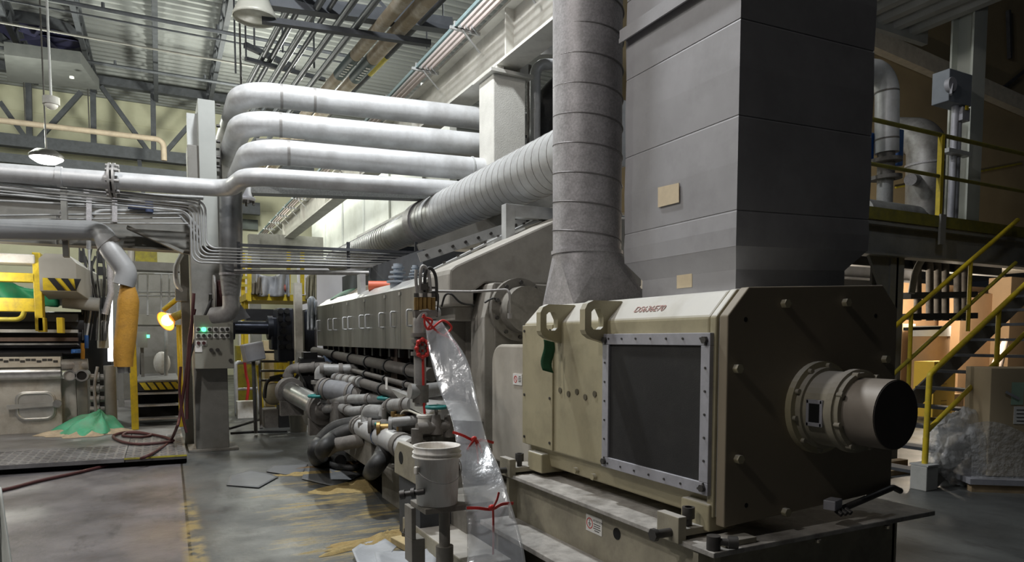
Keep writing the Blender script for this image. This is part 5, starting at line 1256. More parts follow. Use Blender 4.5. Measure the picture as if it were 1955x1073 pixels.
# ================================================================ LEFT MACHINE
LY = 13.0
lm = thing('roll_machine', 'large roll machine with stainless base, chrome rolls and oval hatch', 'machine', (-3, 14, .12))
def lp_(px0, py0, px1, py1, y=LY, dep=1.0): return pbox(px0, py0, px1, py1, y, dep)
m_lit = mat('pale_machine_paint', (.60, .58, .53), .5, .1, .12, 4, (.26, .22, .17), 3, .6)
MB().box2(*lp_(-90, 720, 118, 836, LY, 1.6)).build('stainless_base', m_lit, lm, bevel=.01)
MB().box2(*lp_(120, 722, 147, 830, LY + .15, 1.4)).build('base_step', m_lit, lm, bevel=.01)
MB().box2(*lp_(147, 712, 168, 815, LY - .1, .5)).build('base_pillar', m_colm, lm, bevel=.01)
# hatch
h0, h1 = at(28, 748, y=LY), at(108, 801, y=LY)
def rr(x0, x1, z0, z1, r, n=6):
    o = []
    for cx, cz, a0 in ((x1 - r, z1 - r, 0), (x0 + r, z1 - r, 90), (x0 + r, z0 + r, 180), (x1 - r, z0 + r, 270)):
        o += [(cx + r * math.cos(math.radians(a0 + 90 * k / n)), cz + r * math.sin(math.radians(a0 + 90 * k / n))) for k in range(n + 1)]
    return o
hatch = MB().prism(rr(h0.x, h1.x, h1.z, h0.z, .13), LY - .03, LY, 'xz').build('hatch_door', m_stainL, lm, bevel=.01)
b = MB().tube([V((x, LY - .035, z)) for x, z in rr(h0.x + .03, h1.x - .03, h1.z + .03, h0.z - .03, .11)] + [V((rr(h0.x + .03, h1.x - .03, h1.z + .03, h0.z - .03, .11)[0][0], LY - .035, rr(h0.x + .03, h1.x - .03, h1.z + .03, h0.z - .03, .11)[0][1]))], .018, 8, caps=False); b.build('hatch_rim', m_stainL, hatch)
zc_ = (h0.z + h1.z) / 2
b = MB().bar((h0.x - .1, LY - .07, zc_), (h1.x + .05, LY - .07, zc_ + .03), .03, .07); b.build('hatch_bar', m_stainL, hatch)
MB().cyl((h1.x + .03, LY - .05, zc_ + .03), (h1.x + .03, LY - .13, zc_ + .03), .06).build('hatch_clamp', m_steel, hatch)
# tray and rolls
b = MB().box2(*lp_(-90, 682, 116, 702, LY - .15, .5)); tr = b.build('slotted_tray', mat('cream_white_paint', (.74, .70, .62), .5, 0, .08, 6, (.4, .33, .24), 6, .5), lm, bevel=.006)
b = MB()
for k in range(13):
    px = -20 + 10.5 * k; c = at(px, 687 if k % 3 else 690, y=LY - .152); b.box(c, (.06, .01, .035))
b.build('tray_slot', m_bolt, tr)
zt5 = at(60, 712, y=LY).z
b = MB().cyl((at(-90, 712, y=LY - .1).x, LY - .05, zt5), (at(118, 712, y=LY).x, LY - .05, zt5), .105, n=20); b.build('chrome_tube', m_steel, lm)
rollz = [(668, .20, mat('dark_chrome', (.05, .05, .055), .18, .9, .1), 'chrome_roll'), (640, .16, m_black, 'rubber_roll'), (618, .2, m_black, 'rubber_roll')]
for py, r, m, nm in rollz:
    z = at(60, py, y=LY + .1).z; MB().cyl((at(-90, py, y=LY).x, LY + .2, z), (at(160, py, y=LY).x, LY + .2, z), r, n=28).build(nm, m, lm)
for py, m, nm, hgt in ((648, m_brown, 'oxide_bar', .06), (657, m_steel, 'edge_strip', .03), (632, m_stainL, 'edge_strip', .05), (606, m_beamD, 'scraper_beam', .12)):
    z = at(60, py, y=LY - .1).z; MB().box2((at(-90, py, y=LY - .1).x, LY - .12, z - hgt / 2), (at(150, py, y=LY).x, LY, z + hgt / 2)).build(nm, m, lm)
for px, py in ((133, 717), (156, 717)):
    p = at(px, py, y=LY - .3); q = MB().ring(p + V((0, .4, 0)), p, .085 if px < 150 else .095, .07, 24); o = q.build('port_flange', m_steel, lm)
    MB().cyl(p + V((0, .02, 0)), p + V((0, .03, 0)), .07).build('port_plate', m_steelpipe if px < 150 else m_void, o)
b = MB().cyl(at(118, 697, y=LY - .1), at(168, 695, y=LY - .1), .09, n=16); b.cyl(at(150, 690, y=LY - .1), at(150, 715, y=LY - .1), .10); b.build('end_housing', m_steelpipe, lm)
# upper frame at left: yellow gantry, box hood
ga_ = thing('yellow_gantry', 'yellow steel gantry frame with handle bar over the roll machine', 'gantry', at(40, 560, y=12.4))
for px0, py0, px1, py1, nm in ((64, 482, 80, 632, 'upright'), (-90, 519, 66, 536, 'cross_bar'), (-90, 568, 66, 594, 'cross_bar'), (108, 606, 120, 636, 'guide_block'), (72, 606, 86, 634, 'guide_block')):
    MB().box2(*pbox(px0, py0, px1, py1, 12.4, .25)).build(nm, m_yellow, ga_, bevel=.008)
MB().box2(*pbox(-90, 482, 66, 500, 12.35, .5)).build('top_cover', m_lit, ga_, bevel=.02)
MB().tube(bend([at(-60, 610, y=12.2), at(40, 610, y=12.2), at(46, 597, y=12.3)], .12), .035, 10).build('handle_bar', m_yelD, ga_)
tp_ = thing('green_cover', 'dark green tarp bundled behind the yellow gantry', 'tarp', at(30, 552, y=13.0)); c = at(30, 552, y=12.95)
def cv(u, v):
    return (c.x - .6 + 1.15 * u, c.y + .12 * math.sin(9 * u + 3 * v) * (1 - .3 * v), c.z - .25 + .5 * v * (.75 + .25 * math.sin(5 * u + 1)))
MB().grid(20, 10, cv).build('tarp_sheet', m_green, tp_, solid=.05)
bh = thing('suction_hood', 'grey box hood with black and yellow warning stripes over the roll machine', 'hood', at(110, 520, y=12.2))
f0, f1 = at(73, 0 + 483, y=12.1), at(147, 557, y=12.1); yb4 = 13.6
r0_, r1_ = at(188, 520, y=yb4), at(186, 585, y=yb4)
fr_ = [(f0.x, 12.1, f1.z), (f1.x, 12.1, f1.z), (f1.x, 12.1, f0.z - .12), (f1.x - .10, 12.1, f0.z), (f0.x + .08, 12.1, f0.z), (f0.x, 12.1, f0.z - .08)]
bk_ = [(f0.x, yb4, r1_.z), (r0_.x, yb4, r1_.z), (r0_.x, yb4, r0_.z - .05), (r0_.x - .1, yb4, r0_.z + .05), (f0.x, yb4, r0_.z + .05), (f0.x, yb4, r0_.z)]
hb = MB().loft([fr_, bk_]).build('hood_shell', mat('mid_grey_paint', (.30, .29, .26), .55, 0, .08, 4), bh, bevel=.008)
sz = f1.z; b = MB(); b.box2((f0.x + .04, 12.09, sz + .01), (f1.x - .01, 12.1, sz + .19)); hz = b.build('hazard_band', m_yellow, bh)
b = MB(); wd = f1.x - f0.x
for k in range(3): xx = f0.x + .10 + wd * .36 * k; b.prism([(xx, sz + .19), (xx + .09, sz + .19), (min(xx + .22, f1.x - .012), sz + .01), (min(xx + .12, f1.x - .012), sz + .01)], 12.083, 12.09, 'xz')
b.build('hazard_stripe', m_black, hz)
# dark drive side with posts and cabinet
ds = thing('drive_side_frame', 'dark drive side of the roll machine with cables, motor and small cabinets', 'machine frame', at(185, 640, y=13.4))
MB().box2(*pbox(160, 560, 212, 800, 14.0, .6)).build('side_frame', m_black, ds)
MB().box2(*pbox(184, 590, 206, 665, 13.1, .3)).build('cabinet', m_box, ds, bevel=.006)
MB().box2(*pbox(184, 532, 206, 566, 13.2, .4)).build('gear_motor', m_box, ds, bevel=.03)
c = at(199, 617, y=13.08); MB().ring(c, c + V((0, -.03, 0)), .05, .03).build('pressure_gauge', m_steel, ds)
b = MB()
for k in range(14):
    x_, y_ = 150 + random.random() * 62, 440 + random.random() * 120; b.box(at(x_, y_, y=13.5 + random.random()), (.06 + .1 * random.random(), .1, .08 + .25 * random.random()))
b.build('valve_cluster', m_black, ds)
for k in range(10):
    x_ = 152 + k * 6; q = spline([at(x_, 450 + 20 * (k % 3), y=13.2), at(x_ + 8 * math.sin(k), 520, y=13.0), at(x_ + 4, 580, y=13.1), at(x_ + 6 * math.cos(k), 650, y=13.0)], 5)
    MB().tube(q, .012 + .008 * (k % 2), 6).build('cable', (m_rubber, m_rubber, m_rubber, m_cond, m_rubber)[k % 5], ds)
MB().tube(bend([at(209, 470, y=13), at(212, 560, y=13), at(200, 600, y=13)], .2), .05, 10).build('bent_tube', m_galv, ds)
MB().tube(bend([at(120, 575, y=12.9), at(190, 582, y=12.9)], .2), .11, 14).build('suction_tube', m_colm, ds)
for k, (a_, c_) in enumerate((((165, 665), (165, 640)), ((158, 700), (158, 655)))): MB().cyl(at(*a_, y=12.9), at(*c_, y=12.9), .03).build('coil_spring', (m_blue, m_orange)[k], ds)
q = []
for k in range(60): t = k * .6; q.append(at(145, 667 + k * .12, y=12.7) + V((math.cos(t) * .06, math.sin(t) * .06, 0)))
tag(MB().tube(q, .008, 5).build('coiled_air_line', mat('bright_blue_plastic', (.04, .16, .50), .4)), 'blue coiled air line beside the chrome rolls', 'hose')
pc = thing('standing_cylinder', 'grey vertical cylinder with flanged pipes beside the stainless base', 'cylinder', at(210, 750, y=12.9))
a_, c_ = at(209, 698, y=12.7), at(213, 806, y=12.7); MB().cyl(c_, a_, .085, n=20).build('cylinder_body', m_colm, pc)
b = MB()
for py in (720, 742, 762, 782): b.cyl(at(172, py, y=12.9), at(203, py, y=12.9), .05); b.cyl(at(186, py, y=12.9), at(190, py, y=12.9), .08)
b.build('flanged_pipe', m_steelpipe, pc); b = MB().tube(spline([at(186, 700, y=12.6), at(181, 730, y=12.6), at(181, 760, y=12.6), at(184, 790, y=12.6)], 6), .022, 8); b.build('side_hose', m_steelpipe, pc)
b = MB().cyl(at(211, 690, y=13.3), at(210, 570, y=13.3), .04, n=12); tag(b.build('light_tube', mat('lit_white_tube', (1, 1, 1), .5, emit=(.95, .97, 1), estr=2.2)), 'upright glowing white tube lamp behind the orange hose', 'lamp')
# ================================================================ STEPS AND CORRIDOR BEHIND
sp = thing('platform_steps', 'dark metal steps with yellow striped nosing between the yellow handrail posts', 'steps', at(300, 800, y=13.2))
for k, (py, pyt) in enumerate(((806, 13.2), (780, 13.4), (757, 13.6))):
    p0_, p1_ = at(260, py - 6, y=pyt), at(342, py - 6, y=pyt); z = p0_.z
    o = MB().box2((p0_.x, pyt, z - .03), (p1_.x, pyt + .26, z)).build('tread', tpm, sp)
    MB().box2((p0_.x, pyt - .004, z - .03), (p1_.x, pyt, z)).build('nosing', m_galv, o)
zt6 = at(300, 729, y=13.8).z
MB().box2((at(260, 729, y=13.8).x, 13.8, zt6 - .16), (at(340, 729, y=13.8).x, 13.84, zt6)).build('top_riser', m_black, sp)
b = MB()
for k in range(5):
    p = at(266 + k * 15, 732, y=13.79); b.prism([(p.x, zt6 - .01), (p.x + .09, zt6 - .01), (p.x + .17, zt6 - .14), (p.x + .08, zt6 - .14)], 13.785, 13.795, 'xz')
b.build('warning_stripe', m_yellow, sp)
MB().box2((at(258, 729, y=13.8).x, 13.8, zt6), (at(342, 729, y=13.8).x, 16.5, zt6 + .03)).build('landing', tpm, sp)
MB().box2((at(258, 729, y=13.3).x, 14.2, 0.12), (at(342, 729, y=13.3).x, 14.3, zt6 - .1)).build('dark_backing', m_void, sp)
for k, (px, py0, py1, lab, y) in enumerate(((254, 560, 826, 'left yellow post at the foot of the metal steps', 12.7), (346, 620, 815, 'right yellow post beside the control column', 12.4))):
    p0_, p1_ = at(px - 7, 700, y=y), at(px + 7, 700, y=y); p0_.z = at(px, py0, y=y).z; p1_.z = at(px, py1, y=y).z
    t = thing('yellow_post', lab, 'post', (p0_.x, y, .12))
    MB().box2((p0_.x, y, max(.12, p1_.z)), (p1_.x, y + .10, p0_.z)).build('post_body', m_yellow, t, bevel=.006)
    if k: MB().bar(at(344, 625, y=y), at(357, 760, y=y - .3), .08, .10).build('handrail', m_yellow, t)
# upper landing with white guard rail
ul = thing('guard_rail', 'white tube guard rail on the raised walkway behind the orange hose', 'railing', at(290, 570, y=17))
yy = 17.0; b = MB()
for py in (522, 557, 564): b.cyl(at(225, py, y=yy), at(345, py + 1, y=yy), .022, n=8)
b.build('rail', m_galvL, ul)
for px in (228, 240, 263, 282, 308, 323, 338): MB().cyl(at(px, 522, y=yy), at(px, 602, y=yy), .022, n=8).build('rail_post', m_galvL, ul)
MB().box2(*pbox(222, 600, 345, 620, 17, 2.0)).build('walkway_edge', m_box, ul)
for px in (226, 342): g_ = at(px, 612, y=18.6); MB().bar((g_.x, 18.6, 0), (g_.x, 18.6, g_.z), .12, .12).build('walkway_leg', m_colm, ul)
MB().box2(*pbox(262, 560, 315, 566, 17.6, .3)).build('toe_board', m_lit, ul)
tag(MB().box2(*pbox(226, 500, 350, 516, 16.0, .5)).build('grey_lintel', m_colm), 'grey horizontal steel beam above the white guard rail', 'beam')
b = MB().box2(*pbox(258, 470, 300, 500, 16.1, .3)); tag(b.build('yellow_board', m_yelD), 'dim yellow panel above the grey horizontal beam', 'panel')
b = MB().cyl(at(250, 500, y=16.2), at(251, 478, y=16.2), .07); tag(b.build('pale_stub_post', m_lit), 'short pale post left of the dim yellow panel', 'post')
tag(MB().box2(*pbox(200, 516, 360, 765, 21, .2)).build('corridor_screen', m_colm), 'grey screen wall at the end of the corridor above the steps', 'screen')
cc = thing('corridor_cabinet', 'small grey cabinet with green lamp in the corridor above the steps', 'control box', at(270, 650, y=15)); MB().box2(*pbox(262, 633, 281, 664, 15, .3)).build('cabinet_body', m_box, cc); k_c = at(271, 664, y=15.15); MB().bar((k_c.x, 15.15, zt6), (k_c.x, 15.15, k_c.z), .06, .06).build('cabinet_post', m_colm, cc); p = at(283, 642, y=14.98); MB().box(p, (.05, .02, .06)).build('green_lamp', m_greenlit, cc)
for px, py0, py1, lab in ((317, 620, 720, 'thin white upright in the corridor under the orange work lamp'), (271, 664, 715, 'thin dark upright below the corridor cabinet')):
    tag(MB().cyl(at(px, py1, y=15.5), at(px, py0 + 10, y=15.5), .035).build('upright', m_galvL if px > 300 else m_black), lab, 'post')
sb2 = thing('plastic_sack', 'pale translucent sack standing in the corridor above the steps', 'sack', at(309, 700, y=16)); c = at(309, 688, y=16); c.z = zt6 + .27; MB().sph(c, .16, (1, .8, 1.5), 16, 10).build('sack_body', m_white, sb2)
# work lamp
wl = thing('work_lamp', 'lit orange work lamp on a yellow jointed arm beside the control column', 'lamp', at(316, 612, y=11.5))
c = at(317, 613, y=11.5); dr = V((-.55, -.45, -.35)).normalized()
MB().lathe([(.05, -.16), (.08, -.10), (.15, 0), (.155, .01), (.14, .0), (.07, -.09), (.04, -.14)], c, dr).build('shade', mat('orange_lamp_shade', (.62, .20, .02), .4, emit=(1, .35, .04), estr=.5), wl)
MB().sph(c - dr * .03, .085, n=14, m=10).build('bulb', m_worklamp, wl)
MB().cyl(at(312, 592, y=11.5), at(343, 567, y=11.42), .035).build('arm', m_yellow, wl); MB().cyl(at(326, 608, y=11.5), at(350, 598, y=11.42), .06).build('arm', m_yelD, wl); b = MB().box(at(346, 564, y=11.42), (.16, .30, .18)); b.build('arm_bracket', m_colm, wl)
lamp('work_lamp_light', c + dr * .18, 12, (1, .68, .32), .12)
cw = at(315, 790, z=.1)
# grey service post left of column
v_ = pbox(345, 480, 362, 615, 11.3, .3); tag(MB().box2((v_[0][0], 11.3, 0), v_[1]).build('service_post', m_colm), 'grey square service post directly left of the control column', 'post')
b = MB().tube(spline([at(347, 486, y=11.3), at(336, 510, y=11.25), at(337, 540, y=11.25), at(347, 556, y=11.3)], 6), .035, 8); tag(b.build('cable_loop', m_galvL), 'pale cable loop hanging on the grey service post', 'cable')
# ================================================================ CENTRE BACKGROUND: DIE, YELLOW PLATFORM, LADDER
dy = 12.4
m_navy = mat('blue_black_paint', (.030, .034, .048), .45, .3, .2, 6)
di = thing('extruder_die', 'blue black die block with large bolts on a thick shaft', 'die', at(560, 640, y=dy))
MB().box2(*pbox(530, 588, 562, 690, dy, .5)).build('die_block', m_navy, di, bevel=.03)
MB().box2(*pbox(518, 606, 531, 668, dy + .1, .35)).build('clamp_plate', m_navy, di, bevel=.02)
MB().box2(*pbox(582, 590, 606, 672, dy + .1, .5)).build('adapter', m_navy, di, bevel=.05)
MB().box2(*pbox(470, 590, 530, 612, dy + .6, .3)).build('backing_beam', m_black, di)
z = at(485, 625, y=dy).z
MB().cyl((at(440, 625, y=dy).x, dy + .25, z), (at(522, 625, y=dy).x, dy + .25, z), .115, n=24).build('shaft', mat('dark_polished_shaft', (.06, .065, .085), .22, .8, .1), di)
for px in (446, 520): MB().cyl((at(px - 6, 625, y=dy).x, dy + .25, z), (at(px + 4, 625, y=dy).x, dy + .25, z), .21, n=24).build('shaft_flange', m_navy, di)
for px, py in ((535, 594), (547, 594), (534, 609), (549, 609), (541, 620), (541, 632), (535, 645), (550, 645), (536, 662), (550, 662)):
    p = at(px, py, y=dy); MB().cyl(p, p + V((0, -.06, 0)), .048, n=12).build('die_bolt', m_black, di)
tag(MB().box2(*pbox(564, 540, 578, 700, dy - .3, .15)).build('white_upright', mat('worn_white_paint', (.58, .56, .50), .6, 0, .15, 6, (.3, .28, .22), 4, .5)), 'worn white upright standing in front of the black die block', 'post')
yp = thing('yellow_platform', 'yellow platform with posts and rails behind the die block', 'platform', at(520, 575, y=14))
MB().box2(*pbox(470, 562, 600, 574, 13.6, 1.5)).build('platform_edge', m_yellow, yp)
for px, py0, py1, y in ((464, 480, 690, 14.5), (476, 490, 575, 13.6), (551, 480, 560, 14.6), (577, 480, 562, 13.6), (470, 670, 560, 14.2)):
    MB().bar(at(px, py1, y=y), at(px, py0, y=y), .07, .07).build('platform_post', m_yellow, yp)
for py in (530, 545): MB().bar(at(440, py, y=14.4), at(480, py, y=14.4), .05, .05).build('platform_rail', m_yelD, yp)
def drape(name, label, px0, px1, py0, py1, y, m, ph):
    def f(u, v):
        p = at(px0 + (px1 - px0) * u, 0.0 + py0 + (py1 - py0) * v + 6 * math.sin(4 * u + ph) * (1 - v), y=y - .2 * v + .09 * math.sin(14 * u + ph + 2 * v) + .05 * math.sin(23 * u)); return p
    tag(MB().grid(30, 10, f).build(name, m, solid=.03), label, 'tarp')
drape('grey_tarp', 'pale grey tarp draped over the yellow platform', 490, 552, 522, 566, 13.72, m_tarp, 0)
drape('brown_tarp', 'dark brown tarp hanging at the left of the pale grey tarp', 480, 500, 534, 562, 13.72, mat('brown_tarp_cloth', (.13, .11, .08), .7, 0, .3, 6), 1)
drape('olive_tarp', 'olive tarp hanging right of the yellow platform post', 584, 603, 526, 572, 13.72, mat('olive_tarp_cloth', (.24, .22, .15), .6, 0, .3, 6), 2)
drape('white_cloth', 'pale cloth hanging at the far end of the stainless guard', 588, 604, 572, 630, 10.75, mat('pale_cloth', (.50, .53, .56), .7, 0, .15, 6), 3)
gw = thing('green_rag_pile', 'green and tan rag heap on the far end of the stainless guard', 'rags', at(625, 560, y=10.0))
c = at(630, 568, y=9.8)
def rg2(u, v): t = 2 * math.pi * v; e = 1 + .2 * math.sin(3 * t) + .1 * math.sin(7 * t); return (c.x + .38 + .28 * u * e * math.cos(t), c.y + .7 * u * e * math.sin(t), 2.20 + .13 * max(0, 1 - u ** 2) + .03 * math.sin(6 * t) * u)
MB().grid(8, 36, rg2).build('rag', m_green, gw)
def rg3(u, v): t = 2 * math.pi * v; e = 1 + .2 * math.sin(3 * t + 1) + .1 * math.sin(5 * t); return (c.x + .45 + .32 * u * e * math.cos(t), c.y - .8 + .6 * u * e * math.sin(t), 2.20 + .15 * max(0, 1 - u ** 2) + .03 * math.sin(6 * t) * u)
MB().grid(8, 36, rg3).build('rag', mat('tan_cloth', (.46, .42, .33), .85, 0, .25, 8), gw)
tag(MB().cyl(at(530, 550, y=13.66), at(545, 550, y=13.66), .07).build('red_roller', mat('dull_red_paint', (.40, .12, .09), .6)), 'dull red roller among the tarps on the yellow platform', 'roller')
mo = thing('tilted_monitor', 'tilted grey screen housing on a stand left of the ladder', 'screen', at(483, 672, y=12.0))
c = at(483, 672, y=12.0); MB().box(c, (.34, .16, .30), m=Matrix.Rotation(.35, 3, 'Z') @ Matrix.Rotation(-.18, 3, 'Y')).build('screen_housing', m_duct, mo, bevel=.02); MB().cyl(c, V((c.x + .02, c.y + .05, 0.03)), .03).build('stand', m_bolt, mo)
wf = thing('tube_stand', 'pale tube stand with red rag on the floor right of the control column', 'stand', at(470, 800, z=0))
pp = [at(452, 793, z=0), at(495, 790, z=0)]
q0, q1 = pp; zt7 = at(470, 692, y=q0.y).z
b = MB().tube(bend([q0, V((q0.x, q0.y, zt7)), V((q1.x, q1.y, zt7)), q1], .06), .04, 10); b.cyl(V((q0.x, q0.y, .55)), V((q1.x, q1.y, .55)), .03); b.build('tube_frame', m_galvL, wf)
MB().tube(spline([V((q0.x + .18, q0.y - .05, zt7 + .02)), V((q0.x + .2, q0.y - .06, zt7 - .25)), V((q0.x + .24, q0.y - .05, zt7 - .5)), V((q0.x + .2, q0.y - .05, zt7 - .8))], 6), .03, 8).build('red_rag', m_red, wf)
wb3 = at(458, 801, z=0); tag(MB().box(wb3 + V((.16, .35, .17)), (.36, .3, .34)).build('white_tub', m_white), 'small white tub on the floor behind the pale tube stand', 'tub')
yq = at(493, 790, z=0); tag(MB().bar((yq.x + .08, yq.y - .1, 0), (yq.x + .0, yq.y - .1, 1.05), .07, .07).build('yellow_bollard', m_yellow), 'thin yellow post in front of the pale tube stand', 'post')
ld = thing('access_ladder', 'dark metal ladder steps behind the dusty pump', 'ladder', at(525, 740, y=13))
for px0, px1, dx in ((497, 500, -8), (548, 552, 8)): u_ = at(px0 + dx * .2, 745, y=13); MB().bar((u_.x, 12.9, 0), at(px1 + dx * .6, 655, y=13.6), .05, .06).build('stringer', m_bolt, ld)
for py in (672, 690, 708, 726): MB().bar(at(497, py, y=13.2), at(548, py, y=13.2), .14, .04).build('rung', m_bolt, ld)
for px0, py0, px1, py1, y, m, nm, lab, cat in (
    (455, 505, 476, 655, 20, m_lit, 'white_cabinet', 'tall pale cabinet far behind the vertical pipe', 'cabinet'),
    (505, 650, 565, 760, 17, mat('light_tan_panel', (.62, .52, .34), .7), 'tan_panel', 'pale tan panel standing behind the ladder', 'panel'),
    (528, 690, 566, 712, 16, m_yellow, 'yellow_barrier', 'bright yellow barrier behind the ladder', 'barrier'),
    (452, 660, 500, 720, 16.5, m_yelD, 'yellow_machine', 'dim yellow machine behind the tilted screen', 'machine')):
    c0_, c1_ = pbox(px0, py0, px1, py1, y, .4)
    tag(MB().box2((c0_[0], c0_[1], 0), c1_).build(nm, m, bevel=.01), lab, cat)
for px, lab in ((536, 'left'), (545, 'middle'), (552, 'right')):
    u_ = at(px, 705, y=15.5); tag(MB().bar((u_.x, u_.y, 0), at(px - 2, 655, y=15.5), .05, .06).build('yellow_bar', m_yellow), lab + ' one of three yellow bars behind the die block', 'post', 'yellow bars behind the die')
a_, b_, c_ = at(434, 600, y=11.0), at(478, 606, y=11.0), at(450, 568, y=11.0)
tag(MB().prism([(a_.x, a_.z - .15), (b_.x, b_.z), (c_.x, c_.z)], 11.0, 11.04, 'xz').build('guide_plate', m_alu), 'grey triangular plate right of the vertical pipe elbow', 'plate')
b = MB().box2(*pbox(622, 700, 640, 720, 9.7, .3)); b = None
hose('long black cable lying on the floor toward the dirty bucket', [flo(438, 818, .02), flo(470, 808, .02), flo(505, 796, .02), flo(520, 780, .02)], .02, m_rubber, 'floor_cable', 'cable')
hose('black hose lying straight on the floor left of the dirty bucket', [flo(440, 827, .02), flo(490, 824, .02), flo(548, 823, .02)], .02, m_rubber, 'floor_cable', 'cable')
# white sheet at the bottom left edge of the picture
def ws(u, v):
    p0_, p1_ = at(-60 + 60 * u, 930 + 2 * u, y=3.0), at(-60 + 108 * u, 1200, y=2.7)
    p = p0_.lerp(p1_, v) if True else p0_
    return p + V((0, .03 * math.sin(9 * u + 3 * v), 0))
tag(MB().grid(10, 12, ws).build('hanging_sheet', mat('white_film_sheet', (.62, .64, .60), .45), solid=.006), 'edge of a white plastic sheet at the bottom left corner', 'plastic sheet')
# ================================================================ MEZZANINE, STAIRS AND STORE AT THE RIGHT
DY, DZ = 5.6, 3.12
dk = thing('mezzanine_deck', 'dark steel mezzanine deck with yellow toe board behind the drive motor', 'deck', (10, 6, 3))
MB().box2((6.0, DY, DZ - .05), (17, 8.9, DZ)).build('deck_plate', m_gearD, dk)
MB().box2((6.0, DY - .02, DZ - .02), (14, DY, DZ + .13)).build('toe_board', m_yelS, dk)
b = MB(); b.ibeam((6.0, DY + .1, DZ - .25), (14, DY + .1, DZ - .25), .40, .2); b.build('edge_beam', m_colm, dk)
for y in (7.2, 8.8): MB().ibeam((6.0, y, DZ - .2), (14, y, DZ - .2), .3, .16).build('floor_beam', m_beamD, dk)
rl = thing('mezzanine_railing', 'yellow handrail with posts along the front edge of the mezzanine deck', 'railing', (10, DY, DZ))
for z, r in ((4.32, .028), (3.78, .024)): MB().cyl((6.0, DY + .02, z), (14, DY + .02, z), r, n=10).build('rail', m_yelS, rl)
for px in (1799, 2010): p = at(px, 300, y=DY); MB().bar((p.x, DY + .02, DZ - .05), (p.x, DY + .02, 4.32), .06, .06).build('rail_post', m_yellow, rl)
p = at(1799, 432, y=DY - .03); MB().box((p.x, DY - .03, DZ - .05), (.12, .03, .40)).build('post_bracket', m_colm, rl)
# column on the deck and column below
cx = at(1862, 300, y=6.3).x
sc = thing('mezzanine_column', 'tall pale grey H column rising through the mezzanine deck', 'column', (cx, 6.4, DZ))
b = MB().ibeam((0, 0, 0), (1, 0, 0), .3, .3) if False else MB()
b.box2((cx - .17, 6.3, DZ), (cx + .17, 6.33, 9)); b.box2((cx - .17, 6.62, DZ), (cx + .17, 6.65, 9)); b.box2((cx - .02, 6.33, DZ), (cx + .02, 6.62, 9)); b.build('column', mat('pale_green_grey_paint', (.55, .57, .52), .55, 0, .08, 2), sc)
uc = thing('deck_support_column', 'dark H column carrying the mezzanine deck behind the motor end plate', 'column', (7.6, 5.9, 0))
c0 = at(1705, 560, y=5.75); b = MB(); b.box2((c0.x - .14, 5.7, 0), (c0.x + .14, 5.73, DZ - .45)); b.box2((c0.x - .02, 5.7, 0), (c0.x + .02, 5.98, DZ - .45)); b.box2((c0.x - .14, 5.96, 0), (c0.x + .14, 5.99, DZ - .45)); b.build('column', m_colm, uc)
g = at(1690, 470, y=5.72); MB().prism([(c0.x - .14, DZ - .45), (c0.x - .14, DZ - 1.1), (c0.x - .55, DZ - .45)], 5.72, 5.76, 'xz').build('gusset', m_colm, uc)
# pump piping on the deck
pp = thing('process_piping', 'silver U bend pipe with flanges and blue valve bodies on the mezzanine deck', 'pipe', at(1690, 380, y=6.6))
y = 6.6; q = bend([at(1640, 180, y=y), at(1650, 140, y=y), at(1692, 132, y=y), at(1693, 290, y=y)], .28, 12)
MB().tube([at(1655, 330, y=y), at(1656, 200, y=y)], .02, 6).build('rod', m_blue, pp)
MB().tube(bend([at(1628, 260, y=y), at(1630, 138, y=y), at(1694, 134, y=y), at(1693, 292, y=y)], .30, 12), .165, 22).build('bend_pipe', m_insul, pp)
b = MB()
for py, r in ((178, .17), (268, .17)): b.cyl(at(1693, py, y=y), at(1693, py - 3, y=y), r, n=22)
for py in (303, 336): b.cyl(at(1691, py, y=y), at(1691, py + 7, y=y), .22, n=22)
b.build('pipe_flange', m_dusty, pp); MB().cyl(at(1692, 292, y=y), at(1691, 345, y=y), .12, n=18).build('valve_neck', m_dusty, pp); MB().cyl(at(1690, 342, y=y), V((at(1689, 385, y=y).x, y, DZ)), .11, n=18).build('lower_pipe', m_pvc, pp)
for px0, py0, px1, py1 in ((1716, 246, 1726, 316), (1660, 252, 1670, 310)): MB().box2(*pbox(px0, py0, px1, py1, 6.75, .3)).build('blue_actuator', m_blue, pp, bevel=.02)
hv_ = thing('horizontal_vessel', 'low grey horizontal vessel lying on the mezzanine deck below the pipes', 'vessel', at(1720, 395, y=6.2)); z = DZ + .22
MB().cyl((at(1655, 395, y=6.2).x, 6.3, z), (at(1758, 395, y=6.2).x, 6.3, z), .21, n=24).build('vessel_shell', m_pvc, hv_); p = at(1768, 392, y=6.2); MB().cyl((p.x - .05, 6.3, z), (p.x + .05, 6.3, z), .15).build('end_valve', m_dusty, hv_); b = MB().cyl((p.x, 6.3, z), (p.x, 6.3, z + .2), .02); b.cyl((p.x - .12, 6.3, z + .12), (p.x + .12, 6.3, z + .12), .02); b.build('valve_lever', m_dusty, hv_)
de = thing('dark_elbow_duct', 'big dull grey elbow duct behind the silver pipe on the mezzanine', 'duct', at(1768, 350, y=7.6)); y = 7.8
MB().tube(bend([at(1700, 258, y=y + .8), at(1770, 262, y=y), at(1768, 330, y=y), V((at(1768, 405, y=y).x, y, DZ))], .42, 12), .33, 24).build('duct_body', m_steelpipe, de); b = MB().cyl(at(1768, 316, y=y), at(1768, 312, y=y), .345, n=24); b.cyl(at(1738, 343, y=y - .3), at(1748, 343, y=y), .1); b.build('duct_band', m_galv, de)
eb = thing('disconnect_switch', 'grey electrical disconnect box with lever on conduits beside the tall column', 'switch box', at(1835, 170, y=6.0)); y = 6.05
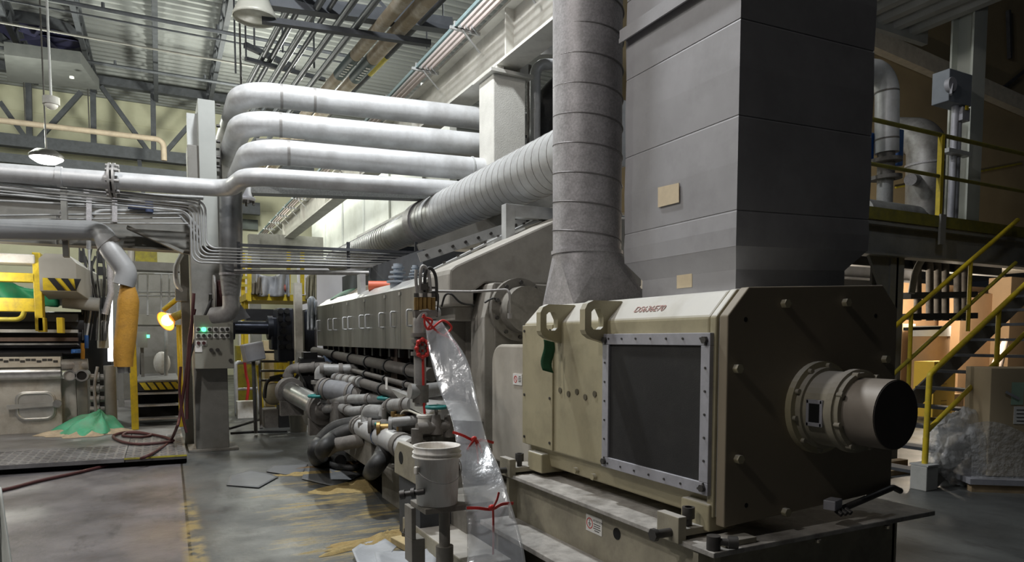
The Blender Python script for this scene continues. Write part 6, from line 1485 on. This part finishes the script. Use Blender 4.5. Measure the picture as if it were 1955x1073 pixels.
MB().box2(*pbox(1812, 136, 1856, 198, y, .25)).build('switch_body', mat('blue_grey_enclosure', (.20, .22, .25), .5, 0, .1, 5), eb, bevel=.01)
p = at(1814, 162, y=y - .03); b = MB().cyl(p + V((0, .03, 0)), p + V((0, -.04, 0)), .10); b.bar(p + V((0, -.03, 0)), p + V((-.06, -.05, -.16)), .03, .04); b.build('switch_lever', m_alu, eb)
for px, r in ((1824, .05), (1833, .035)): MB().cyl(at(px, 198, y=y + .1), V((at(px, 198, y=y + .1).x, y + .1, DZ)), r, n=12).build('conduit', m_alu, eb)
MB().box2(*pbox(1838, 205, 1852, 230, y, .12)).build('small_box', m_alu, eb); p = at(1846, 206, y=y - .02); MB().box(p, (.06, .02, .06)).build('yellow_tag', m_yellow, eb)
MB().box2(*pbox(1812, 286, 1855, 294, y, .12)).build('strut', m_galvL, eb)
yr2 = thing('slanting_rail', 'thin yellow rail slanting across the back of the mezzanine', 'railing', at(1800, 350, y=11.95)); MB().cyl(at(1710, 358, y=11.95), at(1950, 312, y=11.95), .03, n=8).build('rail', m_yelD, yr2)
# ---------------------------------------------------------------- stairs climbing to the right
ns, fs = 4.38, 5.40
st_ = thing('steel_stairs', 'steel staircase with dark treads and yellow handrails climbing to the mezzanine', 'stairs', (8.5, 4.9, 0))
run = at(1775, 715, y=ns), at(1955, 545, y=ns)
slope = (run[1].z - run[0].z) / (run[1].x - run[0].x)
xb = 7.05
for y in (ns, fs):
    MB().prism([(xb + .1, 0), (xb + .40, 0), (xb + 4.4, 4.0 * slope), (xb + 4.4, 4.0 * slope + .32), (xb + .1, .10)], y - .012, y + .012, 'xz').build('stringer', m_colm, st_)
nT = 11
for k in range(nT):
    x = xb + .22 + k * .355; z = .19 + k * .355 * slope
    MB().box2((x - .10, ns + .03, z - .035), (x + .12, fs - .03, z)).build('tread', m_beamD, st_)
def rail(y, lab):
    p0_ = V((run[0].x, y, run[0].z)); ln = 3.6
    pts = [V((run[0].x - .03, y, .12)), p0_, p0_ + V((ln, 0, ln * slope))]
    MB().tube(bend(pts, .05, 4), .030, 12).build('handrail', m_yellow, st_)
    m0 = V((run[0].x, y, run[0].z - .60)); MB().cyl(m0, m0 + V((ln, 0, ln * slope)), .026, n=10).build('mid_rail', m_yellow if y == ns else m_yelD, st_)
    for dx in (1.25, 2.5): b_ = p0_ + V((dx, 0, dx * slope)); MB().cyl(b_, b_ - V((0, 0, .95)), .026, n=10).build('rail_post', m_yellow, st_)
rail(ns, 'near'); rail(fs, 'far')
pb = V((run[0].x - .03, ns, 0)); MB().box2((pb.x - .10, ns - .09, 0), (pb.x + .10, ns + .09, .26)).build('post_footing', mat('pale_concrete', (.42, .42, .40), .8, 0, .15, 6), st_, bevel=.008)
MB().box((pb.x, ns, .27), (.2, .2, .015)).build('post_base_plate', m_galvL, st_)
# boxes, bag and drum
wx = at(1893, 905, z=.14)
cbx = thing('carton', 'large tan carton with packing slip standing on a pallet beside the stairs', 'box', (8.3, 4.2, .14))
c0, c1 = at(1893, 703, y=4.05), at(2050, 703, y=4.05)
zT = c0.z; cu, cn = V((.80, -.60, 0)), V((-.60, -.80, 0)); cA = V((c0.x, c0.y, 0))
def face(px, py, lift=.002):
    r = at(px, py, d=1) - _C; q = cA + cn * lift; t = (q - _C).dot(cn) / r.dot(cn); return _C + r * t
def slab_on(p0, p1, th, name, m, par):      # thin rectangle on the carton's front face
    du = (p1 - p0).dot(cu); c = (p0 + p1) / 2; return MB().box(c, (abs(du), th, abs(p0.z - p1.z)), math.atan2(cu.y, cu.x)).build(name, m, par)
bx_ = [cA, cA + cu * 1.15, cA + cu * 1.15 - cn * .55, cA - cn * .55]
MB().prism([(p.x, p.y) for p in bx_], .15, zT, 'xy').build('carton_body', mat('tan_carton', (.46, .37, .24), .85, 0, .08, 4, (.34, .27, .17), 2, .4), cbx, bevel=.006)
sl_ = slab_on(face(1936, 776), face(1975, 810), .004, 'packing_slip', m_paper, cbx)
for k in range(4): slab_on(face(1941, 782 + 7 * k, .005), face(1968 - 6 * (k % 2), 784 + 7 * k, .005), .002, 'print_line', m_bolt, sl_)
slab_on(face(1932, 730), face(1953, 773), .006, 'green_strap_tape', mat('pale_green_tape', (.38, .55, .42), .6), cbx)
MB().bar(face(1920, 748, .012), face(1946, 762, .012), .004, .025).build('clear_tape', m_alu, cbx)
plt = thing('pallet', 'low wooden pallet with silver foil edge under the tan carton', 'pallet', (8.2, 4.1, 0))
p0_ = at(1850, 908, y=3.95)
pa_ = cA - cu * .22 + cn * .14; MB().prism([((pa_ + cu * i_ - cn * j_).x, (pa_ + cu * i_ - cn * j_).y) for i_, j_ in ((0, 0), (1.6, 0), (1.6, .9), (0, .9))], .08, .14, 'xy').build('top_boards', m_alu, plt); b = MB()
for j_ in (.06, .45, .84): c_ = pa_ + cu * .8 - cn * j_; b.box((c_.x, c_.y, .04), (1.56, .1, .08), math.atan2(cu.y, cu.x))
b.build('bearer', m_wood, plt)
bg = thing('plastic_bag_bundle', 'big crumpled clear plastic bag bundle behind the stair post', 'plastic bag', at(1840, 920, z=0))
c = at(1838, 868, y=4.35); rnd = random.Random(5)
from mathutils import noise as NZ
def bag(u, v):
    t = 2 * math.pi * v; ph = math.pi * u; d = V((math.sin(ph) * math.cos(t), math.sin(ph) * math.sin(t), math.cos(ph)))
    r = .42 * (1 + .28 * NZ.fractal(d * 2.3 + V((3, 1, 2)), 1.0, 2.1, 5) + .10 * abs(NZ.noise(d * 7)))
    p = V((c.x + d.x * r * 1.12, c.y + d.y * r * .6, .40 + d.z * r * .95)); p.z = max(.01, p.z); return p
MB().grid(40, 64, bag).build('bag_film', m_wrap, bg)
def bag2(u, v):
    t = 2 * math.pi * v; ph = math.pi * u; d = V((math.sin(ph) * math.cos(t), math.sin(ph) * math.sin(t), math.cos(ph)))
    r = .30 * (1 + .3 * NZ.fractal(d * 2.7 + V((1, 5, 2)), 1.0, 2.1, 5)); p = V((c.x + .02 + d.x * r * 1.1, c.y + .05 + d.y * r * .6, .38 + d.z * r)); p.z = max(.015, p.z); return p
MB().grid(30, 48, bag2).build('inner_film', m_wrap, bg)
def wrp(u, v):
    p = cA + cu * (-.2 + 1.35 * u) + cn * (.03 + .02 * math.sin(11 * u + 4 * v) + .08 * (1 - v)); return V((p.x, p.y, .15 + (.55 - .15 * u + .06 * math.sin(9 * u)) * v))
tag(MB().grid(24, 14, wrp).build('stretch_wrap', m_wrap), 'loose clear stretch wrap round the foot of the tan carton', 'plastic wrap')
dr_ = thing('fibre_drum', 'brown fibre drum with pale lid behind the stairs', 'drum', at(1770, 700, y=8.8)); dc_ = at(1775, 655, y=8.8)
MB().cyl((dc_.x, 8.8, .45), (dc_.x, 8.8, at(1775, 642, y=8.6).z), .36, n=30).build('drum_body', m_cardO, dr_); MB().cyl((dc_.x, 8.8, at(1775, 642, y=8.6).z), (dc_.x, 8.8, at(1775, 622, y=8.6).z), .37, n=30).build('drum_lid', m_paper, dr_)
MB().box2((dc_.x - .6, 8.4, 0), (dc_.x + .6, 9.3, .45)).build('drum_skid', m_wood, dr_)
yb5 = thing('yellow_carton', 'yellow printed carton on the floor behind the stair treads', 'box', at(1800, 790, y=8.2)); k0, k1 = pbox(1782, 690, 1823, 795, 8.0, .4); MB().box2((k0[0], 8.0, max(0, k0[2])), k1).build('carton_body', mat('yellow_carton_board', (.70, .48, .06), .7, 0, .05), yb5)
b = MB()
for py in (715, 724, 733, 765, 772, 780): b.box(at(1802, py, y=7.995), (.18, .006, .02))
b.build('print_lines', mat('ochre_print', (.35, .22, .03), .7), yb5)
for px0, py0, px1, py1, y, lab in ((1720, 618, 1745, 800, 9.2, 'tan board panel at the left behind the stairs'), (1830, 560, 1925, 800, 9.4, 'large tan carton stack in the middle behind the stairs'), (1925, 530, 1990, 800, 9.0, 'tall tan carton at the far right behind the stairs')):
    k0, k1 = pbox(px0, py0, px1, py1, y, .5); tag(MB().box2((k0[0], y, 0), k1).build('carton_stack', m_card if px0 != 1830 else m_cardO, bevel=.01), lab, 'box', 'cartons stored under the mezzanine')
a_, b_ = at(1868, 800, y=7.6), at(1920, 650, y=8.2); tag(MB().cyl((a_.x, 7.6, 0.02), b_, .20, .06, n=18).build('rolled_film', mat('pale_pink_roll', (.70, .60, .54), .6)), 'pale conical roll leaning behind the stairs', 'roll')
# pipes and cable trays under the deck
tr_ = thing('cable_tray', 'dark perforated cable trays with bent pipes hanging under the mezzanine deck', 'cable tray', at(1760, 560, y=6.9)); y = 7.0
b = MB()
for py in (565, 605): b.bar(at(1722, py, y=y), at(1850, py - 2, y=y), .30, .10)
b.bar(at(1730, 628, y=y - .2), at(1800, 626, y=y - .2), .1, .05); b.build('tray', m_beamD, tr_)
for k, px in enumerate((1752, 1775, 1790, 1805, 1828, 1842)):
    MB().tube(bend([at(px, 612, y=y + .1), at(px, 500, y=y + .1), at(px - 26, 480, y=y + .3)], .18), .06, 10).build('bent_pipe', m_dusty, tr_)
MB().tube(spline([at(1740, 560, y=6.5), at(1748, 520, y=6.5), at(1765, 490, y=6.5), at(1790, 472, y=6.5)], 6), .05, 8).build('flat_hose', m_colm, tr_)
for px, lab in ((1619, 'left one of the two bright store lamps seen behind the motor'), (1650, 'right one of the two bright store lamps seen behind the motor')):
    p = at(px, 529, y=15); p = V((p.x, 15, p.z)); t = thing('ceiling_lamp', lab, 'lamp', p, 'store lamps'); MB().lathe([(0, 0), (.14, 0), (.12, .06), (0, .08)], p).build('lens', m_lampon, t); MB().cyl(p + V((0, 0, .08)), V((p.x, 15, 4.3)), .02).build('rod', m_bolt, t)
gp_ = thing('floor_timber', 'low timber blocks on the floor left of the stair post footing', 'timber', at(1730, 905, z=0)); c = at(1728, 905, z=0); b = MB().box(c + V((.05, .3, .05)), (.75, .12, .10)); b.box(c + V((.05, .05, .03)), (.7, .1, .06)); b.build('timber', m_wood, gp_)
# ================================================================ THINGS UNDER THE ROOF
def cpipe(px, py, d, z=None): return at(px, py, d=d)
HD = V((math.sin(math.radians(-3)), math.cos(math.radians(-3)), 0))
m_tanpipe = mat('tan_pipe_jacket', (.36, .29, .20), .7, 0, .2, 4, (.62, .58, .50), 2.4, .9)
for lab, (px, py), d, r, pc in (('left one of the two fat tan pipes under the roof', (762, 8), 11.0, .112, m_tanpipe), ('right one of the two fat tan pipes under the roof', (801, 15), 11.0, .125, m_tanpipe)):
    s = at(px, py, d=d); t = thing('roof_pipe', lab, 'pipe', s, 'fat tan roof pipes')
    s0 = s - HD * 4; MB().cyl(s0, s + HD * 20, r, n=24).build('pipe_run', pc, t)
    q = s + HD * 2.3; o = MB().cyl(q, q + HD * 1.1, r + .004, n=24).build('marker_band', mat('dark_green_band', (.06, .09, .09), .6), t)
    b = MB()
    for k in range(6):
        p = q + HD * (.2 + .13 * k); b.box(p + V((-.03, 0, -r - .004)), (.08, .05, .008))
    b.build('marker_lettering', m_paper, o)
s = at(835, 8, d=11.2); t = thing('roof_pipe', 'slim dark roof pipe with yellow marker beside the right fat tan pipe', 'pipe', s); MB().cyl(s - HD * 4, s + HD * 19, .055, n=14).build('pipe_run', m_beamD, t); MB().cyl(s + HD * 2.4, s + HD * 3.4, .06, n=14).build('marker_band', mat('yellow_marker', (.60, .50, .08), .6), t)
names = ('first', 'second', 'third', 'fourth', 'fifth', 'sixth')
for k, (px, d, r) in enumerate(((527, 12.5, .055), (547, 12.5, .05), (577, 12.2, .06), (600, 12.2, .04), (634, 12, .055), (672, 11.6, .055))):
    s = at(px, 60, d=d); tag(MB().cyl(s - HD * 5, s + HD * 17, r, n=12).build('roof_service_pipe', mat('blue_grey_pipe', (.085, .095, .105), .45, .3, .2, 5)), names[k] + ' dark service pipe from the left beside the fat tan roof pipes', 'pipe', 'dark service pipes under the roof')
# trapeze hangers and girders across
def cross(p0, p1, d, w_, h_, m, lab, name='roof_girder', web=False):
    a_ = at(*p0, d=d); b_ = at(*p1, d=d * 1.08); b_.z = a_.z; bb_ = MB().bar(a_, b_, w_, h_)
    if web:
        L = (b_ - a_).length; n_ = int(L / .8)
        bb_.bar(a_ + V((0, 0, .95)), b_ + V((0, 0, .95)), w_ * .8, h_ * .6)
        for k in range(n_): q0_ = a_.lerp(b_, k / n_); q1_ = a_.lerp(b_, (k + 1) / n_); bb_.bar(q0_ + V((0, 0, .95 if k % 2 else 0)), q1_ + V((0, 0, 0 if k % 2 else .95)), .06, .06)
    tag(bb_.build(name, m), lab, 'girder')
m_girder = mat('blue_grey_girder', (.105, .115, .13), .6, .1, .2, 5)
cross((515, 2), (862, 58), 11.2, .2, .22, m_girder, 'blue grey lattice girder crossing below the fat tan roof pipes', web=True)
cross((500, 38), (822, 92), 11.0, .12, .09, m_beamD, 'dark hanger channel crossing just below the lattice girder', 'hanger_channel')
cross((468, 86), (560, 102), 13.5, .1, .1, m_beamD, 'short dark hanger channel under the slim service pipes', 'hanger_channel')
cross((468, 112), (620, 135), 13.5, .08, .07, m_beamD, 'lower short hanger channel under the slim service pipes', 'hanger_channel')
for px, py in ((470, 112), (486, 90), (540, 100), (600, 130), (450, 140), (712, 80), (815, 92), (846, 60)):
    a_ = at(px, py, d=13.4); tag(MB().cyl(a_, V((a_.x, a_.y, 11.4)), .018, n=6).build('hanger_rod', m_beamD), 'thin steel rod hanging the channels and service pipes from the roof', 'rod', 'roof hanger rods')

# bell lamp
bl_ = thing('bell_lamp', 'large unlit bell shaped lamp with pale reflector hanging above the silver pipes', 'lamp', at(487, 34, d=11)); c = at(487, 36, d=11)
MB().lathe([(.34, 0), (.335, .05), (.28, .16), (.22, .30), (.16, .42), (.15, .60), (.0, .62)], c, n=32).build('reflector', mat('lamp_reflector', (.62, .62, .55), .4, .1, .08), bl_, solid=.008)
MB().lathe([(0, .02), (.325, .02), (.32, .03), (0, .03)], c, n=32).build('lens', mat('frosted_lens', (.70, .70, .62), .5), bl_); MB().cyl(c + V((0, 0, .6)), V((c.x, c.y, 11.4)), .02).build('stem', m_bolt, bl_)
bl2 = thing('high_bay_lamp', 'small grey high bay lamp hanging right of the vertical pipe', 'lamp', at(468, 382, y=16)); c = at(466, 384, y=15)
MB().lathe([(.20, 0), (.22, .03), (.22, .07), (.16, .10), (.13, .45), (0, .46)], c, n=24).build('lamp_body', m_alu, bl2); b = MB()
for k in range(5): t_ = 2 * math.pi * k / 5; b.cyl(c + V((math.cos(t_) * .18, math.sin(t_) * .18, -.07)), c + V((math.cos(t_) * .18, math.sin(t_) * .18, 0)), .025)
b.build('lamp_foot', m_bolt, bl2); MB().cyl(c + V((0, 0, .45)), V((c.x, c.y, 11.4)), .02).build('stem', m_bolt, bl2)
lt = thing('lit_high_bay_lamp', 'glowing round high bay lamp above the long pipe at the left', 'lamp', at(89, 302, y=22)); c = at(89, 304, y=22)
MB().lathe([(0, -.12), (.22, -.10), (.37, 0), (.38, .04), (.35, .07), (0, .08)], c, n=32).build('lens', m_lampon, lt); MB().lathe([(.39, .02), (.40, .10), (.25, .22), (0, .25)], c, n=32).build('housing', m_bolt, lt); MB().cyl(c + V((0, 0, .25)), V((c.x, c.y, 11.4)), .02).build('stem', m_bolt, lt)
# pendant sensor
sn = thing('pendant_sensor', 'pale dome sensor hanging on a rod from the roof at the left', 'sensor', at(98, 195, d=15)); c = at(98, 200, d=15)
MB().cyl(c, c + V((0, 0, .16)), .165, n=20).build('sensor_body', mat('pale_grey_plastic', (.52, .51, .48), .5), sn); MB().sph(c, .13, (1, 1, .8), 18, 10).build('sensor_dome', m_white, sn); MB().cyl(c + V((0, 0, .16)), V((c.x, c.y, 11.4)), .025, n=8).build('rod', m_galvL, sn)
# roof fan in a curb
fn = thing('roof_fan', 'dark round roof fan with blue tint above a grey unit under the roof deck', 'fan', at(80, 70, z=11.2)); c = at(75, 62, z=11.35)
MB().ring(c + V((0, 0, -.25)), c + V((0, 0, .06)), 1.35, 1.25, 40).build('fan_ring', m_beamD, fn); MB().cyl(c + V((0, 0, .0)), c + V((0, 0, .02)), 1.25, n=40).build('fan_mouth', mat('dusky_blue', (.05, .05, .12), .6, 0, .2, 2), fn)
b = MB()
for k in range(5): t_ = 2 * math.pi * k / 5; b.box(c + V((math.cos(t_) * .6, math.sin(t_) * .6, -.06)), (1.1, .35, .02), m=Matrix.Rotation(t_, 3, 'Z') @ Matrix.Rotation(.4, 3, 'X'))
b.build('fan_blade', mat('dusky_blue_blade', (.07, .07, .15), .5), fn)
hu = thing('hanging_unit', 'grey sheet metal unit hanging under the roof below the dark fan', 'ventilation unit', at(100, 140, z=10.6)); d0 = 19.5
qa, qb, qc, qd = at(8, 104, d=19), at(155, 122, d=20), at(190, 172, d=22), at(14, 154, d=21)
b = MB(); lo_ = [qa, qb, qc, qd]; up_ = [p + V((0, 0, .35)) for p in lo_]; b.add(lo_ + up_, [(0, 1, 2, 3), (7, 6, 5, 4), (0, 4, 5, 1), (1, 5, 6, 2), (2, 6, 7, 3), (3, 7, 4, 0)]); b.build('unit_casing', mat('unit_grey', (.085, .088, .085), .6), hu)
b = MB()
for px, py in ((28, 130), (137, 146)): p = at(px, py, d=20.2); b.cyl(p, p + V((0, 0, -.05)), .06)
b.build('unit_port', m_paper, hu)
# sprinkler lines across
for k, (ya, yb6, y, r, lab, m) in enumerate(((12, 37, 20.0, .05, 'thick dark sprinkler line nearest under the roof', m_beamD), (112, 138, 25.5, .05, 'thick dark sprinkler line farther under the roof', m_beamD), (26, 53, 21, .025, 'thin line beside the nearest sprinkler line', m_beamD), (64, 94, 22.6, .03, 'thin pale conduit across the middle of the roof', m_colm))):
    p = at(297, yb6, y=y); z = p.z; x0_ = -20
    b = MB().cyl((x0_, y, z), (p.x + 5.5, y, z), r, n=10)
    if r > .04:
        for xx in (-12, -8, -4.5, -1, 1.6): b.cyl((xx, y, z), (xx, y, z + .16), .04, n=8)
    tag(b.build('sprinkler_line', m), lab, 'pipe')
tm = thing('sprinkler_main', 'tan sprinkler main crossing in front of the roof truss with a drop at its end', 'pipe', at(150, 250, y=28.5)); p0_, p1_ = at(-60, 225, y=28.5), at(312, 267, y=28.5); p0_.z = p1_.z + .0
MB().tube(bend([p0_, p1_, p1_ - V((0, 0, .75))], .25), .10, 12).build('pipe_run', mat('tan_pipe_paint', (.44, .36, .27), .6), tm)
for k, (px, py0, py1, lab) in enumerate(((49, 170, 240, 'left one of two thin cables dropping to the tan sprinkler main'), (171, 172, 255, 'right one of two thin cables dropping to the tan sprinkler main'))):
    p = at(px, py1, y=28.5); tag(MB().cyl(p, V((p.x, p.y, 11.4)), .02, n=6).build('drop_cable', m_bolt), lab, 'cable', 'drop cables')
# grey riser and dark duct between post and riser duct
rp = thing('frosted_riser', 'slim frosty grey pipe rising beside the cream post and turning right', 'pipe', at(1020, 200, y=8.6)); MB().tube(bend([at(1021, 330, y=8.3), at(1022, 122, y=8.3), at(1180, 130, y=7.9)], .15), .075, 16).build('pipe_run', m_insul, rp)
MB().cyl(at(1011, 330, y=8.6), at(1010, 125, y=8.6), .035, n=10).build('side_pipe', m_dusty, rp)
bp2 = thing('upper_vessel', 'pale cylindrical vessel behind the crane post above the black hose', 'vessel', at(1040, 80, y=9.6)); MB().cyl(at(1040, 118, y=10), at(1040, -60, y=10), .30, n=28).build('vessel_shell', m_galvL, bp2); MB().tube([at(1045, 62, y=9.4), at(1060, 30, y=9.3), at(1110, 25, y=9.1)], .14, 16).build('vessel_pipe', m_insul, bp2)
bd = thing('black_flexible_duct', 'thick black flexible duct curving behind the round riser duct', 'duct', at(1060, 200, y=8.0)); MB().tube(spline([at(1030, 280, y=8.6), at(1040, 220, y=8.5), at(1062, 180, y=8.3), at(1110, 150, y=8.0), at(1180, 140, y=7.8)], 7), .20, 20).build('duct_body', m_rubber, bd)
tag(MB().bar(at(1028, 210, y=8.9), at(1100, 130, y=8.9), .12, .10).build('pale_brace', m_galvL), 'pale sloping brace above the black flexible duct', 'brace')
